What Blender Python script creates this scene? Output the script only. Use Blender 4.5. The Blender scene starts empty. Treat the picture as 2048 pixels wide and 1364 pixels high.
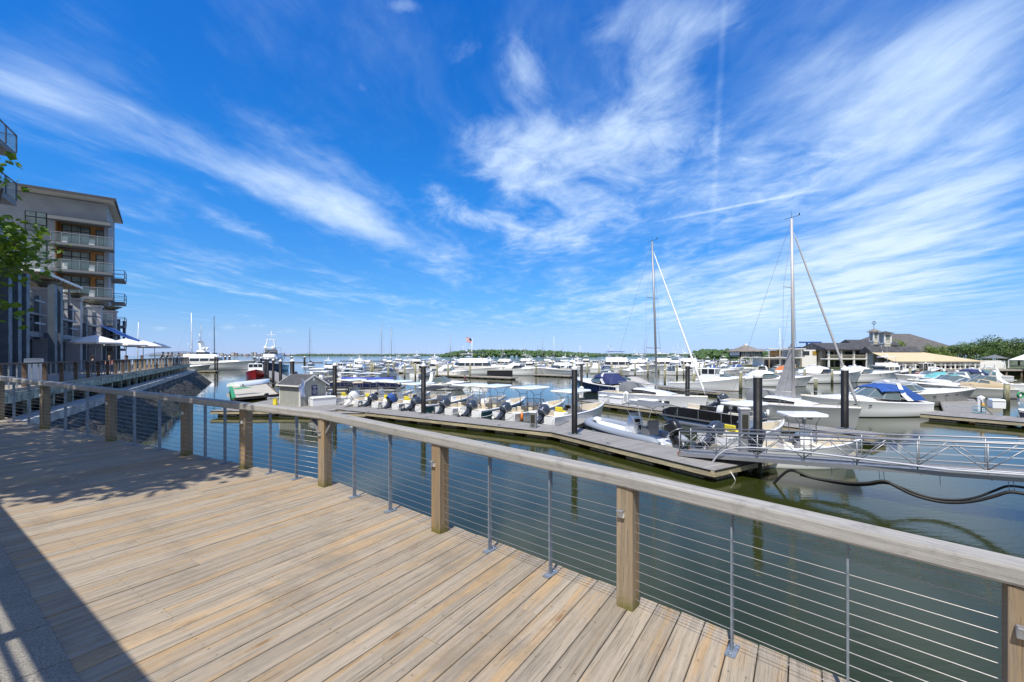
import bpy, bmesh, math, random
from mathutils import Vector, Matrix
random.seed(7)
R = math.radians
SC = bpy.context.scene
COL = SC.collection
# ------------------------------------------------------------------ camera
# world: x right, y away, z up, water level z = 0, eye 5 m above the water
EYE = 5.0
F = 910.0          # focal length in pixels of the 2048 px wide photograph
cam = bpy.data.cameras.new('camera')
cam.sensor_width = 36.0
cam.lens = 36.0 * F / 2048.0
cam.shift_y = 29.0 / 2048.0
cam.clip_start = 0.05
cam.clip_end = 60000
camo = bpy.data.objects.new('camera', cam)
COL.objects.link(camo)
camo.location = (0, 0, EYE)
camo.rotation_euler = (R(90), 0, 0)
SC.camera = camo
# ------------------------------------------------------------------ light
SUN_EL, SUN_AZ = 60.0, 200.6       # azimuth clockwise from +y
sx = math.sin(R(SUN_AZ)) * math.cos(R(SUN_EL)); sy = math.cos(R(SUN_AZ)) * math.cos(R(SUN_EL)); sz = math.sin(R(SUN_EL))
sun = bpy.data.lights.new('sun', 'SUN')
sun.energy = 4.9
sun.angle = R(0.5)
sun.color = (1.0, 0.955, 0.88)
suno = bpy.data.objects.new('sun', sun)
COL.objects.link(suno)
suno.rotation_euler = Vector((sx, sy, sz)).to_track_quat('Z', 'Y').to_euler()
SC.view_settings.view_transform = 'Standard'
SC.view_settings.look = 'None'
SC.view_settings.exposure = 0.16
SC.view_settings.gamma = 1.0
SC.view_settings.use_curve_mapping = False

class NT:
    """short-hand for building node trees"""
    def __init__(s, tree):
        s.t = tree; s.n = tree.nodes; s.l = tree.links
    def new(s, kind, **kw):
        nd = s.n.new(kind)
        for k, v in kw.items(): setattr(nd, k, v)
        return nd
    def put(s, sock, v):
        if hasattr(v, 'is_output'): s.l.new(v, sock)
        elif v is not None: sock.default_value = v
    def math(s, op, a, b=None, c=None, clamp=False):
        nd = s.new('ShaderNodeMath', operation=op, use_clamp=clamp)
        s.put(nd.inputs[0], a)
        if b is not None: s.put(nd.inputs[1], b)
        if c is not None: s.put(nd.inputs[2], c)
        return nd.outputs[0]
    def vmath(s, op, a, b=None, out=0):
        nd = s.new('ShaderNodeVectorMath', operation=op)
        s.put(nd.inputs[0], a)
        if b is not None: s.put(nd.inputs[1], b)
        return nd.outputs[out]
    def map(s, vec, loc=(0, 0, 0), rot=(0, 0, 0), sc=(1, 1, 1), vt='POINT'):
        nd = s.new('ShaderNodeMapping', vector_type=vt)
        s.put(nd.inputs[0], vec); nd.inputs[1].default_value = loc
        nd.inputs[2].default_value = rot; nd.inputs[3].default_value = sc
        return nd.outputs[0]
    def noise(s, vec, scale=1, detail=4, rough=.5, dist=0, out=0):
        nd = s.new('ShaderNodeTexNoise')
        s.put(nd.inputs['Vector'], vec)
        nd.inputs['Scale'].default_value = scale; nd.inputs['Detail'].default_value = detail
        nd.inputs['Roughness'].default_value = rough; nd.inputs['Distortion'].default_value = dist
        return nd.outputs[out]
    def voro(s, vec, scale=1, feature='F1', out='Distance'):
        nd = s.new('ShaderNodeTexVoronoi', feature=feature)
        s.put(nd.inputs['Vector'], vec); nd.inputs['Scale'].default_value = scale
        return nd.outputs[out]
    def ramp(s, x, a, b, lo=0.0, hi=1.0, smooth=True):
        nd = s.new('ShaderNodeMapRange', interpolation_type='SMOOTHSTEP' if smooth else 'LINEAR')
        s.put(nd.inputs[0], x)
        for i, v in ((1, a), (2, b), (3, lo), (4, hi)): s.put(nd.inputs[i], v)
        return nd.outputs[0]
    def mix(s, f, a, b, mode='MIX'):
        nd = s.new('ShaderNodeMix', data_type='RGBA', blend_type=mode)
        s.put(nd.inputs[0], f)
        for i, v in ((6, a), (7, b)):
            if isinstance(v, tuple) and len(v) == 3: v = v + (1,)
            s.put(nd.inputs[i], v)
        return nd.outputs[2]
    def bump(s, h, strength=.3, dist=.01):
        nd = s.new('ShaderNodeBump')
        nd.inputs['Strength'].default_value = strength; nd.inputs['Distance'].default_value = dist
        s.put(nd.inputs['Height'], h)
        return nd.outputs[0]

# ------------------------------------------------------------------ sky and clouds
world = bpy.data.worlds.new('World')
SC.world = world
world.use_nodes = True
w = NT(world.node_tree)
w.n.clear()
sky = w.new('ShaderNodeTexSky', sky_type='NISHITA')
sky.sun_disc = False
sky.sun_elevation = R(SUN_EL); sky.sun_rotation = R(SUN_AZ)
sky.air_density = 1.0; sky.dust_density = 0.0; sky.ozone_density = 3.0; sky.altitude = 0
geo = w.new('ShaderNodeTexCoord').outputs['Generated']
sep = w.new('ShaderNodeSeparateXYZ'); w.put(sep.inputs[0], geo)
dx, dy, dz = sep.outputs
yy = w.math('MAXIMUM', dy, 0.02)
zz = w.math('MAXIMUM', dz, 0.012)
ca = w.math('DIVIDE', dx, yy); cb = w.math('DIVIDE', dz, yy)
ab = w.new('ShaderNodeCombineXYZ'); w.put(ab.inputs[0], ca); w.put(ab.inputs[1], cb); ab = ab.outputs[0]
pp = w.new('ShaderNodeCombineXYZ')                       # a flat cloud sheet overhead
w.put(pp.inputs[0], w.math('DIVIDE', dx, zz)); w.put(pp.inputs[1], w.math('DIVIDE', dy, zz)); pp = pp.outputs[0]
warp = w.noise(pp, .55, 3, .5, 0, out=1)
warpc = w.vmath('SUBTRACT', warp, (.5, .5, .5))
pw = w.vmath('ADD', pp, w.vmath('MULTIPLY', warpc, (.9, .9, 0)))
streak = w.noise(w.map(pw, sc=(1.25, .36, 1)), 1.6, 8, .56)
fine = w.noise(w.map(pw, rot=(0, 0, .5), sc=(2.6, 1.5, 1)), 2.2, 8, .64)
fluff = w.noise(w.map(pw, loc=(4, 2, 0), sc=(1.6, 1.1, 1)), 2.4, 10, .68, .6)
abw = w.vmath('ADD', ab, w.vmath('MULTIPLY', warpc, (.07, .07, 0)))
def blob(u, v, length, width, ang, gain):
    """an elliptical patch of cloud; centre and size given in picture pixels, angle in degrees (+ rises to the right)"""
    c = Vector(((u - 1024) / F, (711 - v) / F, 0))
    m = w.map(abw, loc=c, rot=(0, 0, R(ang)), sc=(length / F, width / F, 1), vt='TEXTURE')
    ln = w.vmath('LENGTH', m, out=1)
    return w.math('MULTIPLY', w.ramp(ln, 1.25, 0.0), gain)
def total(lst):
    o = lst[0]
    for x in lst[1:]: o = w.math('ADD', o, x)
    return o
streaks = [(330, 285, 430, 120, -21, .62), (700, 440, 330, 50, -24, 1.05), (120, 80, 300, 110, -15, .5), (650, 330, 350, 90, -30, .45), (300, 480, 300, 60, -15, .4), (60, 190, 260, 80, -18, .6), (420, 560, 340, 38, -9, .55),
           (760, 590, 240, 22, -8, .6), (500, 520, 200, 22, -6, .4),(1900, 120, 460, 150, 38, .85), (1800, 500, 480, 220, 24, 1.0), (1500, 600, 480, 130, 10, .9), (1750, 200, 380, 150, 38, .6), (1960, 300, 300, 110, 35, .7),
           (1600, 120, 260, 110, 60, .5), (1000, 640, 520, 30, 3, .35), (1250, 560, 250, 60, 10, .55), (400, 420, 260, 30, -24, .45)]
fluffs = [(1050, 160, 75, 130, 10, .95), (1100, 290, 190, 75, 8, 1.05), (960, 270, 90, 60, 0, .55), (1060, 360, 170, 50, -18, .75), (1300, 130, 120, 230, -8, .72),
          (1230, 330, 150, 110, 20, .6), (1000, 450, 230, 45, -14, .5), (920, 100, 70, 55, 0, .45), (800, 8, 60, 22, 0, .6), (870, 380, 120, 35, -40, .45), (1380, 250, 160, 160, 30, .5), (1100, 420, 300, 90, 10, .35), (1200, 60, 90, 60, 0, .4), (720, 180, 22, 16, -30, .5),
          (1130, 470, 220, 60, 20, .5), (1450, 420, 260, 110, 20, .55), (1430, 40, 160, 80, 0, .6), (1600, 330, 200, 110, 20, .45)]
ms = w.math('MINIMUM', total([blob(*b) for b in streaks]), 1.3)
mf = w.math('MINIMUM', total([blob(*b) for b in fluffs]), 1.3)
st = w.math('ADD', w.math('MULTIPLY', streak, .70), w.math('MULTIPLY', fine, .30))
c1 = w.ramp(w.math('ADD', w.math('MULTIPLY', ms, .38), st), .55, 1.22)
fl = w.math('ADD', w.math('MULTIPLY', fluff, .6), w.math('MULTIPLY', fine, .4))
c2 = w.ramp(w.math('ADD', w.math('MULTIPLY', mf, .40), fl), .58, 1.16)
abw = w.vmath('ADD', ab, w.vmath('MULTIPLY', warpc, (.012, .012, 0)))
trail = w.math('MULTIPLY', blob(1437, 230, 300, 9, 86.8, .30), w.ramp(fine, .3, .7, .25, 1))
trail2 = blob(1470, 412, 190, 3.5, 11, .5)
puffs = total([blob(u, v, a, b, 0, g) for u, v, a, b, g in ((455, 655, 17, 6, .5), (428, 668, 18, 6, .35), (515, 651, 20, 5, .35), (575, 663, 22, 5, .6), (320, 657, 16, 6, .45), (1230, 655, 25, 4, .3))])
puffs = w.math('MULTIPLY', puffs, w.ramp(w.noise(ab, 55, 4, .6), .3, .6))
cl = w.math('ADD', w.math('ADD', c1, c2), w.math('ADD', trail, w.math('ADD', trail2, puffs)))
veil = w.math('MULTIPLY', w.ramp(w.math('ADD', st, w.ramp(ca, -.5, 1.0, 0, .20)), .46, .86), .24)
cl = w.math('MINIMUM', w.math('ADD', w.math('MULTIPLY', cl, .80), veil), .93)
cl = w.math('MULTIPLY', cl, w.ramp(cb, -.0, .10, .0, 1))
cr = w.new('ShaderNodeValToRGB'); w.put(cr.inputs[0], dz)      # clear deep air: tints the sky model's colours
for k, (p_, c_) in enumerate(((0, (.42, .60, 1.30)), (.05, (.47, .66, 1.10)), (.12, (.34, .73, 1.14)), (.32, (.17, .86, 1.55)), (.7, (.08, .84, 1.85)))):
    e = cr.color_ramp.elements[k] if k < 2 else cr.color_ramp.elements.new(p_)
    e.position = p_; e.color = tuple(x / 2 for x in c_) + (1,)
skyc = w.vmath('MULTIPLY', w.vmath('MULTIPLY', sky.outputs[0], cr.outputs[0]), (2, 2, 2))
cloudcol = w.mix(w.ramp(cb, 0, .8), (6.6, 7.9, 9.3), (5.6, 7.2, 9.4))
skyc = w.mix(cl, skyc, cloudcol)
# neutral fill light added in the unseen sky behind the viewer
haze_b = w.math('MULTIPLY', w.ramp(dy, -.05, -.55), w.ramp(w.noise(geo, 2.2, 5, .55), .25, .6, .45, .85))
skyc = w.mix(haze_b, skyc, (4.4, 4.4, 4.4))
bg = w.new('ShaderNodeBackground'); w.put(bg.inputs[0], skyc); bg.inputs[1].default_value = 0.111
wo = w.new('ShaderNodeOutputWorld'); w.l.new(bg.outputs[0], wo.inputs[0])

# ------------------------------------------------------------------ materials
MATS = {}
def mat(name, col, rough=.5, metal=0, var=0, vscale=3, bump=0, bscale=20, coat=0, stretch=None, trans=0, col2=None, spec=None, alpha=1, ior=None):
    if name in MATS: return MATS[name]
    m = bpy.data.materials.new(name); m.use_nodes = True
    g = NT(m.node_tree); b = g.n['Principled BSDF']
    c = tuple(col) + (1,)
    co = None
    if var or bump or col2: co = g.new('ShaderNodeTexCoord').outputs['Object']
    if var or col2:
        v = g.map(co, sc=stretch) if stretch else co
        nz = g.noise(v, vscale, 6, .6)
        dk = tuple(x * (1 - var) for x in col); lt = tuple(min(1, x * (1 + var * .7)) for x in (col2 or col))
        g.put(b.inputs['Base Color'], g.mix(g.ramp(nz, .3, .7), dk, lt))
        g.put(b.inputs['Roughness'], g.ramp(nz, .3, .7, min(1, rough * 1.15), rough * .85))
    else:
        b.inputs['Base Color'].default_value = c; b.inputs['Roughness'].default_value = rough
    if bump:
        v = g.map(co, sc=stretch) if stretch else co
        g.put(b.inputs['Normal'], g.bump(g.noise(v, bscale, 5, .6), bump, .02))
    b.inputs['Metallic'].default_value = metal
    b.inputs['Coat Weight'].default_value = coat
    if trans: b.inputs['Transmission Weight'].default_value = trans
    if ior: b.inputs['IOR'].default_value = ior
    if alpha < 1: b.inputs['Alpha'].default_value = alpha
    if spec is not None: b.inputs['Specular IOR Level'].default_value = spec
    MATS[name] = m
    return m

def wet_band(m, z0, z1, col, top=None):
    """weed and slime that grow up to the tide line (object z)"""
    g = NT(m.node_tree); b = g.n['Principled BSDF']; s = b.inputs['Base Color']
    old = s.links[0].from_socket if s.links else tuple(s.default_value)
    co = g.new('ShaderNodeTexCoord').outputs['Object']; sp = g.new('ShaderNodeSeparateXYZ'); g.put(sp.inputs[0], co)
    z = g.math('ADD', sp.outputs[2], g.math('MULTIPLY', g.math('SUBTRACT', g.noise(co, 9, 5, .7), .5), .35))
    c = g.mix(g.ramp(z, z1, z0), old, col)
    if top: c = g.mix(g.math('MULTIPLY', g.ramp(z, z1 + .06, z1 - .02), g.ramp(z, z1 - .14, z1 - .04)), c, top)
    g.put(s, c)
def wood_board_mat(name, gray, tan, tanamt=.5, dark=.5, moss=0, screws=False, stain=.28, sscale=.8):
    """weathered boards: uses UV (metres along, metres across) and the per-board colour attribute"""
    m = bpy.data.materials.new(name); m.use_nodes = True
    g = NT(m.node_tree); b = g.n['Principled BSDF']
    uv = g.new('ShaderNodeUVMap', uv_map='UV').outputs[0]
    at = g.new('ShaderNodeVertexColor', layer_name='tint')
    s = g.new('ShaderNodeSeparateColor'); g.put(s.inputs[0], at.outputs[0])
    rr, gg, bb = s.outputs
    wob = g.noise(g.map(uv, sc=(.9, 5, 1)), 1.0, 3, .5)
    uvw = g.new('ShaderNodeCombineXYZ'); su = g.new('ShaderNodeSeparateXYZ'); g.put(su.inputs[0], uv)
    g.put(uvw.inputs[0], su.outputs[0]); g.put(uvw.inputs[1], g.math('ADD', su.outputs[1], g.math('MULTIPLY', wob, .06))); uvw = uvw.outputs[0]
    # knots bend the grain around them
    kd = g.voro(g.map(uv, sc=(1.15, 5.0, 1)), 1.0)
    knot = g.ramp(kd, .13, .03)
    ring = g.math('SINE', g.math('MULTIPLY', kd, 60))
    grain = g.noise(g.map(uvw, sc=(1.6, 70, 1)), 1, 6, .7)
    broad = g.noise(g.map(uvw, sc=(.5, 22, 1)), 1, 4, .6)
    patch = g.noise(g.map(uvw, sc=(.8, 8.5, 1)), 1, 4, .6)
    fine = g.noise(g.map(uv, sc=(7, 210, 1)), 1, 4, .65)
    cg = g.mix(g.ramp(broad, .3, .72), tuple(x * .76 for x in gray), tuple(x * 1.12 for x in gray))
    ct = g.mix(g.ramp(grain, .35, .65), tuple(x * .72 for x in tan), tuple(x * 1.08 for x in tan))
    tf = g.ramp(g.math('ADD', patch, g.math('MULTIPLY', g.math('SUBTRACT', gg, .5), .16)), .62 - .2 * tanamt, .80 - .1 * tanamt)
    c = g.mix(g.math('MULTIPLY', tf, .85), cg, ct)
    gl = g.ramp(grain, .54, .66, 0, dark)
    c = g.mix(gl, c, tuple(x * .30 for x in gray))
    c = g.mix(g.ramp(fine, .52, .68, 0, .6), c, tuple(x * .45 for x in gray))
    c = g.mix(g.math('MULTIPLY', knot, .75), c, (tan[0] * .42, tan[1] * .33, tan[2] * .25))
    c = g.mix(g.math('MULTIPLY', g.ramp(kd, .22, .08), g.ramp(ring, .2, .9, 0, .45)), c, tuple(x * .4 for x in tan))
    br = g.ramp(rr, 0, 1, .90, 1.09, smooth=False)
    c = g.mix(1.0, c, g.new('ShaderNodeCombineXYZ').outputs[0], 'MULTIPLY') if False else c
    vm = g.new('ShaderNodeVectorMath', operation='SCALE'); g.put(vm.inputs[0], c); g.put(vm.inputs[3], br); c = vm.outputs[0]
    # stains
    pos = g.new('ShaderNodeNewGeometry').outputs['Position']
    if screws:
        vv = g.math('SUBTRACT', g.math('MODULO', su.outputs[1], 10.0), .0)
        du = g.math('MULTIPLY', g.math('ABSOLUTE', g.math('SUBTRACT', g.math('FRACT', g.math('DIVIDE', su.outputs[0], .61)), .5)), .61)
        dv = g.math('MINIMUM', g.math('ABSOLUTE', g.math('SUBTRACT', vv, .038)), g.math('ABSOLUTE', g.math('SUBTRACT', vv, .146)))
        ds = g.math('SQRT', g.math('ADD', g.math('POWER', du, 2.0), g.math('POWER', dv, 2.0)))
        c = g.mix(g.math('MULTIPLY', g.ramp(ds, .0075, .0045, 0, .75), g.ramp(wob, .42, .58, .15, 1)), c, (.05, .045, .04)); c = g.mix(g.ramp(ds, .03, .005, 0, .10), c, (.10, .08, .06))
        edge = g.math('MINIMUM', vv, g.math('SUBTRACT', .183, vv))
        c = g.mix(g.ramp(g.math('ADD', edge, g.math('MULTIPLY', broad, .012)), .016, .004, 0, .30), c, tuple(x * .35 for x in gray))
        crk = g.noise(g.map(uv, sc=(2.2, 160, 1)), 1, 2, .5)
        c = g.mix(g.math('MULTIPLY', g.ramp(crk, .66, .70, 0, .8), g.ramp(patch, .45, .6)), c, (.04, .032, .025))
    stn = g.noise(pos, sscale, 7, .7)
    c = g.mix(g.ramp(stn, .50, .72, 0, stain), c, tuple(x * .5 for x in gray))
    if moss:
        sp = g.new('ShaderNodeSeparateXYZ'); g.put(sp.inputs[0], g.new('ShaderNodeTexCoord').outputs['Object'])
        mz = g.math('ADD', sp.outputs[2], g.math('MULTIPLY', g.noise(pos, 12, 4, .6), .22))
        c = g.mix(g.ramp(mz, .26, .10, 0, moss), c, (.13, .125, .02))
    g.put(b.inputs['Base Color'], c)
    b.inputs['Roughness'].default_value = .82
    b.inputs['Specular IOR Level'].default_value = .25
    h = g.math('ADD', g.math('MULTIPLY', grain, -.7), g.math('MULTIPLY', fine, -.3))
    g.put(b.inputs['Normal'], g.bump(h, .35, .006))
    return m

# ------------------------------------------------------------------ object helpers
def link(o, parent=None):
    COL.objects.link(o)
    if parent: o.parent = parent
    return o
def tag(o, label=None, cat=None, group=None, kind=None):
    if label: o['label'] = label
    if cat: o['category'] = cat
    if group: o['group'] = group
    if kind: o['kind'] = kind
    return o
def thing(name, label, cat, loc=(0, 0, 0), rz=0, group=None):
    o = bpy.data.objects.new(name, None); link(o)
    o.empty_display_size = .3
    o.location = loc; o.rotation_euler = (0, 0, rz)
    return tag(o, label, cat, group)
KIDS = {}
def copy_tree(o, parent=None, loc=None, rz=None, label=None, group=None, cat=None):
    c = o.copy(); link(c)
    if parent: c.parent = parent
    if loc is not None: c.location = loc
    if rz is not None: c.rotation_euler = (0, 0, rz)
    if label: c['label'] = label
    if group: c['group'] = group
    if cat: c['category'] = cat
    for ch in list(o.children): copy_tree(ch, c)
    return c
class MB:
    """collects shapes and links them as ONE mesh object"""
    def __init__(s): s.v = []; s.f = []; s.m = []; s.sm = []; s.cur = 0; s.uv = None
    def mi(s, i): s.cur = i; return s
    def add(s, vs, fs, smooth=False):
        o = len(s.v); s.v += [tuple(x) for x in vs]
        for f in fs: s.f.append(tuple(i + o for i in f)); s.m.append(s.cur); s.sm.append(smooth)
        return s
    def box(s, c, d, rz=0, rx=0, ry=0, taper=1.0):
        hx, hy, hz = d[0] / 2, d[1] / 2, d[2] / 2
        vs = []
        M = Matrix.Rotation(rz, 3, 'Z') @ Matrix.Rotation(ry, 3, 'Y') @ Matrix.Rotation(rx, 3, 'X')
        for z in (-1, 1):
            t = taper if z > 0 else 1
            for x, y in ((-1, -1), (1, -1), (1, 1), (-1, 1)):
                vs.append(M @ Vector((x * hx * t, y * hy * t, z * hz)) + Vector(c))
        return s.add(vs, [(3, 2, 1, 0), (4, 5, 6, 7), (0, 1, 5, 4), (1, 2, 6, 5), (2, 3, 7, 6), (3, 0, 4, 7)])
    def beam(s, a, b, w_, h_, up=(0, 0, 1)):
        a = Vector(a); b = Vector(b); d = (b - a)
        if d.length < 1e-6: return s
        d.normalize(); u = Vector(up)
        if abs(d.dot(u)) > .98: u = Vector((1, 0, 0))
        sd = d.cross(u).normalized(); u = sd.cross(d).normalized()
        vs = []
        for p in (a, b):
            for i, j in ((-1, -1), (1, -1), (1, 1), (-1, 1)): vs.append(p + sd * (i * w_ / 2) + u * (j * h_ / 2))
        return s.add(vs, [(3, 2, 1, 0), (4, 5, 6, 7), (0, 1, 5, 4), (1, 2, 6, 5), (2, 3, 7, 6), (3, 0, 4, 7)])
    def ring_loft(s, rings, closed=True, caps=True, smooth=True, mats=None):
        n = len(rings[0]); o = len(s.v)
        for r in rings: s.v += [tuple(x) for x in r]
        for i in range(len(rings) - 1):
            for j in range(n if closed else n - 1):
                k = (j + 1) % n
                s.f.append((o + i * n + j, o + i * n + k, o + (i + 1) * n + k, o + (i + 1) * n + j))
                s.m.append(mats[j] if mats else s.cur); s.sm.append(smooth)
        if caps and closed:
            s.f.append(tuple(o + j for j in reversed(range(n)))); s.m.append(s.cur); s.sm.append(False)
            s.f.append(tuple(o + (len(rings) - 1) * n + j for j in range(n))); s.m.append(s.cur); s.sm.append(False)
        return s
    def tube(s, pts, r, n=6, caps=True, rr=None):
        pts = [Vector(p) for p in pts]; rings = []
        for i, p in enumerate(pts):
            d = (pts[min(i + 1, len(pts) - 1)] - pts[max(i - 1, 0)]).normalized()
            u = Vector((0, 0, 1)) if abs(d.z) < .95 else Vector((1, 0, 0))
            a = d.cross(u).normalized(); b = a.cross(d).normalized()
            q = rr[i] if rr else r
            rings.append([p + a * (q * math.cos(2 * math.pi * k / n)) + b * (q * math.sin(2 * math.pi * k / n)) for k in range(n)])
        return s.ring_loft(rings, caps=caps, smooth=n > 4)
    def lathe(s, c, prof, n=16, smooth=True):
        c = Vector(c); rings = [[c + Vector((r * math.cos(2 * math.pi * k / n), r * math.sin(2 * math.pi * k / n), z)) for k in range(n)] for r, z in prof]
        return s.ring_loft(rings, smooth=smooth)
    def prism(s, poly, z0, z1):
        n = len(poly)
        vs = [(p[0], p[1], z0) for p in poly] + [(p[0], p[1], z1) for p in poly]
        fs = [tuple(reversed(range(n))), tuple(range(n, 2 * n))] + [(i, (i + 1) % n, n + (i + 1) % n, n + i) for i in range(n)]
        return s.add(vs, fs)
    def slab(s, pts, th):
        """a closed plate from an outline in space, given thickness downwards"""
        n = len(pts)
        vs = [Vector(p) for p in pts] + [Vector(p) - Vector((0, 0, th)) for p in pts]
        return s.add(vs, [tuple(range(n)), tuple(reversed(range(n, 2 * n)))] + [(i, n + i, n + (i + 1) % n, (i + 1) % n) for i in range(n)])
    def ball(s, c, r, n=10, sc=(1, 1, 1)):
        prof = []
        c = Vector(c); rings = []
        m = max(4, n // 2)
        for i in range(m + 1):
            a = -math.pi / 2 + math.pi * i / m
            rings.append([c + Vector((r * sc[0] * max(.02, math.cos(a)) * math.cos(2 * math.pi * k / n), r * sc[1] * max(.02, math.cos(a)) * math.sin(2 * math.pi * k / n), r * sc[2] * math.sin(a))) for k in range(n)])
        return s.ring_loft(rings)
    def build(s, name, mats, parent=None, bevel=0):
        me = bpy.data.meshes.new(name)
        me.from_pydata(s.v, [], s.f)
        if not isinstance(mats, (list, tuple)): mats = [mats]
        for m in mats: me.materials.append(m)
        me.polygons.foreach_set('material_index', [min(i, len(mats) - 1) for i in s.m])
        me.polygons.foreach_set('use_smooth', s.sm)
        bm = bmesh.new(); bm.from_mesh(me); bmesh.ops.recalc_face_normals(bm, faces=bm.faces); bm.to_mesh(me); bm.free()
        me.update()
        o = bpy.data.objects.new(name, me); link(o, parent)
        if bevel:
            bv = o.modifiers.new('bevel', 'BEVEL'); bv.width = bevel; bv.segments = 2; bv.limit_method = 'ANGLE'
        return o

class Boards:
    """boards as real pieces with UVs in metres and a random tint for each"""
    def __init__(s): s.v = []; s.f = []; s.uv = []; s.t = []
    def poly(s, top, th, a, b, z=None, off=None, tint=None):
        """top: outline in space (ccw), a: grain direction, b: across direction"""
        n = len(top); o = len(s.v)
        off = off or (random.uniform(0, 90), random.uniform(0, 90))
        tint = tint or (random.random(), random.random(), random.random(), 1)
        top = [Vector(p) for p in top]; a = Vector(a); b = Vector(b)
        dn = Vector((0, 0, -th))
        s.v += [tuple(p) for p in top] + [tuple(p + dn) for p in top]
        def uvof(p, dd=0): return (p.dot(a) + off[0], p.dot(b) + off[1] + dd)
        s.f.append(tuple(range(o, o + n))); s.uv.append([uvof(p) for p in top]); s.t.append(tint)
        for i in range(n):
            j = (i + 1) % n
            s.f.append((o + i, o + n + i, o + n + j, o + j))
            s.uv.append([uvof(top[i]), uvof(top[i], th), uvof(top[j], th), uvof(top[j])]); s.t.append(tint)
        s.f.append(tuple(reversed(range(o + n, o + 2 * n)))); s.uv.append([uvof(p) for p in reversed(top)]); s.t.append(tint)
    def bar(s, p0, p1, w_, h_, up=(0, 0, 1), round_=0, tint=None, seg=1):
        """a timber between two points, grain along it; round_ = chamfer"""
        p0 = Vector(p0); p1 = Vector(p1); d = (p1 - p0).normalized(); u = Vector(up)
        sd = d.cross(u).normalized(); u = sd.cross(d).normalized()
        c = round_; W, H = w_ / 2, h_ / 2
        if c:
            prof = [(-W + c, -H), (W - c, -H), (W - c * .3, -H + c * .3), (W, -H + c), (W, H - c), (W - c * .3, H - c * .3), (W - c, H), (-W + c, H), (-W + c * .3, H - c * .3), (-W, H - c), (-W, -H + c), (-W + c * .3, -H + c * .3)]
        else: prof = [(-W, -H), (W, -H), (W, H), (-W, H)]
        n = len(prof); o = len(s.v); off = (random.uniform(0, 90), random.uniform(0, 90)); L = (p1 - p0).length
        tint = tint or (random.random(), random.random(), random.random(), 1)
        for p in (p0, p1):
            for x, y in prof: s.v.append(tuple(p + sd * x + u * y))
        per = [0]
        for i in range(n):
            a, b = prof[i], prof[(i + 1) % n]; per.append(per[-1] + math.hypot(a[0] - b[0], a[1] - b[1]))
        for i in range(n):
            j = (i + 1) % n
            s.f.append((o + i, o + j, o + n + j, o + n + i)); s.t.append(tint)
            s.uv.append([(off[0], off[1] + per[i]), (off[0], off[1] + per[i + 1]), (off[0] + L, off[1] + per[i + 1]), (off[0] + L, off[1] + per[i])])
        for q, rev in ((0, True), (n, False)):
            idx = list(range(o + q, o + q + n)); pr = list(prof)
            if rev: idx.reverse(); pr.reverse()
            s.f.append(tuple(idx)); s.t.append(tint); s.uv.append([(off[0] + x, off[1] + y) for x, y in pr])
    def build(s, name, m, parent=None, smooth=False, loc=None):
        me = bpy.data.meshes.new(name)
        v = s.v
        if loc: v = [(x - loc[0], y - loc[1], z - loc[2]) for x, y, z in v]
        me.from_pydata(v, [], s.f)
        me.materials.append(m)
        ul = me.uv_layers.new(name='UV'); flat = []
        for u in s.uv:
            for a in u: flat += [a[0], a[1]]
        ul.data.foreach_set('uv', flat)
        ca_ = me.color_attributes.new('tint', 'FLOAT_COLOR', 'CORNER'); fc = []
        for f, t in zip(s.f, s.t):
            for _ in f: fc += list(t)
        ca_.data.foreach_set('color', fc)
        me.update()
        o = bpy.data.objects.new(name, me); link(o, parent)
        if loc: o.location = loc
        if smooth: me.polygons.foreach_set('use_smooth', [True] * len(me.polygons))
        return o

def G(u, v, z=0.0):
    """point of the level plane z that the photograph shows at pixel (u, v)"""
    Y = F * (EYE - z) / (v - 711.0)
    return Vector(((u - 1024.0) * Y / F, Y, z))
def zdeck(x, y): return EYE - 2.132 + .0301 * (-.843 * x + .538 * y)
def GD(u, v):
    z = 2.9
    for _ in range(8):
        p = G(u, v, z); z = zdeck(p.x, p.y)
    return Vector((p.x, p.y, z))

# palette
M_blacksteel = mat('black_pile', (.010, .010, .012), .55, 0, .3, 2, spec=.25)
M_white = mat('white_gelcoat', (.87, .88, .88), .25, 0, 0, coat=.4)
M_white2 = mat('white_paint', (.82, .81, .78), .5)
M_cream = mat('cream_liner', (.66, .60, .48), .5)
M_steel = mat('galvanised_steel', (.26, .30, .345), .55, .45, .25, 14)
M_alu = mat('aluminium', (.34, .35, .365), .5, .6)
M_wire = mat('steel_cable', (.40, .38, .36), .42, .8)
M_black = mat('black_plastic', (.015, .016, .02), .35)
M_rubber = mat('black_rubber', (.012, .012, .012), .6)
M_glass = mat('dark_glass', (.02, .028, .035), .06, 0, spec=.8)
M_tint = mat('tinted_windshield', (.10, .14, .15), .05, 0, spec=.8)
M_clear = mat('clear_vinyl', (.75, .8, .82), .08, 0, alpha=.32)
M_glasspan = mat('glass_panel', (.20, .30, .32), .05, 0, alpha=.22)
M_navy = mat('navy_gelcoat', (.012, .018, .07), .18, coat=.5)
M_navyc = mat('navy_canvas', (.02, .03, .11), .8)
M_blue = mat('blue_canvas', (.02, .08, .30), .75, 0, .2, 2, .3, 6)
M_ltblue = mat('light_blue_hull', (.05, .30, .42), .3, coat=.3)
M_teal = mat('teal_hull', (.06, .16, .17), .3, coat=.3)
M_gray = mat('gray_gelcoat', (.36, .37, .36), .3, coat=.3)
M_engine = mat('outboard_blue_gray', (.045, .058, .085), .28, .2, coat=.4)
M_yellow = mat('yellow_vinyl', (.80, .68, .05), .6)
M_blackc = mat('black_canvas', (.02, .022, .028), .8)
M_grayc = mat('gray_canvas', (.14, .15, .16), .85)
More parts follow.
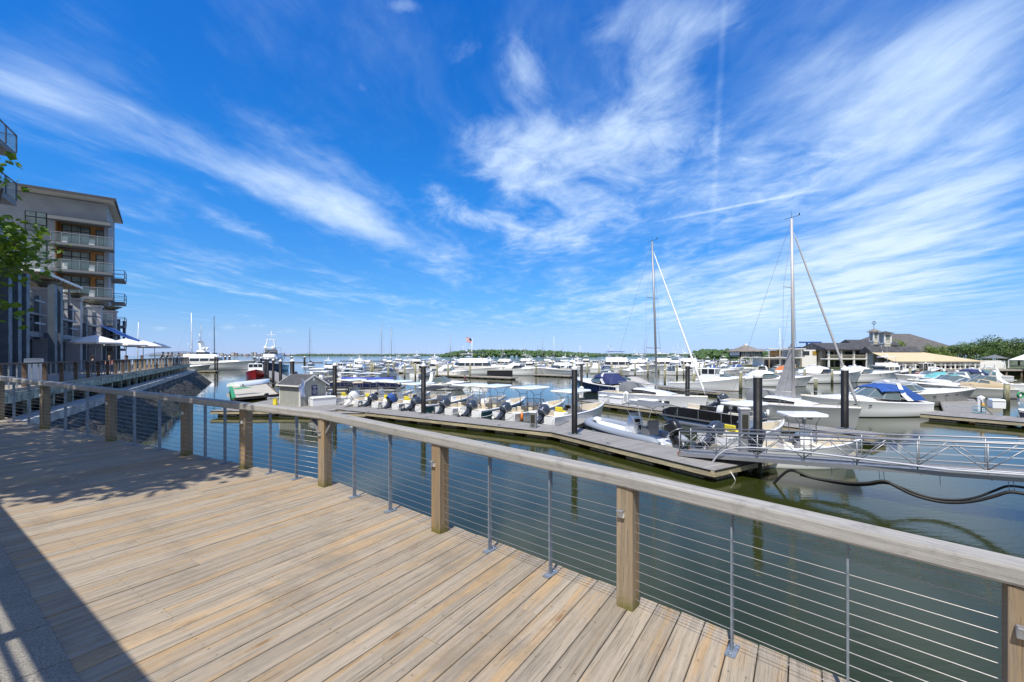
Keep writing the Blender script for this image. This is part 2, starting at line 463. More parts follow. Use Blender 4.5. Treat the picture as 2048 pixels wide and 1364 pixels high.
M_tanc = mat('tan_canvas', (.42, .34, .22), .85)
M_red = mat('red_hull', (.42, .015, .02), .25, coat=.4)
M_bottom = mat('bottom_paint', (.02, .025, .035), .6)
M_botred = mat('red_bottom_paint', (.16, .035, .02), .6)
M_stripe = mat('boot_stripe', (.02, .02, .05), .4)
M_orange = mat('orange_plastic', (.72, .20, .03), .5)
M_green = mat('green_plastic', (.03, .28, .10), .6)
M_olivewood = mat('olive_piling_wood', (.19, .19, .11), .9, 0, .35, 5, .5, 12, stretch=(1, 1, .2), col2=(.30, .28, .17))

wet_band(M_blacksteel, .25, .75, (.035, .042, .018))
wet_band(M_olivewood, .3, 1.2, (.03, .035, .018))
# ------------------------------------------------------------------ water
def water_mat():
    m = bpy.data.materials.new('harbour_water'); m.use_nodes = True
    g = NT(m.node_tree); b = g.n['Principled BSDF']
    pos = g.new('ShaderNodeNewGeometry').outputs['Position']
    sp = g.new('ShaderNodeSeparateXYZ'); g.put(sp.inputs[0], pos)
    dist = sp.outputs[1]
    far = g.ramp(dist, 60, 700)
    b.inputs['Roughness'].default_value = .03
    b.inputs['IOR'].default_value = 1.33
    big = g.noise(g.map(pos, sc=(.05, .07, 1)), 1, 4, .5)
    g.put(b.inputs['Base Color'], g.mix(g.ramp(big, .3, .7), (.018, .025, .004), (.029, .035, .007)))
    r1 = g.noise(g.map(pos, rot=(0, 0, .5), sc=(1.2, 3.6, 1)), 1.5, 4, .55)
    r2 = g.noise(g.map(pos, rot=(0, 0, -.3), sc=(5, 9, 1)), 1.5, 3, .5)
    r3 = g.noise(g.map(pos, sc=(.16, .5, 1)), 1, 4, .55)
    gust = g.ramp(g.noise(g.map(pos, loc=(3, 1, 0), sc=(.035, .07, 1)), 1, 3, .5), .38, .62, .25, 1.0)
    h = g.math('ADD', g.math('MULTIPLY', r1, .010), g.math('MULTIPLY', r2, .0040))
    h = g.math('MULTIPLY', h, gust)
    h = g.math('ADD', h, g.math('MULTIPLY', r3, g.ramp(dist, 60, 500, .02, .40)))
    bp = g.new('ShaderNodeBump'); bp.inputs['Strength'].default_value = .55; bp.inputs['Distance'].default_value = 1.0
    g.put(bp.inputs['Height'], h)
    g.put(b.inputs['Normal'], bp.outputs[0])
    return m
W_ = MB(); W_.add([(-9000, -40, 0), (9000, -40, 0), (30000, 30000, 0), (-30000, 30000, 0)], [(0, 1, 2, 3)])
tag(W_.build('water', water_mat()), kind='structure')
SB = MB(); SB.add([(-9000, -40, -6), (9000, -40, -6), (30000, 30000, -6), (-30000, 30000, -6)], [(0, 1, 2, 3)])
tag(SB.build('sea_bed', mat('sea_bed_mud', (.05, .05, .03), .9, 0, .3, .2)), kind='structure')

# ------------------------------------------------------------------ boardwalk deck
M_deck = wood_board_mat('weathered_deck_boards', (.35, .293, .218), (.465, .31, .155), .84, .80, screws=True, stain=.5, sscale=1.4)
M_railw = wood_board_mat('weathered_rail_timber', (.355, .34, .31), (.40, .35, .28), .05, .46, stain=.65, sscale=6)
M_postw = wood_board_mat('weathered_post_timber', (.30, .235, .16), (.39, .25, .12), .75, .75, moss=.8)
pa = Vector((.538, .843, 0)); pt = Vector((-.843, .538, 0))      # along the boards / along the walk
posts_px = [(1250, 1221), (870, 1067), (639.5, 974), (481, 938), (362.5, 911.4), (211, 882.8), (79, 858.4)]
PP = [GD(*p) for p in posts_px]
pC, pB, pA = PP[0], PP[1], PP[2]
dr = (pC - pB); dr.z = 0; dr.normalize()
PR = [pC + dr * 2.11 * k for k in (1, 2)]                        # towards and past the right edge of the picture
dl = (PP[6] - PP[2]); dl.z = 0; dl.normalize()
PL = [PP[6] + dl * 2.4 * k for k in (1, 2, 3)]
for p in PR + PL: p.z = zdeck(p.x, p.y)
PR[0] = Vector((2.56, 2.23, 0)); dr2 = PR[0] - pC; dr2.z = 0; dr2.normalize(); PR[1] = PR[0] + dr2 * 2.1
for p in PR: p.z = zdeck(p.x, p.y)
# deck edge line, .3 m outside the posts
nr = Vector((dr.y, -dr.x, 0)); nr = nr if nr.y > 0 else -nr
nl = Vector((dl.y, -dl.x, 0)); nl = nl if nl.y > 0 else -nl
EO = .30
def edge_pt(s0, d):
    return s0
def isect(p, d, q, e):
    den = d.x * e.y - d.y * e.x
    t = ((q.x - p.x) * e.y - (q.y - p.y) * e.x) / den
    return p + d * t
cornerE = isect(pB + nr * EO, dr, pA + nl * EO, dl)
def edge_s(t):
    """distance along the board direction at which the board line with offset t meets the deck edge"""
    base = pt * t
    n2 = Vector((-dr2.y, dr2.x, 0)); a = isect(base, pa, pB + nr * EO, dr); b = isect(base, pa, pA + nl * EO, dl); c = isect(base, pa, pC + n2 * (EO + .02), dr2)
    return min((a - base).dot(pa), (b - base).dot(pa), (c - base).dot(pa))
bd = Boards()
pitch, gap = .19, .007
# paving line on the near left side
q0, q1 = GD(0, 1085), GD(165, 1364)
dq = (q1 - q0); dq.z = 0; dq.normalize()
def pave_s(t):
    base = pt * t
    return (isect(base, pa, q0, dq) - base).dot(pa)
t = -6.0
while t < 21.5:
    t0, t1 = t + gap / 2, t + pitch - gap / 2
    jit = random.uniform(-.012, .012)
    lo0, lo1 = -7.0, -7.0
    if t > -3:
        lo0, lo1 = pave_s(t0) - .02, pave_s(t1) - .02
    e0, e1 = edge_s(t0) + jit, edge_s(t1) + jit
    # break the board into lengths with butt joints
    joints = []
    cutp = random.uniform(.6, 9)
    a0 = max(lo0, lo1)
    sl = [None]
    x = max(lo0, lo1) + cutp
    while x < min(e0, e1) - .8:
        sl.append(x); x += 6.1
    sl.append(None)
    tint_a = random.random()
    for i in range(len(sl) - 1):
        s0a, s0b = (lo0, lo1) if sl[i] is None else (sl[i] + .002,) * 2
        s1a, s1b = (e0, e1) if sl[i + 1] is None else (sl[i + 1] - .002,) * 2
        dz = random.uniform(-.0015, .0015)
        pts = []
        for tt, ss in ((t0, s0a), (t0, s1a), (t1, s1b), (t1, s0b)):
            p = pt * tt + pa * ss; p.z = zdeck(p.x, p.y) + dz; pts.append(p)
        bd.poly(pts[::-1], .038, pa, pt, off=(random.randint(0, 150) * .61, 10 * random.randint(1, 9) - (t0 - 0.0) + (0 if t0 > -9 else 0)))
    t += pitch
deck = bd.build('boardwalk', M_deck)
bmx = bmesh.new(); bmx.from_mesh(deck.data); bmesh.ops.recalc_face_normals(bmx, faces=bmx.faces); bmx.to_mesh(deck.data); bmx.free()
bv = deck.modifiers.new('worn_edges', 'BEVEL'); bv.width = .003; bv.segments = 1; bv.limit_method = 'ANGLE'; bv.angle_limit = R(60)
tag(deck, kind='structure')
# dark joists, fascia and piles below the deck
js = MB()
for off in (0.04, .9, 1.8, 2.7, 3.6):
    for (s0, d, n, a, b_) in ((cornerE, dr, nr, 0, 12), (cornerE, dl, nl, 0, 14.5)):
        p = s0 - n * off + d * a; q = s0 - n * off + d * b_
        p.z = zdeck(p.x, p.y) - .038 - .125; q.z = zdeck(q.x, q.y) - .038 - .125
        js.beam(p, q, .07, .24)
for k in range(7):
    for d, n in ((dr, nr), (dl, nl)):
        p = cornerE - n * .5 + d * (.6 + 2.3 * k)
        js.tube([(p.x, p.y, -5), (p.x, p.y, zdeck(p.x, p.y) - .3)], .15, 10)
o = js.build('boardwalk_framing', mat('wet_timber', (.10, .10, .07), .8, 0, .4, 3)); tag(o, kind='structure')

# concrete paving beside the boards
def paver_mat():
    m = bpy.data.materials.new('concrete_pavers'); m.use_nodes = True
    g = NT(m.node_tree); b = g.n['Principled BSDF']
    pos = g.new('ShaderNodeNewGeometry').outputs['Position']
    n1 = g.noise(pos, 90, 5, .7); n2 = g.noise(pos, 3, 5, .6); v = g.voro(pos, 160)
    c = g.mix(g.ramp(n1, .35, .65), (.14, .125, .10), (.34, .31, .25))
    c = g.mix(g.ramp(n2, .45, .7, 0, .5), c, (.17, .16, .14))
    c = g.mix(g.ramp(v, .12, .05, 0, .6), c, (.6, .58, .52))
    g.put(b.inputs['Base Color'], c); b.inputs['Roughness'].default_value = .9
    g.put(b.inputs['Normal'], g.bump(n1, .5, .01))
    return m
pv = MB()
nq = Vector((-dq.y, dq.x, 0)); nq = nq if nq.y < 0 else -nq
rowd = [0, .30, .51, .72, .93, 1.14, 1.6]
for r_ in range(len(rowd) - 1):
    s = -9.0 + random.uniform(0, .3)
    L = .62 if r_ in (0,) else .42
    while s < 6:
        pts = []
        for a, b_ in ((s + .004, rowd[r_] + .004), (s + L - .004, rowd[r_] + .004), (s + L - .004, rowd[r_ + 1] - .004), (s + .004, rowd[r_ + 1] - .004)):
            p = q0 + dq * a + nq * b_; p.z = zdeck(p.x, p.y) + .006; pts.append(p)
        pv.slab(pts, .06)
        s += L
bed = []
for a, b_ in ((-9, 0.01), (6, 0.01), (6, 12), (-9, 12)):
    p = q0 + dq * a + nq * b_; p.z = zdeck(p.x, p.y) - .02; bed.append(p)
pv.slab(bed, .3)
tag(pv.build('pavement', paver_mat()), kind='structure')

# ------------------------------------------------------------------ boardwalk railing
rail = thing('boardwalk_railing', 'long weathered timber railing with steel cables along the boardwalk edge in the foreground', 'railing', cornerE)
RO = Vector(cornerE)
def rel(p): return (p[0] - RO.x, p[1] - RO.y, p[2] - RO.z)
def addpost(p, ang, light=True, h=1.0, d=.145):
    b = Boards()
    bx = Vector((math.cos(ang), math.sin(ang), 0))
    b.bar((0, 0, 0), (0, 0, h), d, d, up=(-math.sin(ang), math.cos(ang), 0), round_=.008)
    o = b.build('post', M_postw, rail); o.location = rel(p)
    if light:
        l = MB(); l.box((0, 0, 0), (.05, .03, .05)); l.mi(1).box((0, -.02, .035), (.055, .05, .012))
        q = l.build('post_light', [mat('fixture_white', (.7, .68, .6), .5), M_alu], o, bevel=.004)
        n = Vector((-math.sin(ang), math.cos(ang), 0)); n = n if n.y < 0 else -n
        q.location = n * (d / 2 + .012) + Vector((0, 0, .78)) - bx * .02; q.rotation_euler = (0, 0, ang)
    return o
angr = math.atan2(dr.y, dr.x); angl = math.atan2(dl.y, dl.x)
def cen(p, a):      # measured corner -> post centre
    return p + Vector((.045, .08, 0))
rightp = [cen(p, angr) for p in [pB, pC] + PR]
leftp = [cen(p, angl) for p in PP[3:] + PL]
corner = cen(pA, angr)
addpost(corner, angr + .12)
for p in rightp: addpost(p, angr)
for p in leftp: addpost(p, angl)
# angle braces on the corner post
cb_ = MB()
for d in (dr, dl):
    cb_.beam(corner + d * .09 + Vector((0, 0, .80)), corner + d * .25 + Vector((0, 0, .985)), .09, .03)
cb_.v = [rel(v) for v in cb_.v]
cb_.build('corner_brace', mat('brace_grey', (.20, .20, .20), .6), rail)
def zr(p, h): return Vector((p.x, p.y, zdeck(p.x, p.y) + h))
for a_, b_ in ((corner, rightp[1]), (rightp[1], rightp[-1] + dr2 * .5), (corner, PL[-1] + dl * .6)):
    d = (b_ - a_); d.z = 0; L = d.length; d.normalize()
    a0 = zr(a_ - d * .0, 1.055); b0 = zr(b_, 1.055)
    tr = Boards(); 
    # rail in lengths meeting over posts
    cuts = [0, 2.33, L] if d.x > 0 else [0, 4.0, 8.6, L]
    cuts = sorted(set([c for c in cuts if c <= L]))
    for i in range(len(cuts) - 1):
        g0 = .0 if i == 0 else .0015
        tr.bar(a0 + (b0 - a0) * ((cuts[i] + g0) / L), a0 + (b0 - a0) * ((cuts[i + 1] - .0015) / L), .180, .105, round_=.018, tint=(random.uniform(.35, .9), random.uniform(0, .5), 0, 1))
    tr.build('top_rail', M_railw, rail, loc=None).location = (-RO.x, -RO.y, -RO.z)
kn = MB(); kn.lathe(corner + Vector((0, 0, 1.0025)), [(.02, 0), (.085, 0), (.0925, .02), (.0925, .09), (.075, .114), (.02, .115)], 20)
# steel balusters
def baluster(p, ang):
    m_ = MB(); m_.box((0, 0, .5), (.012, .05, 1.0)); m_.mi(0)
    m_.box((0, 0, .006), (.07, .17, .01))
    for s_ in (-.06, .06): m_.lathe((0, s_, .012), [(.013, 0), (.013, .008), (.006, .01)], 6)
    o = m_.build('baluster', M_steel, rail); o.location = rel(p); o.rotation_euler = (0, 0, ang)
bal_px = [(706, 996), (780, 1024), (981, 1103), (1102, 1152), (1474, 1300), (1708, 1392)]
def online(p, a, b_):
    d = (b_ - a); d.z = 0; d.normalize(); t_ = (Vector((p.x, p.y, 0)) - Vector((a.x, a.y, 0))).dot(d); q = a + d * t_; q.z = zdeck(q.x, q.y); return q
BALR = [online(GD(*b) + Vector((0, .03, 0)), *((corner, rightp[1]) if b[0] < 1200 else (rightp[1], rightp[2]))) for b in bal_px]
for i in (2,):
    for f in (1 / 3, 2 / 3): q = rightp[i].lerp(rightp[i + 1], f + .01); q.z = zdeck(q.x, q.y); BALR.append(q)
BALL = []
seq = [corner] + leftp
for i in range(len(seq) - 1):
    for f in (1 / 3, 2 / 3): q = seq[i].lerp(seq[i + 1], f); q.z = zdeck(q.x, q.y); BALL.append(q)
for q in BALR: baluster(q, angr)
for q in BALL: baluster(q, angl)
for pl_ in ((corner, rightp[1], rightp[-1] + dr2 * .5), (corner, PL[-1] + dl * .6)):
    for k in range(12):
        c_ = MB(); h = .075 + k * .0795
        n_ = 24; pts = []
        for i in range(n_ + 1):
            f_ = i / n_ * (len(pl_) - 1); j_ = min(int(f_), len(pl_) - 2); q = pl_[j_].lerp(pl_[j_ + 1], f_ - j_); pts.append(rel(zr(q, h)))
        c_.tube(pts, .0028, 6); c_.build('cable', M_wire, rail)
# ------------------------------------------------------------------ left side: promenade, sea wall, buildings
M_conc = mat('pale_concrete', (.42, .41, .38), .85, 0, .35, 1.6, .3, 14)
M_greenbeam = mat('algae_stained_beam', (.17, .22, .17), .85, 0, .45, 2.5, .3, 14, col2=(.36, .38, .30))
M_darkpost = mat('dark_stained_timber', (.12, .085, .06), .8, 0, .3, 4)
M_palepost = mat('pale_bare_timber', (.36, .27, .17), .8, 0, .3, 4)  # paler timber tone for some railing posts, canopy slats and house posts
def EX(y): return -25.6 - .59 * (y - 27.2)         # promenade edge
def FX(y): return -15.8 - .59 * y                  # face of the low commercial building
DPx = Vector((-.59, 1, 0)).normalized()            # along the promenade, away
DNx = Vector((.861, .508, 0))                      # towards the water
ZP = 3.62
pm = MB()
yA, yB = 9.5, 80.0
pm.slab([(EX(yA), yA, ZP), (EX(yB), yB, ZP), (EX(yB) - 30, yB - 8, ZP), (-60, yA - 6, ZP)], .12)
tag(pm.build('promenade', mat('promenade_boards', (.34, .30, .25), .85, 0, .3, 6, stretch=(.3, 3, 1))), kind='structure')
eb = thing('promenade_edge_beam', 'long green-stained timber edge beam carrying the promenade above the stone sea wall', 'beam', (EX(27.2), 27.2, ZP - .35))
O_ = Vector(eb.location)
m_ = MB()
e0 = Vector((EX(yA), yA, ZP - .34)); e1 = Vector((EX(yB), yB, ZP - .34))
m_.beam(e0 - O_, e1 - O_, .22, .42); m_.build('edge_beam', M_greenbeam, eb)
for k in range(26):
    y = 13 + 2.6 * k
    if y > yB: break
    m_ = MB(); c_ = Vector((EX(y), y, 0)) - DNx * .25 - O_
    m_.box((c_.x, c_.y, 2.75 - O_.z), (.22, .22, .80), rz=math.atan2(DPx.y, DPx.x)); m_.build('support_post', M_greenbeam, eb)
m_ = MB(); m_.beam(e0 - O_ - DNx * 1.6 + Vector((0, 0, -.5)), e1 - O_ - DNx * 1.6 + Vector((0, 0, -.5)), .3, .9); m_.build('inner_beam', M_darkpost, eb)
m_ = MB(); m_.beam(e0 - O_ - DNx * 2.3 + Vector((0, 0, -1.7)), e1 - O_ - DNx * 2.3 + Vector((0, 0, -1.7)), .3, 3.6); m_.build('void_shade_sheet', mat('void_shade_black', (.02, .02, .018), .9), eb)  # near-black sheet put in for the shade under the promenade
# sea wall: cap + battered granite
cp = MB(); cp.mi(0)
c0 = Vector((EX(yA) + .1, yA, 2.2)); c1 = Vector((EX(yB + 3) + .1, yB + 3, 2.2))
cp.beam(c0 + DNx * .2 , c1 + DNx * .2, .9, .42)
sw = thing('sea_wall', 'battered granite sea wall with concrete cap below the promenade at the left', 'wall', (EX(40), 40, 0))
O2 = Vector(sw.location); cp.v = [tuple(Vector(v) - O2) for v in cp.v]
cp.build('cap', M_conc, sw)
def granite():
    m = bpy.data.materials.new('granite_blocks'); m.use_nodes = True
    g = NT(m.node_tree); b = g.n['Principled BSDF']
    co = g.new('ShaderNodeTexCoord').outputs['Object']
    v = g.new('ShaderNodeTexVoronoi', feature='DISTANCE_TO_EDGE'); g.put(v.inputs['Vector'], g.map(co, sc=(1.1, 1.1, 1.7))); v.inputs['Scale'].default_value = 1.0
    cc = g.voro(g.map(co, sc=(1.1, 1.1, 1.7)), 1.0, out='Color')
    s = g.new('ShaderNodeSeparateColor'); g.put(s.inputs[0], cc)
    c = g.mix(s.outputs[0], (.028, .025, .02), (.072, .064, .05))
    n = g.noise(co, 7, 6, .7)
    c = g.mix(g.ramp(n, .35, .7), c, (.05, .045, .035))
    c = g.mix(g.ramp(v.outputs['Distance'], .07, .0), c, (.02, .02, .018))
    sp = g.new('ShaderNodeSeparateXYZ'); g.put(sp.inputs[0], co)
    zc = g.math('ADD', sp.outputs[2], g.math('MULTIPLY', n, .8))
    c = g.mix(g.ramp(zc, 1.5, 1.1), c, (.035, .034, .02))
    g.put(b.inputs['Base Color'], c); b.inputs['Roughness'].default_value = .8
    g.put(b.inputs['Normal'], g.bump(g.math('ADD', g.ramp(v.outputs['Distance'], 0, .12), g.math('MULTIPLY', n, .5)), .9, .12))
    return m
sm_ = MB(); n1, n2 = 120, 12
rings = []
for i in range(n1 + 1):
    y = yA + (yB + 3 - yA) * i / n1; rg = []
    for j in range(n2 + 1):
        f = j / n2; p = Vector((EX(y) + .55, y, 2.15 - 2.75 * f)) + DNx * (3.3 * f ** .85)
        p += Vector((random.uniform(-.09, .09), random.uniform(-.09, .09), random.uniform(-.08, .08))); rg.append(p - O2)
    rings.append(rg)
sm_.ring_loft(rings, closed=False, caps=False, smooth=False)
# end face
for j in range(n2):
    a = rings[-1][j]; b_ = rings[-1][j + 1]; d = DPx * .6 - DNx * 5
    sm_.add([a, b_, b_ + DPx * 1.0 - DNx * 9, a + DPx * 1.0 - DNx * 9], [(0, 1, 2, 3)])
sm_.build('granite_face', granite(), sw)

# promenade railing
pr = thing('promenade_railing', 'dark timber post railing with thin balusters along the promenade by the cafe umbrellas', 'railing', (EX(30), 30, ZP))
O3 = Vector(pr.location)
def pe(y, dz=0): return Vector((EX(y), y, ZP + dz)) - DNx * .12 - O3
m_ = MB(); m_.beam(pe(yA, 1.03), pe(44, 1.03), .16, .07); m_.build('top_rail', M_darkpost, pr)
m_ = MB(); m_.beam(pe(44.02, 1.03), pe(yB - .3, 1.03), .16, .07); m_.build('top_rail', M_darkpost, pr)
az = math.atan2(DPx.y, DPx.x)
k = 0; y = 12.0
while y < yB:
    p = pe(y, .5)
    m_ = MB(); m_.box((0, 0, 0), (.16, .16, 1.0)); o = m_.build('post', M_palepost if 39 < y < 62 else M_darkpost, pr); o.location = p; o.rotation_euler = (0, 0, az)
    for f in (1 / 3, 2 / 3):
        m_ = MB(); m_.box((0, 0, 0), (.02, .05, .98)); o = m_.build('baluster', M_steel, pr); o.location = pe(y + 2.05 * f, .5); o.rotation_euler = (0, 0, az)
    y += 2.05
for k in range(9):
    m_ = MB(); m_.tube([pe(yA, .1 + .1 * k), pe(yB - .4, .1 + .1 * k)], .004, 4); m_.build('cable', M_wire, pr)

# ---- apartment block
M_siding = mat('light_grey_siding', (.30, .325, .345), .7, 0, .1, .6)
M_sidingd = mat('mid_grey_trim', (.16, .172, .185), .6)
M_woodp = mat('orange_wood_panel', (.42, .19, .045), .6, 0, .3, 3, stretch=(1, 1, .3))
M_frame = mat('black_window_frame', (.02, .022, .025), .5)
M_pane = mat('window_pane', (.20, .26, .25), .08, 0, .6, .4, spec=.7)
M_roofd = mat('dark_roof_edge', (.06, .06, .065), .6)
M_soffit = mat('soffit_white', (.5, .49, .46), .8)
M_bluesteel = mat('blue_grey_steel', (.085, .115, .15), .5, .1, .2, 2)
M_stucco = mat('pale_stucco', (.42, .41, .42), .85, 0, .12, 1)
K = Vector((-48.75, 54.8, 0))
d1 = Vector((-.8, -.6, 0))            # along the lit facade, away from the corner (to the left)
d2 = Vector((-.6, .8, 0))             # along the side facing the harbour
nf = Vector((.6, -.8, 0)); ns = Vector((.8, -.6, 0)) * 1.0
ns = Vector((.8, .6, 0))
apt = thing('apartment_building', 'six-storey light grey apartment block with stacked wooden balconies behind the low cafe building', 'building', K)
def fp(a, out, z):       # a metres from corner along the facade, out metres proud, height z
    p = d1 * (a * .8) + nf * out; return Vector((p.x, p.y, z))
def boxf(mb, a0, a1, o0, o1, z0, z1):
    P = [fp(a0, o0, z0), fp(a1, o0, z0), fp(a1, o1, z0), fp(a0, o1, z0)]; Q = [p + Vector((0, 0, z1 - z0)) for p in P]
    mb.add(P + Q, [(3, 2, 1, 0), (4, 5, 6, 7), (0, 1, 5, 4), (1, 2, 6, 5), (2, 3, 7, 6), (3, 0, 4, 7)])
ZR = 23.2
lev = [5.9, 8.8, 11.8, 14.85, 17.85, 20.9]
wl = MB()
# front wall with a recess for the balcony bay between a=.2 and a=5.6 (depth 1.6)
boxf(wl, 5.6, 26, -9, 0, ZP, ZR); boxf(wl, 0, 5.6, -9, -1.8, ZP, ZR); boxf(wl, 0, 5.6, -1.8, 0, 20.75, ZR)
boxf(wl, 0.0, .5, -1.79, -1.2, ZP, 20.74)
wl.build('wall', M_siding, apt)
sd = MB()
for z in [4.9 + .3 * i for i in range(60)]:
    if z < 23: boxf(sd, 5.62, 25.9, 0, .012, z, z + .015)
sd.build('siding_joint', M_sidingd, apt)
rf = MB(); 
P = [fp(-.9, 1.7, ZR + .1), fp(27, 1.7, ZR + .1), fp(27, -10, ZR + .1), fp(-.9, -10, ZR + .1)]
rf.slab([p + Vector((0, 0, .12)) for p in P], .14); ro = rf.build('roof', M_soffit, apt)
rf = MB(); rf.slab([fp(-1.15, 1.78, ZR + .42), fp(27.1, 1.78, ZR + .42), fp(27.1, -10.1, ZR + .42), fp(-1.0, -10.1, ZR + .42)], .295); rf.build('roof_edge', M_roofd, apt)
tb = MB(); boxf(tb, -.5, 6.2, .02, 1.0, 20.45, 20.95); tb.build('balcony_canopy', M_sidingd, apt)
def window(a0, a1, z0, z1, out, parent, cols=2, rows=(.3, .62)):
    z0 -= .06; z1 += .06
    f = MB(); boxf(f, a0, a1, out, out + .07, z0, z1)
    fo = f.build('window', M_frame, parent)
    g_ = MB(); wd = (a1 - a0 - .12 * (cols + 1)) / cols
    zs = [z0] + [z0 + (z1 - z0) * r for r in rows] + [z1]
    for c in range(cols):
        for r in range(len(zs) - 1):
            b0 = a0 + .12 + c * (wd + .12)
            boxf(g_, b0, b0 + wd, out + .075, out + .085, zs[r] + .07, zs[r + 1] - .05)
    g_.build('pane', M_pane, fo)
for i, z in enumerate(lev):
    if z < 8: continue
    # wood lined recess
    w_ = MB(); boxf(w_, .36, 5.58, -1.79, -1.70, z - 2.9, z - .25); boxf(w_, 5.50, 5.58, -1.69, -.02, z - 2.9, z - .25); w_.build('wood_panel', M_woodp, apt)
    window(2.1, 5.2, z - 2.85, z - .45, -1.69, apt, 3, (.72,))
    window(.5, 1.5, z - 2.75, z - .6, -1.69, apt, 1, (.72,))
    for a in (6.4, 11.2, 15.5, 19.5):
        window(a, a + 2.2, z - 1.85, z + .2, .0, apt, 2, (.33, .72))
    # balcony
    b_ = MB(); boxf(b_, -.7, 6.0, -1.6, .75, z - 3.22, z - 2.92); bo = b_.build('balcony', M_sidingd, apt)
    r_ = MB()
    for a in (-.65, 1.0, 2.9, 4.8, 5.9): boxf(r_, a - .03, a + .03, .66, .72, z - 2.92, z - 1.85)
    boxf(r_, -.68, 5.93, .65, .73, z - 1.86, z - 1.80)
    boxf(r_, -.68, -.62, -1.5, .65, z - 1.86, z - 1.80); boxf(r_, 5.87, 5.93, 0, .65, z - 1.86, z - 1.80)
    r_.build('balcony_rail', M_alu, bo)
    g_ = MB(); boxf(g_, -.6, 5.87, .675, .69, z - 2.85, z - 1.9); g_.build('glass_panel', M_glasspan, bo)
    c_ = MB()
    for a in (1.4, 4.3):
        boxf(c_, a, a + .6, -.3, .3, z - 2.92, z - 2.5); boxf(c_, a, a + .6, -.3, -.2, z - 2.5, z - 2.1)
    c_.build('balcony_chair', M_white2, bo)
    # harbour side balconies
    def sp(a, out, zz): p = d2 * a + ns * out; return Vector((p.x, p.y, zz))
    if z < 19:
        b_ = MB(); P = [sp(4.5, 0, 0), sp(4.5, 1.3, 0), sp(7.8, 1.3, 0), sp(7.8, 0, 0)]
        b_.slab([p + Vector((0, 0, z - 2.9)) for p in P], .28); bo = b_.build('balcony', M_sidingd, apt)
        r_ = MB()
        for h in (.5, 1.05):
            for q in range(3): r_.beam(P[q] + Vector((0, 0, z - 2.9 + h)), P[q + 1] + Vector((0, 0, z - 2.9 + h)), .05, .05)
        for q in range(4): r_.beam(P[q] + Vector((0, 0, z - 2.9)), P[q] + Vector((0, 0, z - 1.85)), .05, .05)
        r_.build('balcony_rail', M_bluesteel, bo)

# ---- balconies of the nearer block, mostly out of frame
nb = thing('residential_building', 'grey balconies of a nearer block reaching in at the left edge of the photo', 'building', (-36, 26, 0))
O4 = Vector(nb.location)
e_ = Vector((-30.5, 28, 0)); dn_ = Vector((.59, -1, 0)).normalized(); db_ = Vector((-.8, -.6, 0))
wl = MB(); wl.slab([p - O4 for p in (Vector((-33.4, 26, 19.5)), Vector((-27.5, 16, 19.5)), Vector((-40, 8, 19.5)), Vector((-46, 19, 19.5)))], 15.8); wl.build('wall', M_siding, nb)
for z in (17.15, 14.2, 11.25):
    b_ = MB(); P = [e_, e_ + dn_ * 12, e_ + dn_ * 12 + db_ * 3.2, e_ + db_ * 3.2]
    b_.slab([p - O4 + Vector((0, 0, z + .32)) for p in P], .32); bo = b_.build('balcony', M_sidingd, nb)
    r_ = MB(); P2 = [e_ + db_ * 3.2, e_, e_ + dn_ * 12]
    for h in (1.38,):
        for q in range(2): r_.beam(P2[q] - O4 + Vector((0, 0, z + h)), P2[q + 1] - O4 + Vector((0, 0, z + h)), .08, .05)
    for q in range(9): p = e_ + dn_ * (1.45 * q) + (Vector((0, 0, 0))); r_.beam(p - O4 + Vector((0, 0, z + .32)), p - O4 + Vector((0, 0, z + 1.38)), .06, .06)
    for q in (1.2, 2.4): p = e_ + db_ * q; r_.beam(p - O4 + Vector((0, 0, z + .32)), p - O4 + Vector((0, 0, z + 1.38)), .06, .06)
    r_.build('balcony_rail', M_bluesteel, bo)
    g_ = MB()
    for q in range(2): g_.beam(P2[q] - O4 + Vector((0, 0, z + .85)), P2[q + 1] - O4 + Vector((0, 0, z + .85)), .012, .92)
    g_.build('glass_panel', M_glasspan, bo)

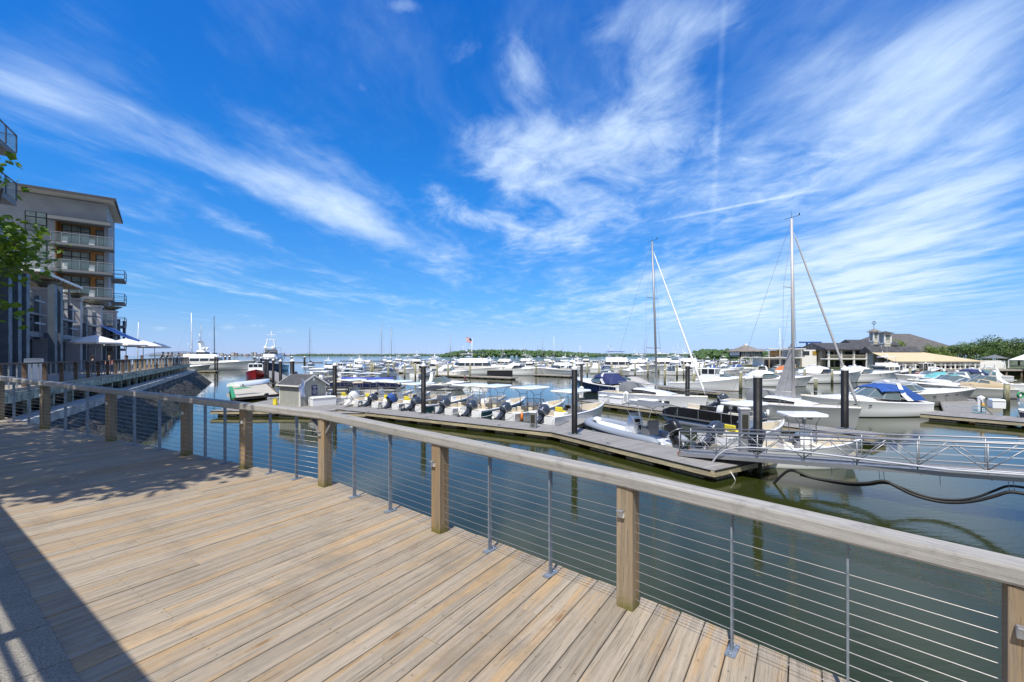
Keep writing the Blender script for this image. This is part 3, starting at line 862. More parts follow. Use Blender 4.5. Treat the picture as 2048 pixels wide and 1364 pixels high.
# ---- low commercial building along the promenade
cbd = thing('cafe_building', 'two-storey grey commercial building with stucco piers and blue-grey steel frames beside the promenade', 'building', (FX(38), 38, ZP))
O5 = Vector(cbd.location)
def cp_(y, out, z): p = Vector((FX(y), y, z)) + DNx * out; return p - O5
def boxc(mb, y0, y1, o0, o1, z0, z1):
    P = [cp_(y0, o0, z0), cp_(y1, o0, z0), cp_(y1, o1, z0), cp_(y0, o1, z0)]; Q = [p + Vector((0, 0, z1 - z0)) for p in P]
    mb.add(P + Q, [(3, 2, 1, 0), (4, 5, 6, 7), (0, 1, 5, 4), (1, 2, 6, 5), (2, 3, 7, 6), (3, 0, 4, 7)])
w_ = MB(); boxc(w_, 12, 58, -9, -1.0, ZP, 9.0); w_.build('wall', M_siding, cbd)
piers = [23.8, 30.5, 37.2, 43.9, 50.2, 56.0]
for y in piers:
    p_ = MB(); boxc(p_, y - .3, y + .3, -1.0, .12, ZP, 10.3); boxc(p_, y - .4, y + .4, -1.1, .22, 10.3, 10.5); po = p_.build('pier', M_stucco, cbd)
    for q_ in ((y + .36, y + .62, .0, .38, ZP, 8.2), (y + 1.7, y + 1.9, -.2, .1, ZP + 2.6, 9.6), (y + 4.4, y + 4.6, -.2, .1, ZP + 2.6, 9.6)):
        s_ = MB(); boxc(s_, *q_); s_.build('steel_post', M_bluesteel, cbd)
    bw = MB(); c_ = cp_(y, -.3, 10.5); bw.lathe(c_, [(.25, 0), (.35, .12), (.95, .42), (1.0, .5), (.9, .47), (.3, .3), (.05, .28)], 18); bw.build('bowl_planter', mat('copper_bowl', (.16, .15, .11), .5, .4, .3, 3), cbd)
    if y < 56:
        # windows above and shop front below
        for a, b_ in ((y + .7, y + 1.65), (y + 2.0, y + 4.3), (y + 4.7, y + 6.2)):
            f = MB(); boxc(f, a, b_, -.99, -.9, 6.8, 8.0); fo = f.build('window', M_frame, cbd)
            g_ = MB(); boxc(g_, a + .1, b_ - .1, -.895, -.885, 7.0, 7.8); g_.build('pane', M_pane, fo)
        f = MB(); boxc(f, y + .65, y + 6.3, -.99, -.92, ZP + .02, 6.3); fo = f.build('shop_window', M_frame, cbd)
        g_ = MB()
        for q in range(4): boxc(g_, y + .8 + q * 1.38, y + 2.05 + q * 1.38, -.915, -.90, ZP + .3, 6.1)
        g_.build('pane', M_glass, fo)
        l_ = MB(); boxc(l_, y + 1.4, y + 5.2, -.88, .25, 8.05, 8.2); l_.build('ledge', M_siding, cbd)
        # balcony glass on the terrace
        r_ = MB(); boxc(r_, y + .6, y + 6.2, -.72, -.66, 10.05, 10.12)
        for q in range(5): boxc(r_, y + .7 + q * 1.35, y + .76 + q * 1.35, -.72, -.66, 9.0, 10.05)
        r_.build('terrace_rail', M_alu, cbd)
        g_ = MB(); boxc(g_, y + .7, y + 6.1, -.70, -.685, 9.1, 10.0); g_.build('glass_panel', M_glasspan, cbd)
        for zz in (7.3, 8.9):
            a_ = MB(); a_.beam(cp_(y + 1.0, -.3, zz), cp_(y + 1.0, 1.0, zz), .12, .12); a_.beam(cp_(y + 1.0, .95, zz), cp_(y + 2.6, .95, zz), .12, .12); a_.build('steel_bracket', M_steel, cbd)
bm_ = MB(); boxc(bm_, 12, 57, .55, .75, 6.35, 6.72); boxc(bm_, 12, 57, .30, .54, 6.45, 6.62); bm_.build('canopy_beam', M_bluesteel, cbd)
for y in (27.0, 28.2, 29.3, 33.8, 34.9):
    m_ = MB(); boxc(m_, y, y + .45, .9, 1.3, ZP, 10.4); m_.build('steel_column', M_bluesteel, cbd)
m_ = MB(); boxc(m_, 16, 27, .2, .85, ZP, 9.4); m_.build('corner_bay', mat('dark_blue_cladding', (.045, .06, .08), .5), cbd)
tc = MB(); boxc(tc, 33.5, 42.5, -4.2, .6, 11.25, 11.42); tco = tc.build('terrace_canopy', M_white2, cbd)
sl = MB()
for q in range(12): boxc(sl, 33.8 + q * .75, 33.9 + q * .75, -4.0, .5, 11.1, 11.24)
sl.build('canopy_slat', M_palepost, tco)
for y in (34, 38, 42):
    m_ = MB(); boxc(m_, y, y + .12, -.3, -.18, 9.0, 11.1); m_.build('canopy_post', M_alu, tco)
for i, (y, dy) in enumerate(((49.5, 5.2), (58.5, 4.5))):
    aw = MB(); P = [cp_(y, .1, 8.3 - i * .6), cp_(y + dy, .1, 8.3 - i * .6), cp_(y + dy, 3.0, 6.6 - i * .5), cp_(y, 3.0, 6.6 - i * .5)]
    aw.slab(P, .06); a_ = aw.build('awning', M_blue, None); a_.data.transform(Matrix.Translation(O5)); a_.location = (0, 0, 0)
    tag(a_, ('blue sloping canvas awning over the cafe umbrellas', 'narrow blue awning edge beyond the larger blue awning')[i], 'awning', 'awnings on the cafe building')
    COL.objects.update() if False else None

# ---- umbrellas, tables, sandwich board
def make_umbrella():
    u = thing('cafe_umbrella', 'x', 'umbrella', group='white umbrellas on the promenade')
    c = MB(); n = 8; rim = []; R_ = 1.85
    prof = [(.06, 3.18), (.5, 3.05), (1.1, 2.86), (R_, 2.52), (R_, 2.40), (R_ - .04, 2.40), (R_ - .04, 2.49), (1.05, 2.82), (.05, 3.12)]
    rings = [[Vector((r * math.cos(2 * math.pi * k / n), r * math.sin(2 * math.pi * k / n), z)) for k in range(n)] for r, z in prof]
    c.ring_loft(rings, smooth=False, caps=False); c.build('canopy', mat('white_canvas', (.74, .72, .68), .9), u)
    p = MB(); p.tube([(0, 0, .05), (0, 0, 3.3)], .035, 8); p.build('pole', M_alu, u)
    b = MB(); b.box((0, 0, .06), (.8, .8, .12)); b.build('base', M_conc, u, bevel=.02)
    r = MB()
    for k in range(8):
        a = 2 * math.pi * k / 8; r.tube([(0, 0, 2.6), (1.1 * math.cos(a), 1.1 * math.sin(a), 2.80)], .012, 4)
    r.build('rib', M_alu, u)
    return u
um = make_umbrella()
def onp(y, back): p = Vector((EX(y), y, ZP)) - DNx * back; return p
for i, (y, bk, lb) in enumerate(((41.5, 3.0, 'nearest and largest looking white cafe umbrella beside the grey piers'), (49.5, 2.5, 'white cafe umbrella just behind the nearest one'), (56.0, 2.2, 'third white cafe umbrella along the promenade'), (63.0, 2.2, 'farthest white cafe umbrella, beside the people at the railing'))):
    o = um if i == 0 else copy_tree(um); o.location = onp(y, bk); o['label'] = lb
def make_table():
    t_ = thing('cafe_table', 'x', 'table', group='dark cafe tables on the promenade')
    a = MB(); a.lathe((0, 0, .72), [(.02, 0), (.4, 0), (.4, .03), (.02, .03)], 14); a.build('tabletop', M_black, t_)
    b = MB(); b.tube([(0, 0, .03), (0, 0, .72)], .03, 6); b.box((0, 0, .02), (.45, .45, .03)); b.build('leg', M_black, t_); return t_
def make_chair():
    t_ = thing('cafe_chair', 'x', 'chair', group='dark cafe chairs on the promenade')
    a = MB(); a.box((0, 0, .45), (.42, .42, .04)); a.build('seat', M_black, t_)
    b = MB(); b.box((-.2, 0, .75), (.03, .4, .35)); b.build('backrest', M_black, t_)
    for sx_ in (-.18, .18):
        for sy_ in (-.18, .18): l = MB(); l.box((sx_, sy_, .22), (.03, .03, .43)); l.build('leg', M_black, t_)
    return t_
tb0, ch0 = make_table(), make_chair()
ords = ['first', 'second', 'third', 'fourth', 'fifth', 'sixth', 'seventh', 'eighth', 'ninth', 'tenth', 'eleventh', 'twelfth']
k = 0
for i, (y, bk) in enumerate(((37.5, 2.1), (40.5, 2.6), (44.0, 1.9), (47.5, 2.4), (51, 1.8), (54.5, 2.3))):
    p = onp(y, bk); o = tb0 if i == 0 else copy_tree(tb0); o.location = p; o['label'] = 'round dark cafe table, %s from the left behind the promenade railing' % ords[i]
    for j, (dx_, r_) in enumerate(((-.75, 0), (.75, math.pi))):
        o = ch0 if k == 0 else copy_tree(ch0); o.location = p + DPx * dx_; o.rotation_euler = (0, 0, az + r_); o['label'] = 'dark cafe chair on the %s side of the %s cafe table from the left' % (('near', 'far')[j], ords[i]); k += 1
sb = thing('sandwich_board', 'white a-frame sandwich board standing on the promenade by the grey piers', 'sign', onp(24.8, 1.35), az + math.pi / 2 + .3)
for s_ in (-1, 1):
    m_ = MB(); m_.box((0, s_ * .22, .62), (.72, .035, 1.22), rx=s_ * .28); m_.build('panel', M_white2, sb)
m_ = MB(); m_.box((0, .07, 1.2), (.6, .18, .06)); m_.build('handle', M_white2, sb)
m_ = MB(); m_.box((0, -.245, .66), (.52, .012, .78), rx=-.28); m_.build('poster', mat('sign_face_gray', (.22, .24, .30), .5, 0, .6, 7), sb)

# ---- shade structure beside the deck, out of frame: its frame throws the straight shadow at lower left
pg = thing('walkway_pergola', 'flat steel pergola frame over the paving, out of frame at the left', 'pergola', (q0 + nq * 1.5 + Vector((-1.2, -1.5, 2.9 - q0.z)))); pg.location.z = zdeck(q0.x, q0.y)
O6 = Vector(pg.location); H6 = 3.0
back = -Vector((-sx, -sy, 0)) * (H6 / sz)       # offset that puts the shadow where it is wanted
def shp(s, n_): p = q0 + dq * s + nq * n_ + back; p.z = zdeck(q0.x, q0.y) + H6; return p - O6
m_ = MB(); m_.beam(shp(-4.0, .0), shp(4.5, .0), .33, .12); m_.build('outer_beam', M_bluesteel, pg)
m_ = MB()
m_.beam(shp(-4.0, .275), shp(4.5, .275), .022, .05)
m_.build('wire_bar', M_bluesteel, pg); m_ = MB(); m_.beam(shp(-4.0, .37), shp(4.5, .37), .022, .05); m_.build('wire_bar', M_bluesteel, pg); m_ = MB(); m_.beam(shp(-4.0, .95), shp(4.5, .95), .4, .14); m_.build('inner_beam', M_bluesteel, pg)
for s in (-3.2, -1.9, -.2, .95, 2.25, 3.5):
    m_ = MB(); m_.beam(shp(s, .165), shp(s, 2.6), .13, .12); m_.build('rafter', M_bluesteel, pg)
for s in (-3.9, 4.4):
    m_ = MB(); a = shp(s, 2.4); m_.beam(a, Vector((a.x, a.y, 0)), .12, .12); m_.build('post', M_bluesteel, pg)

# ---- tree beside the deck
def leaf_mesh(mb, p, size, nrm, ang):
    n = nrm.normalized(); a = n.orthogonal().normalized(); b_ = n.cross(a); ca_, sa_ = math.cos(ang), math.sin(ang)
    u = a * ca_ + b_ * sa_; v = n.cross(u); s = size
    pts = [(0, -.5, 0), (.28, -.22, .03), (.5, .12, 0), (.24, .28, .04), (.0, .5, -.02), (-.24, .28, .04), (-.5, .12, 0), (-.28, -.22, .03)]
    mb.add([p + u * (x * s) + v * (y * s) + n * (z * s) for x, y, z in pts] + [p + n * (-.05 * s)], [(0, 1, 8), (1, 2, 3, 8), (3, 4, 8), (4, 5, 8), (5, 6, 7, 8), (7, 0, 8)])
def leaf_mat(name, a, b, trans=.35):
    m = bpy.data.materials.new(name); m.use_nodes = True
    g = NT(m.node_tree); bs = g.n['Principled BSDF']
    pos = g.new('ShaderNodeNewGeometry').outputs['Position']
    g.put(bs.inputs['Base Color'], g.mix(g.ramp(g.noise(pos, 1.4, 4, .7), .3, .7), a, b)); bs.inputs['Roughness'].default_value = .5
    if trans:
        tr = g.new('ShaderNodeBsdfTranslucent'); g.put(tr.inputs[0], (b[0] * 1.6, b[1] * 1.5, b[2], 1)); mx = g.new('ShaderNodeMixShader'); mx.inputs[0].default_value = trans
        out = [n for n in g.n if n.type == 'OUTPUT_MATERIAL'][0]
        g.l.new(bs.outputs[0], mx.inputs[1]); g.l.new(tr.outputs[0], mx.inputs[2]); g.l.new(mx.outputs[0], out.inputs[0])
    return m
M_leaf = leaf_mat('broad_green_leaves', (.065, .125, .012), (.16, .26, .025), .3)
M_bark = mat('tree_bark', (.10, .08, .055), .9, 0, .4, 8, .6, 20)
tr_ = thing('street_tree', 'broad-leaved green tree whose branches reach in at the left edge above the promenade', 'tree', (-12.2, 4.6, zdeck(-12.2, 4.6) - .1))
O7 = Vector(tr_.location)
lf = MB(); rnd = random.Random(5)
clusters = []
def crown(c, rx, ry, rz_, n_, size, wts=None):
    for _ in range(n_):
        while True:
            q = Vector((rnd.uniform(-1, 1), rnd.uniform(-1, 1), rnd.uniform(-1, 1)))
            if .15 < q.length < 1: break
        p = Vector(c) + Vector((q.x * rx, q.y * ry, q.z * rz_))
        clusters.append(p)
        for _k in range(7 if size < .16 else 8):
            o_ = Vector((rnd.gauss(0, .16), rnd.gauss(0, .16), rnd.gauss(0, .12)))
            leaf_mesh(lf, p + o_ - O7, size * rnd.uniform(.7, 1.2), Vector((rnd.uniform(-.7, .7), rnd.uniform(-.7, .7), rnd.uniform(.3, 1))), rnd.uniform(0, 6.3))
crown((-10.6, 3.6, 10.6), 3.2, 2.9, 2.6, 900, .17)
crown((-13.2, 4.8, 11.5), 2.6, 3.3, 2.8, 500, .17)
crown((-7.7, 3.7, 10.6), 1.9, 1.7, 1.6, 420, .17)
crown((-8.50, 7.5, 6.65), .55, .7, .40, 90, .105); crown((-8.15, 7.5, 6.95), .32, .35, .16, 22, .105); crown((-9.2, 7.6, 6.9), .7, .7, .6, 90, .11)
crown((-8.35, 7.4, 8.1), .14, .2, .17, 3, .13); crown((-8.45, 7.5, 5.75), .16, .3, .25, 6, .13); crown((-8.9, 7.5, 7.9), .4, .3, .3, 9, .15)
lf.build('crown', M_leaf, tr_)
tk = MB(); tk.tube([(0, 0, 0), (.1, 0, 1.5), (.3, -.2, 3.4), (.9, -.5, 5.8), (1.5, -.9, 8.0)], .2, 10, rr=[.24, .19, .16, .12, .05])
for a, b_, c_ in (((3.0, 2.5, 3.6), (3.7, 2.9, 3.55), (4.1, 2.9, 3.75)), ((3.0, 2.5, 3.6), (3.5, 2.95, 3.9), (3.8, 2.9, 4.6)), ((.3, -.2, 3.0), (2.0, 1.4, 3.6), (3.5, 2.9, 3.7)), ((.2, -.1, 2.6), (1.8, 1.5, 4.2), (3.2, 2.9, 4.9)), ((.9, -.5, 5.6), (-.5, .5, 7.4), (-1.4, .8, 9)), ((.6, -.3, 4.6), (2.1, -1.1, 7), (3.0, -.8, 8.6))):
    tk.tube([a, b_, c_], .08, 6, rr=[.09, .05, .015])
tk.build('trunk', M_bark, tr_)
# ------------------------------------------------------------------ boat building kit (x forward from the stern, water level z = 0)
class Hull:
    def __init__(s, L, B, fs, fb, transom=.86, rake=.9, full=2.3, flare=.55):
        s.L, s.B, s.fs, s.fb, s.tr, s.rake, s.full, s.flare = L, B, fs, fb, transom, rake, full, flare
    def hb(s, t):
        if t < .42: return s.B / 2 * (s.tr + (1 - s.tr) * math.sin(math.pi / 2 * t / .42))
        return max(.015, s.B / 2 * (1 - ((t - .42) / .58) ** s.full))
    def sz(s, t): return s.fs + (s.fb - s.fs) * t ** 1.7
    def x(s, t, zf=1.0): return s.L * t - s.rake * (1 - zf) * t ** 4
    def side(s, t, n_=6):
        hb, z = s.hb(t), s.sz(t); wb = hb * (.93 - s.flare * t ** 3)
        return [(0, -.42), (wb * .92, -.12), (wb, .07), (wb + (hb - wb) * .45, z * .45), (hb * .995, z - .12), (hb + .02, z - .07), (hb + .02, z - .02), (hb, z)]
    def build(s, name, mats, parent, n=16):
        """mats = bottom, stripe, lower side, upper side, rub rail"""
        m = MB(); rings = []
        for i in range(n + 1):
            t = i / n; pr = s.side(t); z = s.sz(t); rg = []
            full = pr[::-1] + [(-y, z_) for y, z_ in pr[1:]]
            for y, z_ in full: rg.append((s.x(t, max(0, min(1, (z_ + .4) / (z + .4)))), y, z_))
            rings.append(rg)
        half = [4, 4, 3, 3, 2, 0, 0]      # from sheer to keel
        strips = [4, 4, 3, 2, 2, 1, 0]
        order = strips + strips[::-1]
        m.ring_loft(rings, closed=False, caps=False, mats=order + [0])
        m.mi(3).add(rings[0], [tuple(range(len(rings[0])))])
        return m.build(name, mats, parent)
    def deck(s, name, mats, parent, cock=None, cam=.06, n=16, inset=.16):
        """mats = deck, cockpit; cock = list of (t0, t1, sole z)"""
        m = MB(); ts = sorted(set([i / n for i in range(n + 1)] + [c for a in (cock or []) for c in a[:2]]))
        st = []
        for t in ts:
            st.append((t, None))
        def ring(t, sole, hbk=None):
            hb, z = s.hb(t), s.sz(t); hi = max(.008, hb - inset); x = s.x(t) - .004
            if sole is None: pr = [(hb, z), (hi, z + .012), (hi * .98, z + .014), (hi * .5, z + cam * .8), (0, z + cam)]
            else: pr = [(hb, z), (hi, z + .012), (hi * .96, sole + .02), (hi * .5, sole), (0, sole)]
            return [(x, y, z_) for y, z_ in pr] + [(x, -y, z_) for y, z_ in pr[:-1][::-1]]
        def inc(t):
            for a in (cock or []):
                if a[0] <= t <= a[1]: return a
            return None
        rings = []; 
        for i, t in enumerate(ts):
            pv_ = inc((t + ts[i - 1]) / 2) if i else None; nx = inc((t + ts[i + 1]) / 2) if i < len(ts) - 1 else pv_
            if i and (pv_ is None) != (nx is None) or (i and pv_ and nx and pv_[2] != nx[2]):
                rings.append(ring(t, pv_[2] if pv_ else None)); rings.append(ring(t, nx[2] if nx else None))
            else: rings.append(ring(t, nx[2] if nx else None))
        m.ring_loft(rings, closed=False, caps=False, smooth=False, mats=[0, 1, 1, 1, 1, 1, 1, 0, 0] if cock else [0] * 9)
        return m.build(name, mats, parent)

def outline(x0, x1, w0, w1, r=.25, n=4):
    """rounded rectangle seen from above: stern width w0, bow width w1"""
    pts = []
    for (cx, cy, a0) in ((x1 - r, w1 / 2 - r, 0), (x0 + r, w0 / 2 - r, 90), (x0 + r, -w0 / 2 + r, 180), (x1 - r, -w1 / 2 + r, 270)):
        for k in range(n + 1):
            a = R(a0 + 90 * k / n); pts.append((cx + r * math.cos(a), cy + r * math.sin(a)))
    return pts
def house(m, x0, x1, w0, w1, z0, z1, rf=.0, ra=.0, tum=.0, r=.25, camber=.05, grow=0, f0=0, f1=1, cap=True):
    """superstructure block; rf/ra = how far front/back lean in towards the top, tum = side lean"""
    rings = []
    for f in (f0, f1):
        rr = r
        o = outline(x0 + ra * f - grow, x1 - rf * f + grow, w0 - 2 * tum * f + 2 * grow, w1 - 2 * tum * f + 2 * grow, rr)
        rings.append([(x, y, z0 + (z1 - z0) * f) for x, y in o])
    if cap and camber:
        c = [(x0 + ra + x1 - rf) / 2]
        top = rings[-1]; rings.append([((p[0] - c[0]) * .8 + c[0], p[1] * .8, p[2] + camber) for p in top])
    m.ring_loft(rings, smooth=True, caps=cap)
    return m
def rail_tube(m, pts, h, r=.014, posts=True, mid=True):
    P = [Vector(p) for p in pts]
    m.tube([p + Vector((0, 0, h)) for p in P], r, 5)
    if mid: m.tube([p + Vector((0, 0, h * .5)) for p in P], r * .7, 4)
    if posts:
        for p in P: m.tube([p, p + Vector((0, 0, h))], r, 4)
def outboard(parent, mat_cowl, x=-.15, y=0, z=.75, tilt=58, scale=1.0, name='outboard_motor'):
    o = bpy.data.objects.new(name, None); link(o, parent); o.location = (x, y, z); o.rotation_euler = (0, R(tilt), 0); o.scale = (scale,) * 3; o.empty_display_size = .1
    c = MB(); rings = []
    for zz, a, b_, off in ((.02, .20, .13, -.02), (.10, .28, .19, -.04), (.30, .31, .205, -.06), (.50, .30, .20, -.06), (.62, .25, .165, -.03), (.67, .16, .11, -.01)):
        rings.append([(off + a * math.copysign(abs(math.cos(q)) ** .65, math.cos(q)), b_ * math.copysign(abs(math.sin(q)) ** .65, math.sin(q)), zz) for q in [2 * math.pi * k / 16 for k in range(16)]])
    c.ring_loft(rings); c.mi(1)
    c.ring_loft([[(p[0] * 1.012, p[1] * 1.015, zz) for p in rings[2]] for zz in (.14, .175)], caps=False)
    co = c.build('cowl', [mat_cowl, M_alu], o)
    l = MB(); l.ring_loft([[(ox + a * math.cos(q), b_ * math.sin(q), zz) for q in [2 * math.pi * k / 10 for k in range(10)]] for zz, a, b_, ox in ((.04, .17, .12, 0), (-.25, .13, .09, 0), (-.55, .10, .05, .0), (-.72, .11, .035, -.02), (-.95, .08, .02, -.04))])
    l.box((-.1, 0, -.58), (.42, .16, .015))
    l.tube([(.12, 0, -.74), (.02, 0, -.76), (-.16, 0, -.76), (-.26, 0, -.76)], .06, 10, rr=[.01, .06, .06, .035])
    l.box((.19, 0, -.10), (.12, .26, .36)); l.build('leg', mat_cowl, o)
    p = MB()
    for k in range(3):
        a = 2 * math.pi * k / 3; d = Vector((0, math.cos(a), math.sin(a))); s_ = Vector((.06, -math.sin(a) * .09, math.cos(a) * .09))
        c0 = Vector((-.28, 0, -.76)); p.slab([c0 + d * .04 - s_ * .4, c0 + d * .17 - s_, c0 + d * .19 + s_ * .6, c0 + d * .04 + s_ * .5], .008)
    p.build('propeller', M_black, o)
    return o
def ttop(parent, x0, x1, w, z, zs, mt, frame=M_alu, name='hard_top', th=.11, legs=None, xb=None):
    m = MB(); rings = []
    for f, g_ in ((0, -.03), (.35, .0), (1, -.04)):
        rings.append([(x, y, z + th * f + .05 * (1 - (2 * y / w) ** 2) * (f > .3)) for x, y in outline(x0 - g_, x1 + g_, w + g_, w * .92 + g_, .28)])
    m.ring_loft(rings); t_ = m.build(name, mt, parent)
    m = MB(); hw = w * .33; xm = (x0 + x1) / 2
    for s_ in (-1, 1):
        xa, xb_ = (x0 + .35, x1 - .45)
        m.tube([(xm - .35, s_ * hw * .9, zs), (xm - .42, s_ * hw, z - .35), (xa, s_ * hw * 1.05, z)], .022, 6)
        m.tube([(xm + .45, s_ * hw * .9, zs), (xm + .4, s_ * hw, z - .35), (xb_, s_ * hw * 1.05, z)], .022, 6)
        m.tube([(xm - .40, s_ * hw, z - .45), (xm + .42, s_ * hw, z - .45)], .016, 5)
        m.tube([(xm - .37, s_ * hw * .92, zs + .5), (xm + .44, s_ * hw * .92, zs + .5)], .016, 5)
    m.tube([(x0 + .35, -hw, z - .01), (x0 + .35, hw, z - .01)], .018, 5); m.tube([(x1 - .45, -hw, z - .01), (x1 - .45, hw, z - .01)], .018, 5)
    m.build('top_frame', frame, parent)
    return t_

def open_boat(label, hullm=M_white, top='hard', topm=None, engine=M_engine, L=7.3, B=2.6, frame=M_alu, seatm=M_cream, yellow=False, dual=False, group='rental motorboats tied stern-to along the near dock', name='motorboat', tilt=58, eng=True, cat='boat'):
    t = thing(name, label, cat, group=group)
    h = Hull(L, B, .88, 1.36, .88, .8, 2.2)
    h.build('hull', [M_bottom, hullm, hullm, hullm if hullm is not M_teal else M_white, M_alu], t)
    if dual:
        pass
    sole = .42
    h.deck('deck', [M_white, M_cream], t, cock=[(.05, .47, sole), (.56, .90, sole + .06)] if not yellow else [(.05, .90, sole)])
    if yellow or top == 'ttop':
        c = MB(); house(c, L * .38, L * .38 + .85, .75, .65, sole, 1.45, .15, .0, .05, .12); c.build('console', M_white, t)
        c = MB(); house(c, L * .38 + .3, L * .38 + .82, .72, .6, 1.46, 1.95, .25, .05, .08, .08, 0, cap=False); c.build('windshield', M_clear, t)
        c = MB(); c.box((L * .38 - .025, 0, 1.28), (.03, .5, .24), ry=-.3); c.build('dashboard', M_black, t)
        c = MB(); c.lathe((0, 0, 0), [(.15, -.01), (.17, 0), (.15, .01)], 14); w_ = c.build('steering_wheel', M_black, t); w_.location = (L * .38 - .1, .12, 1.15); w_.rotation_euler = (0, R(70), 0)
        c = MB(); c.box((L * .27, 0, sole + .32), (.5, .9, .5)); c.mi(1).box((L * .27, 0, sole + .60), (.44, .66, .08)).box((L * .27 - .22, 0, sole + .78), (.08, .66, .30), ry=-.12)
        c.build('seat', [M_white, M_yellow if yellow else seatm], t, bevel=.03)
        c = MB(); c.box((L * .62, 0, sole + .25), (.7, .8, .4)); c.build('bow_seat', seatm, t, bevel=.05)
    else:
        # twin-console runabout
        for s_ in (-1, 1):
            c = MB(); house(c, L * .47, L * .56, .78, .7, sole, 1.35, .12, 0, .03, .1); o = c.build('console', M_white, t); o.location = (0, s_ * .66, 0)
            c = MB(); c.box((L * .34, s_ * .58, sole + .24), (.45, .42, .34)); c.box((L * .34 - .2, s_ * .58, sole + .52), (.10, .38, .34), ry=-.15); c.build('seat', seatm, t, bevel=.05)
        ws = MB(); pts0 = []; pts1 = []
        for a in (-90, -60, -30, 0, 30, 60, 90):
            pts0.append((L * .50 + .62 * math.cos(R(a)), 1.02 * math.sin(R(a)), 1.16 + .06)); pts1.append((L * .46 + .50 * math.cos(R(a)), .92 * math.sin(R(a)), 1.62))
        ws.ring_loft([pts0, pts1], closed=False, caps=False); ws.build('windshield', M_clear, t)
        ws = MB(); ws.tube(pts1, .018, 5); ws.tube(pts0, .015, 5)
        for i in range(7): ws.tube([pts0[i], pts1[i]], .012, 4)
        ws.build('windshield_frame', frame, t)
        c = MB()
        for s_ in (-1, 1): c.box((L * .74, s_ * .55, sole + .30), (L * .22, .42, .40), rz=-s_ * .12)
        c.cur = 0; c.box((L * .12, 0, sole + .24), (.5, 1.7, .45)); c.build('bench', seatm, t, bevel=.05)
    if top == 'hard': ttop(t, L * .22, L * .58, B * .84, 2.48, sole + .3, topm or M_white, frame)
    elif top == 'ttop': ttop(t, L * .24, L * .62, B * .76, 2.36, sole + .1, topm or M_white, frame)
    elif top == 'bimini':
        m = MB(); rings = []
        for k in range(7):
            x = L * .14 + (L * .44) * k / 6; zc = 2.15 + .17 * math.sin(math.pi * k / 6) ** .7 + (.05 if k == 3 else 0)
            rings.append([(x, y, zc - .12 * (abs(y) / 1.05) ** 3) for y in [-1.05 + 2.1 * j / 8 for j in range(9)]] + [(x, y, zc - .12 * (abs(y) / 1.05) ** 3 - .02) for y in [1.05 - 2.1 * j / 8 for j in range(9)]])
        m.ring_loft(rings); m.build('bimini_top', topm or M_blackc, t)
        m = MB()
        for s_ in (-1, 1):
            for xx in (L * .15, L * .36, L * .57): m.tube([(L * .36, s_ * 1.06, .95), (xx, s_ * 1.04, 2.08)], .013, 5)
        m.build('top_frame', frame, t)
    r_ = MB()
    pts = [(h.x(q), s_ * (h.hb(q) - .08), h.sz(q)) for s_, qs in ((1, (.60, .72, .84, .94)), (-1, (.94, .84, .72, .60))) for q in qs]
    rail_tube(r_, pts, .20, .012, mid=False); r_.build('bow_rail', M_alu, t)
    if eng:
        outboard(t, engine, -.12, 0, .84, tilt, 1.38)
    return t
def place(o, st, bow=None, rz=None, z=0):
    st = Vector((st[0], st[1], z)); o.location = st
    if bow is not None: o.rotation_euler = (0, 0, math.atan2(bow[1] - st.y, bow[0] - st.x))
    else: o.rotation_euler = (0, 0, rz)
    return o

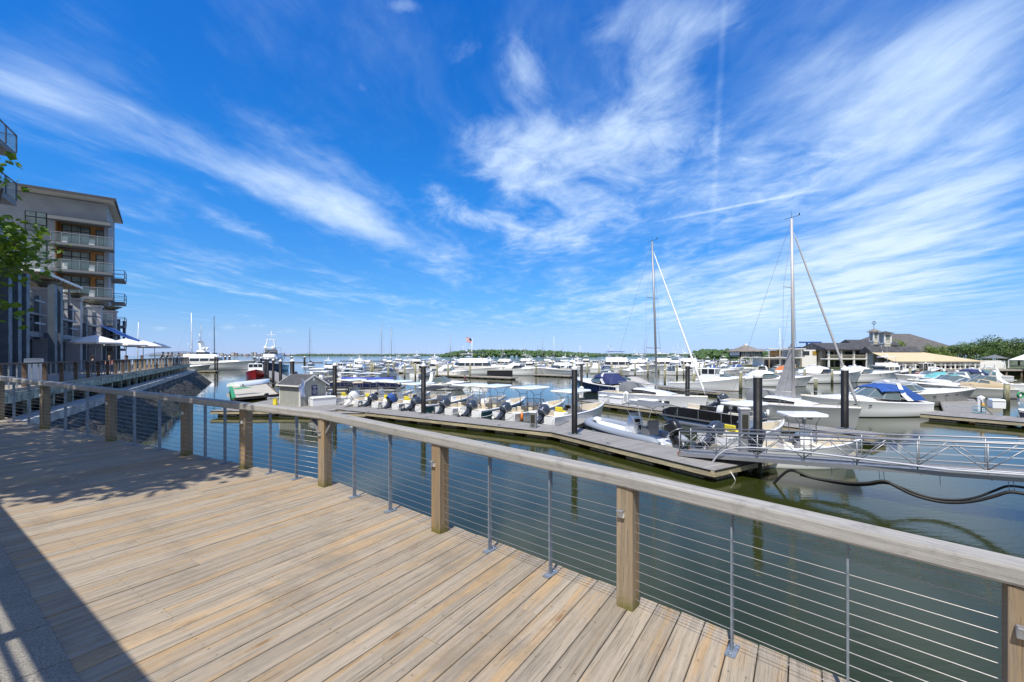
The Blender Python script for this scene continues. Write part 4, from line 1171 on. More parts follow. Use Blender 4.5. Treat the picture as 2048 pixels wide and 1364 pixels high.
def pontoon_boat(label, panel=M_navy, top=M_white, L=7.2, group=None, bim=True, name='pontoon_boat'):
    t = thing(name, label, 'pontoon boat', group=group)
    for s_ in (-1, 1):
        m = MB(); m.tube([(0, s_ * .85, .12), (.3, s_ * .85, .12), (L * .8, s_ * .85, .12), (L * .93, s_ * .85, .24), (L + .05, s_ * .85, .48)], .33, 12, rr=[.28, .33, .33, .25, .04]); m.build('pontoon', M_alu, t)
    m = MB(); m.box((L / 2, 0, .56), (L, 2.5, .10)); m.build('deck', M_grayc, t)
    for s_ in (-1, 1):
        m = MB(); m.ring_loft([[(x, s_ * 1.20, .63), (x, s_ * 1.24, .63), (x, s_ * 1.24, .63 + hh), (x, s_ * 1.20, .63 + hh)] for x, hh in ((.4, .55), (L * .5, .62), (L * .75, .62), (L * .85, .56), (L * .95, .25))], smooth=False); m.build('side_panel', panel, t)
        m = MB(); m.tube([(.4, s_ * 1.22, 1.2), (L * .5, s_ * 1.22, 1.27), (L * .75, s_ * 1.22, 1.27), (L * .85, s_ * 1.22, 1.21), (L * .95, s_ * 1.22, .9)], .022, 6)
        for x in (.4, L * .25, L * .5, L * .75): m.box((x, s_ * 1.25, .93), (.04, .02, .6))
        m.build('panel_rail', M_alu, t)
    for x, y, l_, w_ in ((L * .83, .75, 1.1, .6), (L * .83, -.75, 1.1, .6), (.8, .75, 1.3, .6), (.8, -.75, .9, .6)):
        m = MB(); m.box((x, y, .82), (l_, w_, .4)); m.box((x, y * 1.42, 1.15), (l_, .14, .35)); m.build('seat', M_cream, t, bevel=.04)
    m = MB(); house(m, L * .42, L * .5, .6, .55, .61, 1.45, .2, 0, .04, .08); o = m.build('console', M_white, t); o.location = (0, -.6, 0)
    for y in (.3, -.6):
        m = MB(); m.box((L * .33, y, 1.1), (.45, .45, .14)); m.box((L * .33 - .2, y, 1.42), (.1, .45, .55), ry=-.15); m.box((L * .33, y, .8), (.12, .12, .4)); m.build('chair', M_black, t, bevel=.03)
    if bim:
        m = MB(); rings = []
        for k in range(6):
            x = L * .16 + L * .42 * k / 5; zc = 2.55 + .1 * math.sin(math.pi * k / 5)
            rings.append([(x, y, zc - .1 * (abs(y) / 1.2) ** 3) for y in (-1.2, -.8, 0, .8, 1.2)] + [(x, y, zc - .04) for y in (1.15, .8, 0, -.8, -1.15)])
        m.ring_loft(rings); m.build('bimini_top', top, t)
        m = MB()
        for s_ in (-1, 1):
            for xx in (L * .17, L * .37, L * .57): m.tube([(L * .37, s_ * 1.2, 1.2), (xx, s_ * 1.19, 2.48)], .015, 5)
        m.build('top_frame', M_alu, t)
    outboard(t, M_engine, -.1, 0, .8, 20, name='outboard_motor')
    return t

def canvas_cover(m, L, h, t0, t1, zadd, z1add=0):
    rings = []
    for k in range(7):
        t = t0 + (t1 - t0) * k / 6; hb = h.hb(t) * .97; z = h.sz(t) + .02; hh = zadd + (z1add - zadd) * k / 6
        rings.append([(h.x(t), hb * math.cos(R(a)), z + hh * math.sin(R(a)) ** .8) for a in range(0, 181, 15)])
    m.ring_loft(rings, closed=False, caps=False); return m

def cruiser(label, L=10.5, B=3.3, hullm=M_white, lower=None, canvas=M_blue, arch=True, cover=False, glass=M_tint, bimini=None, group=None, name='cabin_cruiser', cat='motorboat', fb=1.75, fs=1.15, rails=True, stripe=M_stripe, dingy=None):
    t = thing(name, label, cat, group=group)
    h = Hull(L, B, fs, fb, .86, 1.5, 2.3)
    h.build('hull', [M_bottom, stripe, lower or hullm, hullm, M_white], t, 20)
    h.deck('deck', [M_white, M_cream], t, cock=[(.06, .40, .75)], cam=.10, n=20)
    m = MB(); m.box((-.35, 0, .38), (.8, B * .78, .12)); m.build('swim_platform', M_white, t, bevel=.04)
    # raised foredeck
    m = MB(); rings = []
    for k in range(8):
        tt = .42 + .46 * k / 7; hb = h.hb(tt) * .72; z = h.sz(tt); hh = .34 * math.sin(math.pi * (.5 + .5 * k / 7)) + .03
        rings.append([(h.x(tt), hb * math.cos(R(a)), z - .02 + (hh + .06) * math.sin(R(a)) ** .6) for a in range(0, 181, 15)])
    m.ring_loft(rings, closed=False, caps=False); m.build('foredeck', M_white, t)
    for s_ in (-1, 1):
        for q in (.55, .66, .76):
            m = MB()
            m.ring_loft([[(h.x(q) + dx_ * 1.0 + .16 * math.cos(a), s_ * (h.hb(q + dx_ / L) * .985 + .012), h.sz(q) - .36 + .05 * math.sin(a)) for a in [math.pi * 2 * k / 10 for k in range(10)]] for dx_ in (0, .001)])
            m.build('porthole', M_black, t)
    x0 = h.x(.40); zs = h.sz(.40)
    # windshield: raked, wrapping round to the sides
    lo = [(x0 - 1.2, B * .44, zs + .12), (x0 + .3, B * .42, zs + .22), (x0 + 1.25, B * .30, zs + .33), (x0 + 1.65, 0, zs + .38), (x0 + 1.25, -B * .30, zs + .33), (x0 + .3, -B * .42, zs + .22), (x0 - 1.2, -B * .44, zs + .12)]
    hi = [(x0 - 1.2, B * .40, zs + .70), (x0 - .3, B * .38, zs + .92), (x0 + .25, B * .24, zs + 1.0), (x0 + .45, 0, zs + 1.03), (x0 + .25, -B * .24, zs + 1.0), (x0 - .3, -B * .38, zs + .92), (x0 - 1.2, -B * .40, zs + .70)]
    m = MB(); m.ring_loft([lo, hi], closed=False, caps=False); m.build('windshield', glass, t)
    m = MB(); m.tube(hi, .022, 5); m.tube(lo, .03, 5)
    for i in range(7): m.tube([lo[i], hi[i]], .018, 4)
    m.build('windshield_frame', M_alu if hullm is M_white else M_white, t)
    zt = zs + 1.35
    if arch:
        m = MB()
        for s_ in (-1, 1):
            a = Vector((x0 - 2.0, s_ * B * .46, zs + .05)); b_ = Vector((x0 - 1.1, s_ * B * .42, zs + .9)); c = Vector((x0 - .55 - .9, s_ * B * .30, zt + .05))
            pr = [a, a.lerp(b_, .6), b_ * .5 + c * .5 + Vector((-.1, 0, .05)), c]
            m.ring_loft([[p + Vector((-.3 + .05 * i, 0, 0)), p + Vector((.25 - .05 * i, 0, 0)), p + Vector((.2 - .05 * i, -s_ * .09, 0)), p + Vector((-.25 + .05 * i, -s_ * .09, 0))] for i, p in enumerate(pr)], smooth=False)
        m.box((x0 - 1.45, 0, zt + .06), (.42, B * .62, .09)); m.build('radar_arch', M_white, t)
        m = MB(); m.lathe((x0 - 1.45, 0, zt + .1), [(.05, 0), (.22, .05), (.24, .14), (.14, .2), (.02, .22)], 12); m.build('radar_dome', M_white, t)
    if canvas:
        m = MB(); rings = []
        ks = [(x0 + .3, 1.05), (x0 - .3, 1.2), (x0 - 1.1, 1.32), (x0 - 2.1, 1.22), (x0 - 3.0, .62), (max(.4, x0 - 3.6), .10)]
        for x, hh in ks:
            w_ = B * .42
            zb = zs + (.82 if x > x0 - 1.3 else .05)
            rings.append([(x, w_ * 1.02, min(zb, zs + hh)), (x, w_ * .95, zs + hh * .72 if hh > .9 else zs + hh * .9), (x, w_ * .7, zs + hh), (x, 0, zs + hh + .07), (x, -w_ * .7, zs + hh), (x, -w_ * .95, zs + hh * .72 if hh > .9 else zs + hh * .9), (x, -w_ * 1.02, min(zb, zs + hh))])
        m.ring_loft(rings, closed=False, caps=False); m.build('canvas_enclosure', canvas, t)
    if cover:
        m = MB(); rings = []
        for k in range(8):
            tt = .03 + .55 * k / 7; hb = h.hb(tt) * .98; hh = .15 + .85 * math.sin(math.pi * min(1, k / 7 * 1.0)) ** .8
            rings.append([(h.x(tt), hb * math.cos(R(a)), h.sz(tt) + hh * math.sin(R(a)) ** .9) for a in range(0, 181, 18)])
        m.ring_loft(rings, closed=False, caps=False); m.build('canvas_cover', cover, t)
    if rails:
        r_ = MB()
        for s_ in (1, -1): rail_tube(r_, [(h.x(q), s_ * (h.hb(q) - .10), h.sz(q)) for q in (.48, .58, .68, .78, .88, .97)], .42, .014, mid=False)
        r_.build('bow_rail', M_alu, t)
    a_ = MB(); a_.ring_loft([[(h.x(.985) + dx_, dy_, h.sz(1) + .03 + .05 * f) for dx_, dy_ in ((-.25, .05), (.15, .05), (.15, -.05), (-.25, -.05))] for f in (0, 1)], smooth=False); a_.build('anchor_roller', M_alu, t)
    return t

def flybridge(label, L=12, B=4.0, hullm=M_white, lower=None, style=0, glass=M_glass, group=None, name='flybridge_yacht', outrig=False, hardtop=True, topm=None, mast=True, decks=1, cat='yacht', big=False):
    t = thing(name, label, cat, group=group)
    k_ = B / 4.0; fs, fb = 1.2 * k_, 2.1 * k_
    h = Hull(L, B, fs, fb, .88, 1.6 * k_, 2.3)
    h.build('hull', [M_bottom, M_stripe, lower or hullm, hullm, M_white], t, 18)
    h.deck('deck', [M_white, M_cream], t, cock=[(.03, .22, .8 * k_)], cam=.1, n=18)
    xa, xb = L * .22, L * .66; z0 = h.sz(.3) - .1; z1 = z0 + 1.55 * k_
    m = MB(); house(m, xa, xb, B * .80, B * .66, z0, z1, 1.3 * k_, .1, .12 * k_, .35 * k_, .04); m.build('cabin', M_white, t)
    m = MB(); house(m, xa, xb, B * .80, B * .66, z0, z1, 1.3 * k_, .1, .12 * k_, .35 * k_, 0, .012, .42, .84, False)
    m.build('cabin_window', glass, t)
    m = MB()
    for f in (.2, .45, .68):
        x = xa + (xb - xa) * f
        for s_ in (-1, 1): m.beam((x, s_ * (B * (.80 - .14 * f) / 2 - .02), z0 + .6 * k_), (x + .05, s_ * (B * (.80 - .14 * f) / 2 - .085 * k_), z0 + 1.34 * k_), .10 * k_, .10 * k_)
    m.build('window_pillar', M_white, t)
    m = MB(); house(m, L * .62, L * .86, B * .62, B * .30, h.sz(.62) - .05, h.sz(.62) + .38 * k_, .6, 0, .08, .2, .05); m.build('foredeck', M_white, t)
    if style != 2:
        m = MB(); house(m, xa - L * .04, xb - 1.0 * k_, B * .78, B * .60, z1 + .0, z1 + .10, .05, .0, 0, .3 * k_, 0); m.build('flybridge_deck', M_white, t)
        m = MB(); z2 = z1 + .10
        o = outline(xa + .3, xb - 1.3 * k_, B * .70, B * .52, .35 * k_); o2 = outline(xa + .3, xb - 1.5 * k_, B * .66, B * .48, .35 * k_)
        m.ring_loft([[(x, y, z2) for x, y in o], [(x, y, z2 + .55 * k_) for x, y in o2], [(x * .98 + .1, y * .94, z2 + .55 * k_) for x, y in o2], [(x * .97 + .15, y * .92, z2 + .05) for x, y in o]], caps=False); m.build('flybridge_coaming', M_white, t)
        m = MB(); ww = B * .44; xx = xb - 1.7 * k_
        m.ring_loft([[(xx - .5, ww / 2 + .1, z2 + .5 * k_), (xx, ww / 2, z2 + .5 * k_), (xx + .25, 0, z2 + .5 * k_), (xx, -ww / 2, z2 + .5 * k_), (xx - .5, -ww / 2 - .1, z2 + .5 * k_)], [(xx - .7, ww / 2, z2 + .85 * k_), (xx - .3, ww / 2 - .05, z2 + .85 * k_), (xx - .1, 0, z2 + .85 * k_), (xx - .3, -ww / 2 + .05, z2 + .85 * k_), (xx - .7, -ww / 2, z2 + .85 * k_)]], closed=False, caps=False)
        m.build('flybridge_windscreen', glass, t)
        m = MB()
        for y in (-.5, .5): m.box((xx - 1.3, y * k_, z2 + .45 * k_), (.5, .5, .7)); 
        m.build('helm_seat', M_cream, t)
        zt = z2 + 1.75 * k_
        if hardtop:
            m = MB(); house(m, xa + .5, xb - 1.9 * k_, B * .62, B * .52, zt, zt + .09, .1, .1, 0, .3, .05); m.build('hard_top', topm or M_white, t)
            m = MB()
            for s_ in (-1, 1):
                for x in (xa + .9, xb - 2.4 * k_): m.tube([(x, s_ * B * .31, z2 + .2), (x + .1, s_ * B * .27, zt)], .035, 5)
            m.build('top_frame', M_alu, t)
    else: zt = z1 + .1
    if mast:
        m = MB(); m.tube([(xa + 1.2, 0, zt), (xa + .9, 0, zt + 1.3 * k_)], .04, 5); m.tube([(xa + 1.6, .6, zt), (xa + 1.3, .62, zt + 2.8 * k_)], .012, 4); m.tube([(xa + 1.6, -.6, zt), (xa + 1.3, -.62, zt + 2.4 * k_)], .012, 4); m.build('antenna', M_white, t)
        m = MB(); m.lathe((xa + 1.9, 0, zt + .08), [(.1, 0), (.1, .2), (.28, .25), (.3, .38), (.2, .46), (.02, .5)], 12); m.build('radar_dome', M_white, t)
    if outrig:
        m = MB()
        for s_ in (-1, 1): m.tube([(xa + 1.6, s_ * 1.5, z1 + .2), (xa + .2, s_ * 2.3, z1 + 6.4)], .03, 5, rr=[.035, .01])
        m.build('outrigger', M_white, t)
    if big:
        zb_ = z1 + .12
        m = MB(); house(m, xa + 2.5 * k_, xb - 2.6 * k_, B * .60, B * .48, zb_, zb_ + 1.35 * k_, 1.2 * k_, .4, .1, .35 * k_, .1); m.build('upper_deckhouse', M_white, t)
        m = MB(); house(m, xa + 2.5 * k_, xb - 2.6 * k_, B * .60, B * .48, zb_, zb_ + 1.35 * k_, 1.2 * k_, .4, .1, .35 * k_, 0, .015, .35, .75, False); m.build('upper_window', glass, t)
        m = MB(); zt = zb_ + 1.4 * k_; xm = xa + 3.6 * k_
        for s_ in (-1, 1): m.ring_loft([[(xm + .9 * f_ * -1 + dx_, s_ * (B * .24 - .1 * B * f_) + dy_, zt + 2.0 * k_ * f_) for dx_, dy_ in ((-.35, -.08), (.35, -.08), (.35, .08), (-.35, .08))] for f_ in (0, 1)], smooth=False)
        m.box((xm - .9, 0, zt + 2.0 * k_), (.8, B * .46, .14)); m.tube([(xm - .9, 0, zt + 2 * k_), (xm - 1.3, 0, zt + 3.6 * k_)], .07, 6); m.box((xm - 1.1, 0, zt + 2.9 * k_), (.12, 2.6, .14)); m.build('radar_mast', M_white, t)
        for s_ in (-1, 1): m = MB(); m.ball((xm + .8, s_ * B * .17, zt + .55), .55, 12); m.build('satellite_dome', M_white, t)
    r_ = MB()
    for s_ in (1, -1): rail_tube(r_, [(h.x(q), s_ * (h.hb(q) - .12), h.sz(q)) for q in (.45, .58, .70, .80, .90, .98)], .6 * k_, .018, mid=True)
    r_.build('bow_rail', M_alu, t)
    return t

def sailboat(label, L=10.5, B=3.4, mast_h=14, mast_r=.09, lean=0, furl=True, furlm=M_white, mastm=None, hullm=M_white, dodger=M_grayc, group=None, name='sailboat', boomcover=None, spreaders=2, lowfurl=0, cat='sailboat', detail=True):
    t = thing(name, label, cat, group=group)
    h = Hull(L, B, 1.28, 1.50, .74, .45, 2.0, .25)
    h.build('hull', [M_bottom, M_stripe, hullm, hullm, M_alu], t, 20)
    h.deck('deck', [M_white, M_cream], t, cock=[(.04, .26, .75)], cam=.07, n=20)
    mastm = mastm or M_alu
    m = MB(); rings = []
    for k in range(9):
        tt = .30 + .42 * k / 8; hb = h.hb(tt) * .60; z = h.sz(tt); hh = .56 * math.sin(math.pi * (.42 + .52 * k / 8)) + .02
        rings.append([(h.x(tt), hb * math.cos(R(a)), z - .01 + hh * math.sin(R(a)) ** .55) for a in range(0, 181, 15)])
    m.ring_loft(rings, closed=False, caps=False); m.build('coachroof', M_white, t)
    for s_ in (-1, 1):
        m = MB(); 
        pts = [(.32, .10), (.34, .44), (.46, .42), (.60, .24), (.60, .10)]
        m.slab([(h.x(q), s_ * (h.hb(q) * .60 + .006), h.sz(q) + zz) for q, zz in pts], .001) if False else m.ring_loft([[(h.x(q), s_ * (h.hb(q) * .60 + dd), h.sz(q) + zz) for q, zz in pts] for dd in (-.12, .05)], smooth=False)
        m.build('cabin_window', M_black, t)
        m = MB(); m.ring_loft([[(h.x(.70) + dx_, s_ * (h.hb(.70 + dx_ / L) * .985 + dd), .85 + zz) for dx_, zz in ((-.42, -.11), (.42, -.09), (.42, .11), (-.42, .09))] for dd in (-.1, .03)], smooth=False); m.build('hull_window', M_black, t)
    if dodger:
        m = MB(); rings = []
        for x, hh in ((h.x(.37), .12), (h.x(.345), .75), (h.x(.29), .98), (h.x(.23), .95)):
            rings.append([(x, B * .33 * math.cos(R(a)), h.sz(.3) + .15 + hh * math.sin(R(a)) ** .5) for a in range(0, 181, 20)])
        m.ring_loft(rings, closed=False, caps=False); m.build('dodger', [dodger], t)
    mx = L * .55; top = mast_h
    m = MB(); m.tube([(mx, 0, 1.3), (mx - lean * .5, 0, top * .55), (mx - lean, 0, top)], mast_r, 8, rr=[mast_r, mast_r, mast_r * .75]); m.build('mast', mastm, t)
    def mp(z): return Vector((mx - lean * (z - 1.3) / (top - 1.3), 0, z))
    m = MB(); m.tube([(mx - .1, 0, 2.25), (L * .14, 0, 2.35)], .07, 8); m.build('boom', mastm, t)
    if boomcover:
        m = MB(); m.ring_loft([[(x, .16 * s_ * math.cos(R(a)), 2.45 + .26 * s_ * math.sin(R(a))) for a in range(0, 360, 45)] for x, s_ in ((mx - .15, 1.3), (L * .35, 1.0), (L * .16, .6))]); m.build('sail_cover', boomcover, t)
    bow = Vector((h.x(1) - .15, 0, 1.4)); stn = Vector((.15, 0, 1.2))
    fz = top * .955
    if furl:
        m = MB(); a = bow + Vector((0, 0, .35)); b_ = mp(fz); r_ = .075
        m.tube([bow + (b_ - bow) * f for f in (.02, .06, .5, .93, .97)], r_, 8, rr=[.03, r_ * 1.25, r_, r_ * .65, .02]); m.build('furled_sail', furlm, t)
    m = MB(); w_ = .012
    m.tube([bow, mp(fz)], w_, 4); m.tube([stn, mp(top - .1)], w_, 4)
    for s_ in (-1, 1):
        ch = Vector((mx - .3, s_ * B * .46, 1.25))
        zz = [top * .36, top * .66][:spreaders]
        pts = [ch] + [mp(z) + Vector((-.25, s_ * B * (.30 - .06 * i), .05)) for i, z in enumerate(zz)] + [mp(top * .94)]
        m.tube(pts, w_, 4); m.tube([ch, mp(zz[0] - .1)], w_ * .8, 4)
        for i in range(len(zz) - 1): m.tube([pts[i + 1], mp(zz[i + 1])], w_ * .8, 4)
    m.build('rigging', mat('rigging_wire', (.35, .36, .38), .4, .5), t)
    for i, z in enumerate([top * .36, top * .66][:spreaders]):
        m = MB(); q_ = [Vector((-.25, s_ * B * (.30 - .06 * i), .05)) for s_ in (-1, 1)]; m.tube([mp(z) + q_[0], mp(z), mp(z) + q_[1]], .03, 4); m.build('spreader', mastm, t)
    m = MB(); m.tube([mp(top), mp(top) + Vector((0, 0, .5))], .012, 4); m.tube([mp(top) + Vector((-.5, 0, .05)), mp(top) + Vector((.6, 0, .12))], .015, 4); m.box(mp(top) + Vector((.55, 0, .2)), (.06, .03, .18)); m.build('masthead_vane', M_black, t)
    if detail:
        r_ = MB()
        for s_ in (1, -1): rail_tube(r_, [(h.x(q), s_ * (h.hb(q) - .06), h.sz(q)) for q in (.02, .2, .38, .56, .74, .88, .985)], .58, .010, mid=True)
        r_.build('lifeline', M_alu, t)
        for q in (.18, .45, .7):
            m = MB(); m.tube([(h.x(q), -h.hb(q) - .14, .95), (h.x(q), -h.hb(q) - .14, .35)], .12, 8, rr=[.10, .10]); m.build('fender', M_white, t)
    return t

def workboat(label, L=10, B=3.2, hullm=M_white, red=False, group=None, name='lobster_boat', side=1):
    t = thing(name, label, 'lobster boat', group=group)
    h = Hull(L, B, .95, 2.0, .86, 1.0, 2.4)
    h.build('hull', [M_botred, M_botred if not red else M_red, M_red if red else hullm, M_red if red else hullm, M_white], t, 18)
    h.deck('deck', [M_white, M_cream], t, cock=[(.03, .50, .65)], cam=.08, n=18)
    m = MB(); rings = []
    for k in range(8):
        tt = .60 + .26 * k / 7; hb = h.hb(tt) * .66; z = h.sz(tt); hh = .45 * (1 - .8 * (k / 7) ** 2)
        rings.append([(h.x(tt), hb * math.cos(R(a)), z - .01 + hh * math.sin(R(a)) ** .5) for a in range(0, 181, 20)])
    m.ring_loft(rings, closed=False, caps=False); m.build('trunk_cabin', M_white, t)
    x0, x1 = L * .46, L * .64; z0 = 1.1; z1 = 3.05
    m = MB(); house(m, x0 - 1.2, x1 + .1, B * .74, B * .66, z1, z1 + .08, 0, 0, 0, .2, .05); m.build('roof', M_white, t)
    m = MB()
    for s_ in (-1, 1):
        m.box(((x0 + x1) / 2, s_ * B * .35, 1.75), (x1 - x0, .05, 1.15))
        for x in (x0, (x0 + x1) / 2, x1 - .03): m.box((x, s_ * B * .35, 2.68), (.10, .05, .78))
        m.tube([(x0 - 1.1, s_ * B * .34, 1.0), (x0 - 1.1, s_ * B * .34, z1)], .03, 5)
    m.box((x1, 0, 1.85), (.05, B * .66, .95))
    for y in (-1, -.33, .33, 1): m.box((x1 - .02, y * B * .335, 2.68), (.06, .09, .78))
    m.build('wheelhouse', M_white, t)
    m = MB(); m.box((x1 - .02, 0, 2.66), (.02, B * .66, .70))
    for s_ in (-1, 1): m.box(((x0 + x1) / 2, s_ * B * .345, 2.66), (x1 - x0 - .1, .015, .70))
    m.build('wheelhouse_window', M_glass, t)
    m = MB(); m.tube([(x0 - .3, .4, z1 + .1), (x0 - .3, .4, z1 + 1.6)], .02, 4); m.lathe((x0 + .6, 0, z1 + .12), [(.05, 0), (.2, .05), (.22, .15), (.02, .22)], 10); m.build('radar_dome', M_white, t)
    return t

def flatten(root, name):
    """one mesh of a whole boat, for copies too small in the photo to show parts"""
    vs, fs, mi_, sm_, mats = [], [], [], [], []
    def rec(o, M):
        M = M @ Matrix.Translation(o.location) @ o.rotation_euler.to_matrix().to_4x4() @ Matrix.Diagonal(o.scale).to_4x4()
        if o.type == 'MESH':
            k = len(vs); vs.extend([tuple(M @ v.co) for v in o.data.vertices])
            mp = []
            for m in o.data.materials:
                if m not in mats: mats.append(m)
                mp.append(mats.index(m))
            for p in o.data.polygons:
                fs.append(tuple(i + k for i in p.vertices)); mi_.append(mp[p.material_index]); sm_.append(p.use_smooth)
        for c in o.children: rec(c, M)
    root.location = (0, 0, 0); root.rotation_euler = (0, 0, 0)
    rec(root, Matrix.Identity(4))
    me = bpy.data.meshes.new(name); me.from_pydata(vs, [], fs)
    for m in mats: me.materials.append(m)
    me.polygons.foreach_set('material_index', mi_); me.polygons.foreach_set('use_smooth', sm_); me.update()
    def kill(o):
        for c in list(o.children): kill(c)
        bpy.data.objects.remove(o)
    kill(root)
    return me
# ------------------------------------------------------------------ floating docks
M_dockb = wood_board_mat('grey_dock_boards', (.30, .288, .27), (.33, .29, .23), .1, .35, stain=.5, sscale=1.2)
M_fascia = mat('dock_timber_fascia', (.42, .36, .23), .8, 0, .3, 3, .2, 12, stretch=(.4, .4, 3))
M_float = mat('black_dock_float', (.016, .018, .020), .5, 0, .4, 5, .3, 8)
wet_band(M_float, .0, .12, (.03, .035, .012), (.24, .22, .16))
def dock(name, label, path, w, z=.5, boards=True, group=None, floats=True, side=1, kind=None, bw=.16):
    """floating dock along a path of ground points: path is the near edge, the dock lies w metres to its far side"""
    p0 = Vector((path[0][0], path[0][1], 0)); t = thing(name, label, 'dock', p0, group=group)
    P = [Vector((a[0], a[1], 0)) - p0 for a in path]
    b = Boards(); fa = MB()
    N = []
    for i in range(len(P) - 1):
        d = (P[i + 1] - P[i]).normalized(); n = Vector((-d.y, d.x, 0)) * side; N.append(n)
    def off(i, q):
        if i == 0: return P[0] + N[0] * q
        if i == len(P) - 1: return P[-1] + N[-1] * q
        m = (N[i - 1] + N[i]).normalized(); return P[i] + m * (q / m.dot(N[i]))
    for i in range(len(P) - 1):
        a, c = P[i], P[i + 1]; L = (c - a).length; d = (c - a).normalized(); n = N[i]
        A0, A1 = off(i, 0), off(i + 1, 0); B0, B1 = off(i, w), off(i + 1, w)
        k = max(1, int(L / bw))
        if boards:
            for j in range(k):
                f0, f1 = (j + .03) / k, (j + .97) / k
                pts = [A0.lerp(A1, f0), A0.lerp(A1, f1), B0.lerp(B1, f1), B0.lerp(B1, f0)]
                b.poly([p + Vector((0, 0, z + random.uniform(-.002, .002))) for p in (pts if side > 0 else pts)], .04, n, d)
        else: fa.slab([p + Vector((0, 0, z)) for p in (A0, A1, B1, B0)], .06)
        for (u0, u1, sg) in ((A0, A1, -1), (B0, B1, 1)):
            fa.beam(u0 + n * (-sg * .06 if False else sg * .03) + Vector((0, 0, z - .155)), u1 + n * (sg * .03) + Vector((0, 0, z - .155)), .06, .21)
        for u0, u1 in (((A0, B0),) if i == 0 else ()) + (((A1, B1),) if i == len(P) - 2 else ()): fa.beam(u0 + Vector((0, 0, z - .155)), u1 + Vector((0, 0, z - .155)), .05, .21)
        if floats:
            nf_ = max(1, int(L / 2.3))
            for j in range(nf_):
                for q in (.18, w - .18 - min(.9, w * .4)):
                    ww = min(.9, w * .4)
                    f0, f1 = (j + .18) / nf_, (j + .80) / nf_
                    e0, e1 = A0.lerp(A1, f0), A0.lerp(A1, f1)
                    e = (e0 + e1) / 2 + n * (q + ww / 2)
                    fl = MB(); fl.box((e.x, e.y, .06), ((e1 - e0).length, ww, .56), rz=math.atan2(d.y, d.x)); fl.build('float', M_float, t)
    if boards:
        o = b.build('decking', M_dockb, t)
        bm_ = bmesh.new(); bm_.from_mesh(o.data); bmesh.ops.recalc_face_normals(bm_, faces=bm_.faces); bm_.to_mesh(o.data); bm_.free()
    fa.build('fascia', M_fascia if boards else M_dockfar, t)
    rb = MB()
    for i in range(len(P) - 1):
        for q, sg in ((0, -1), (w, 1)):
            rb.beam(off(i, q) + N[i] * sg * .065 + Vector((0, 0, z - .03)), off(i + 1, q) + N[i] * sg * .065 + Vector((0, 0, z - .03)), .02, .05)
    if boards: rb.build('rub_strip', M_rubber, t)
    if boards and w < 3:
        for i in range(len(P) - 1):
            L = (P[i + 1] - P[i]).length; d = (P[i + 1] - P[i]).normalized()
            for j in range(int(L / 3.2)):
                c_ = P[i] + d * (1.2 + 3.2 * j) + N[i] * (.22 if j % 2 else w - .22); m = MB()
                m.beam(c_ - d * .14 + Vector((0, 0, z + .075)), c_ + d * .14 + Vector((0, 0, z + .075)), .035, .03)
                for q in (-.05, .05): m.box((c_.x + d.x * q, c_.y + d.y * q, z + .035), (.03, .03, .07))
                m.build('cleat', M_steel, t)
    return t
M_dockfar = mat('far_dock_planks', (.36, .33, .27), .85, 0, .2, 2)
g5 = lambda u, v, z=.5: G(u, v, z)
D1 = [(-15.2, 38.55), (2.37, 26.7), (7.85, 17.9)]
dock('main_dock', 'long grey floating dock with black floats, in front of the row of motorboats', D1, 2.35, side=1)
dock('finger_dock', 'short grey finger dock sticking out beyond the tall black pile at centre', [(2.9, 29.0), (5.35, 33.9)], 1.0, side=-1)
# shed platform and walkway leading away
dock('shed_platform', 'wide wooden dock platform under the small grey shed', [(-24.5, 37.0), (-14.6, 37.2)], 8.5, side=1)
dock('walkway_dock', 'long dock walkway running away past the row of black piles beside the red boat', [(-20.4, 45.3), (-31.5, 63.5), (-84.0, 150.0)], 3.6, side=-1)
dock('corner_dock', 'low wooden float wedge at the near corner beside the main dock', [(-14.58, 36.1), (-10.3, 36.2)], 1.1, z=.42, side=1)
# landing for the gangway
dock('landing_dock', 'square float landing under the lower end of the aluminium gangway', [(7.9, 17.85), (11.9, 20.3)], 2.6, z=.497, side=1)
D2 = [(6.65, 45.5), (18.1, 27.9), (20.0, 25.2)]
dock('second_dock', 'grey floating dock with white dock boxes in front of the first sailboat', D2, 2.0, side=1)
dock('second_finger_dock', 'finger dock joining the gangway landing to the second dock', [(10.6, 21.9), (18.5, 25.0)], 1.6, side=1, z=.494)
dock('middle_dock', 'grey dock with olive wooden piles beside the lobster boat', [(20.3, 93), (21.3, 66), (25.0, 55.5)], 1.8, side=1)
dock('right_dock', 'wide weathered dock with jet skis and bait bucket at the right edge', [(31.6, 35.2), (37.2, 26.8)], 3.6, side=1, bw=.2)
dock('right_walk_dock', 'weathered dock leading away at the right past the white cruisers', [(34.9, 36.7), (46.0, 49.0)], 2.6, side=-1, bw=.25, z=.496)
dock('yacht_dock', 'pale dock beside the yachts beyond the stone sea wall', [G(395, 741.5, .5)[:2], G(431, 741.5, .5)[:2]], 2.4, side=1, bw=.3)
dock('far_left_dock', 'thin far dock line with white-capped piles left of centre', [(-215, 315), (-132, 315)], 3, side=1, boards=False)
dock('centre_dock', 'dock with dark float boxes in front of the long white yacht at centre', [G(866, 748.5, .5)[:2], G(1022, 755, .5)[:2]], 2.2, side=1, boards=False)
dock('express_dock', 'dock right of the white express cruiser at centre', [G(1065, 748, .5)[:2], G(1140, 751, .5)[:2]], 2.0, side=1, boards=False)
dock('breakwater_dock', 'long tan wave barrier behind the farthest rows of boats', [(-150, 395), (360, 420)], 5, z=1.2, side=1, boards=False)

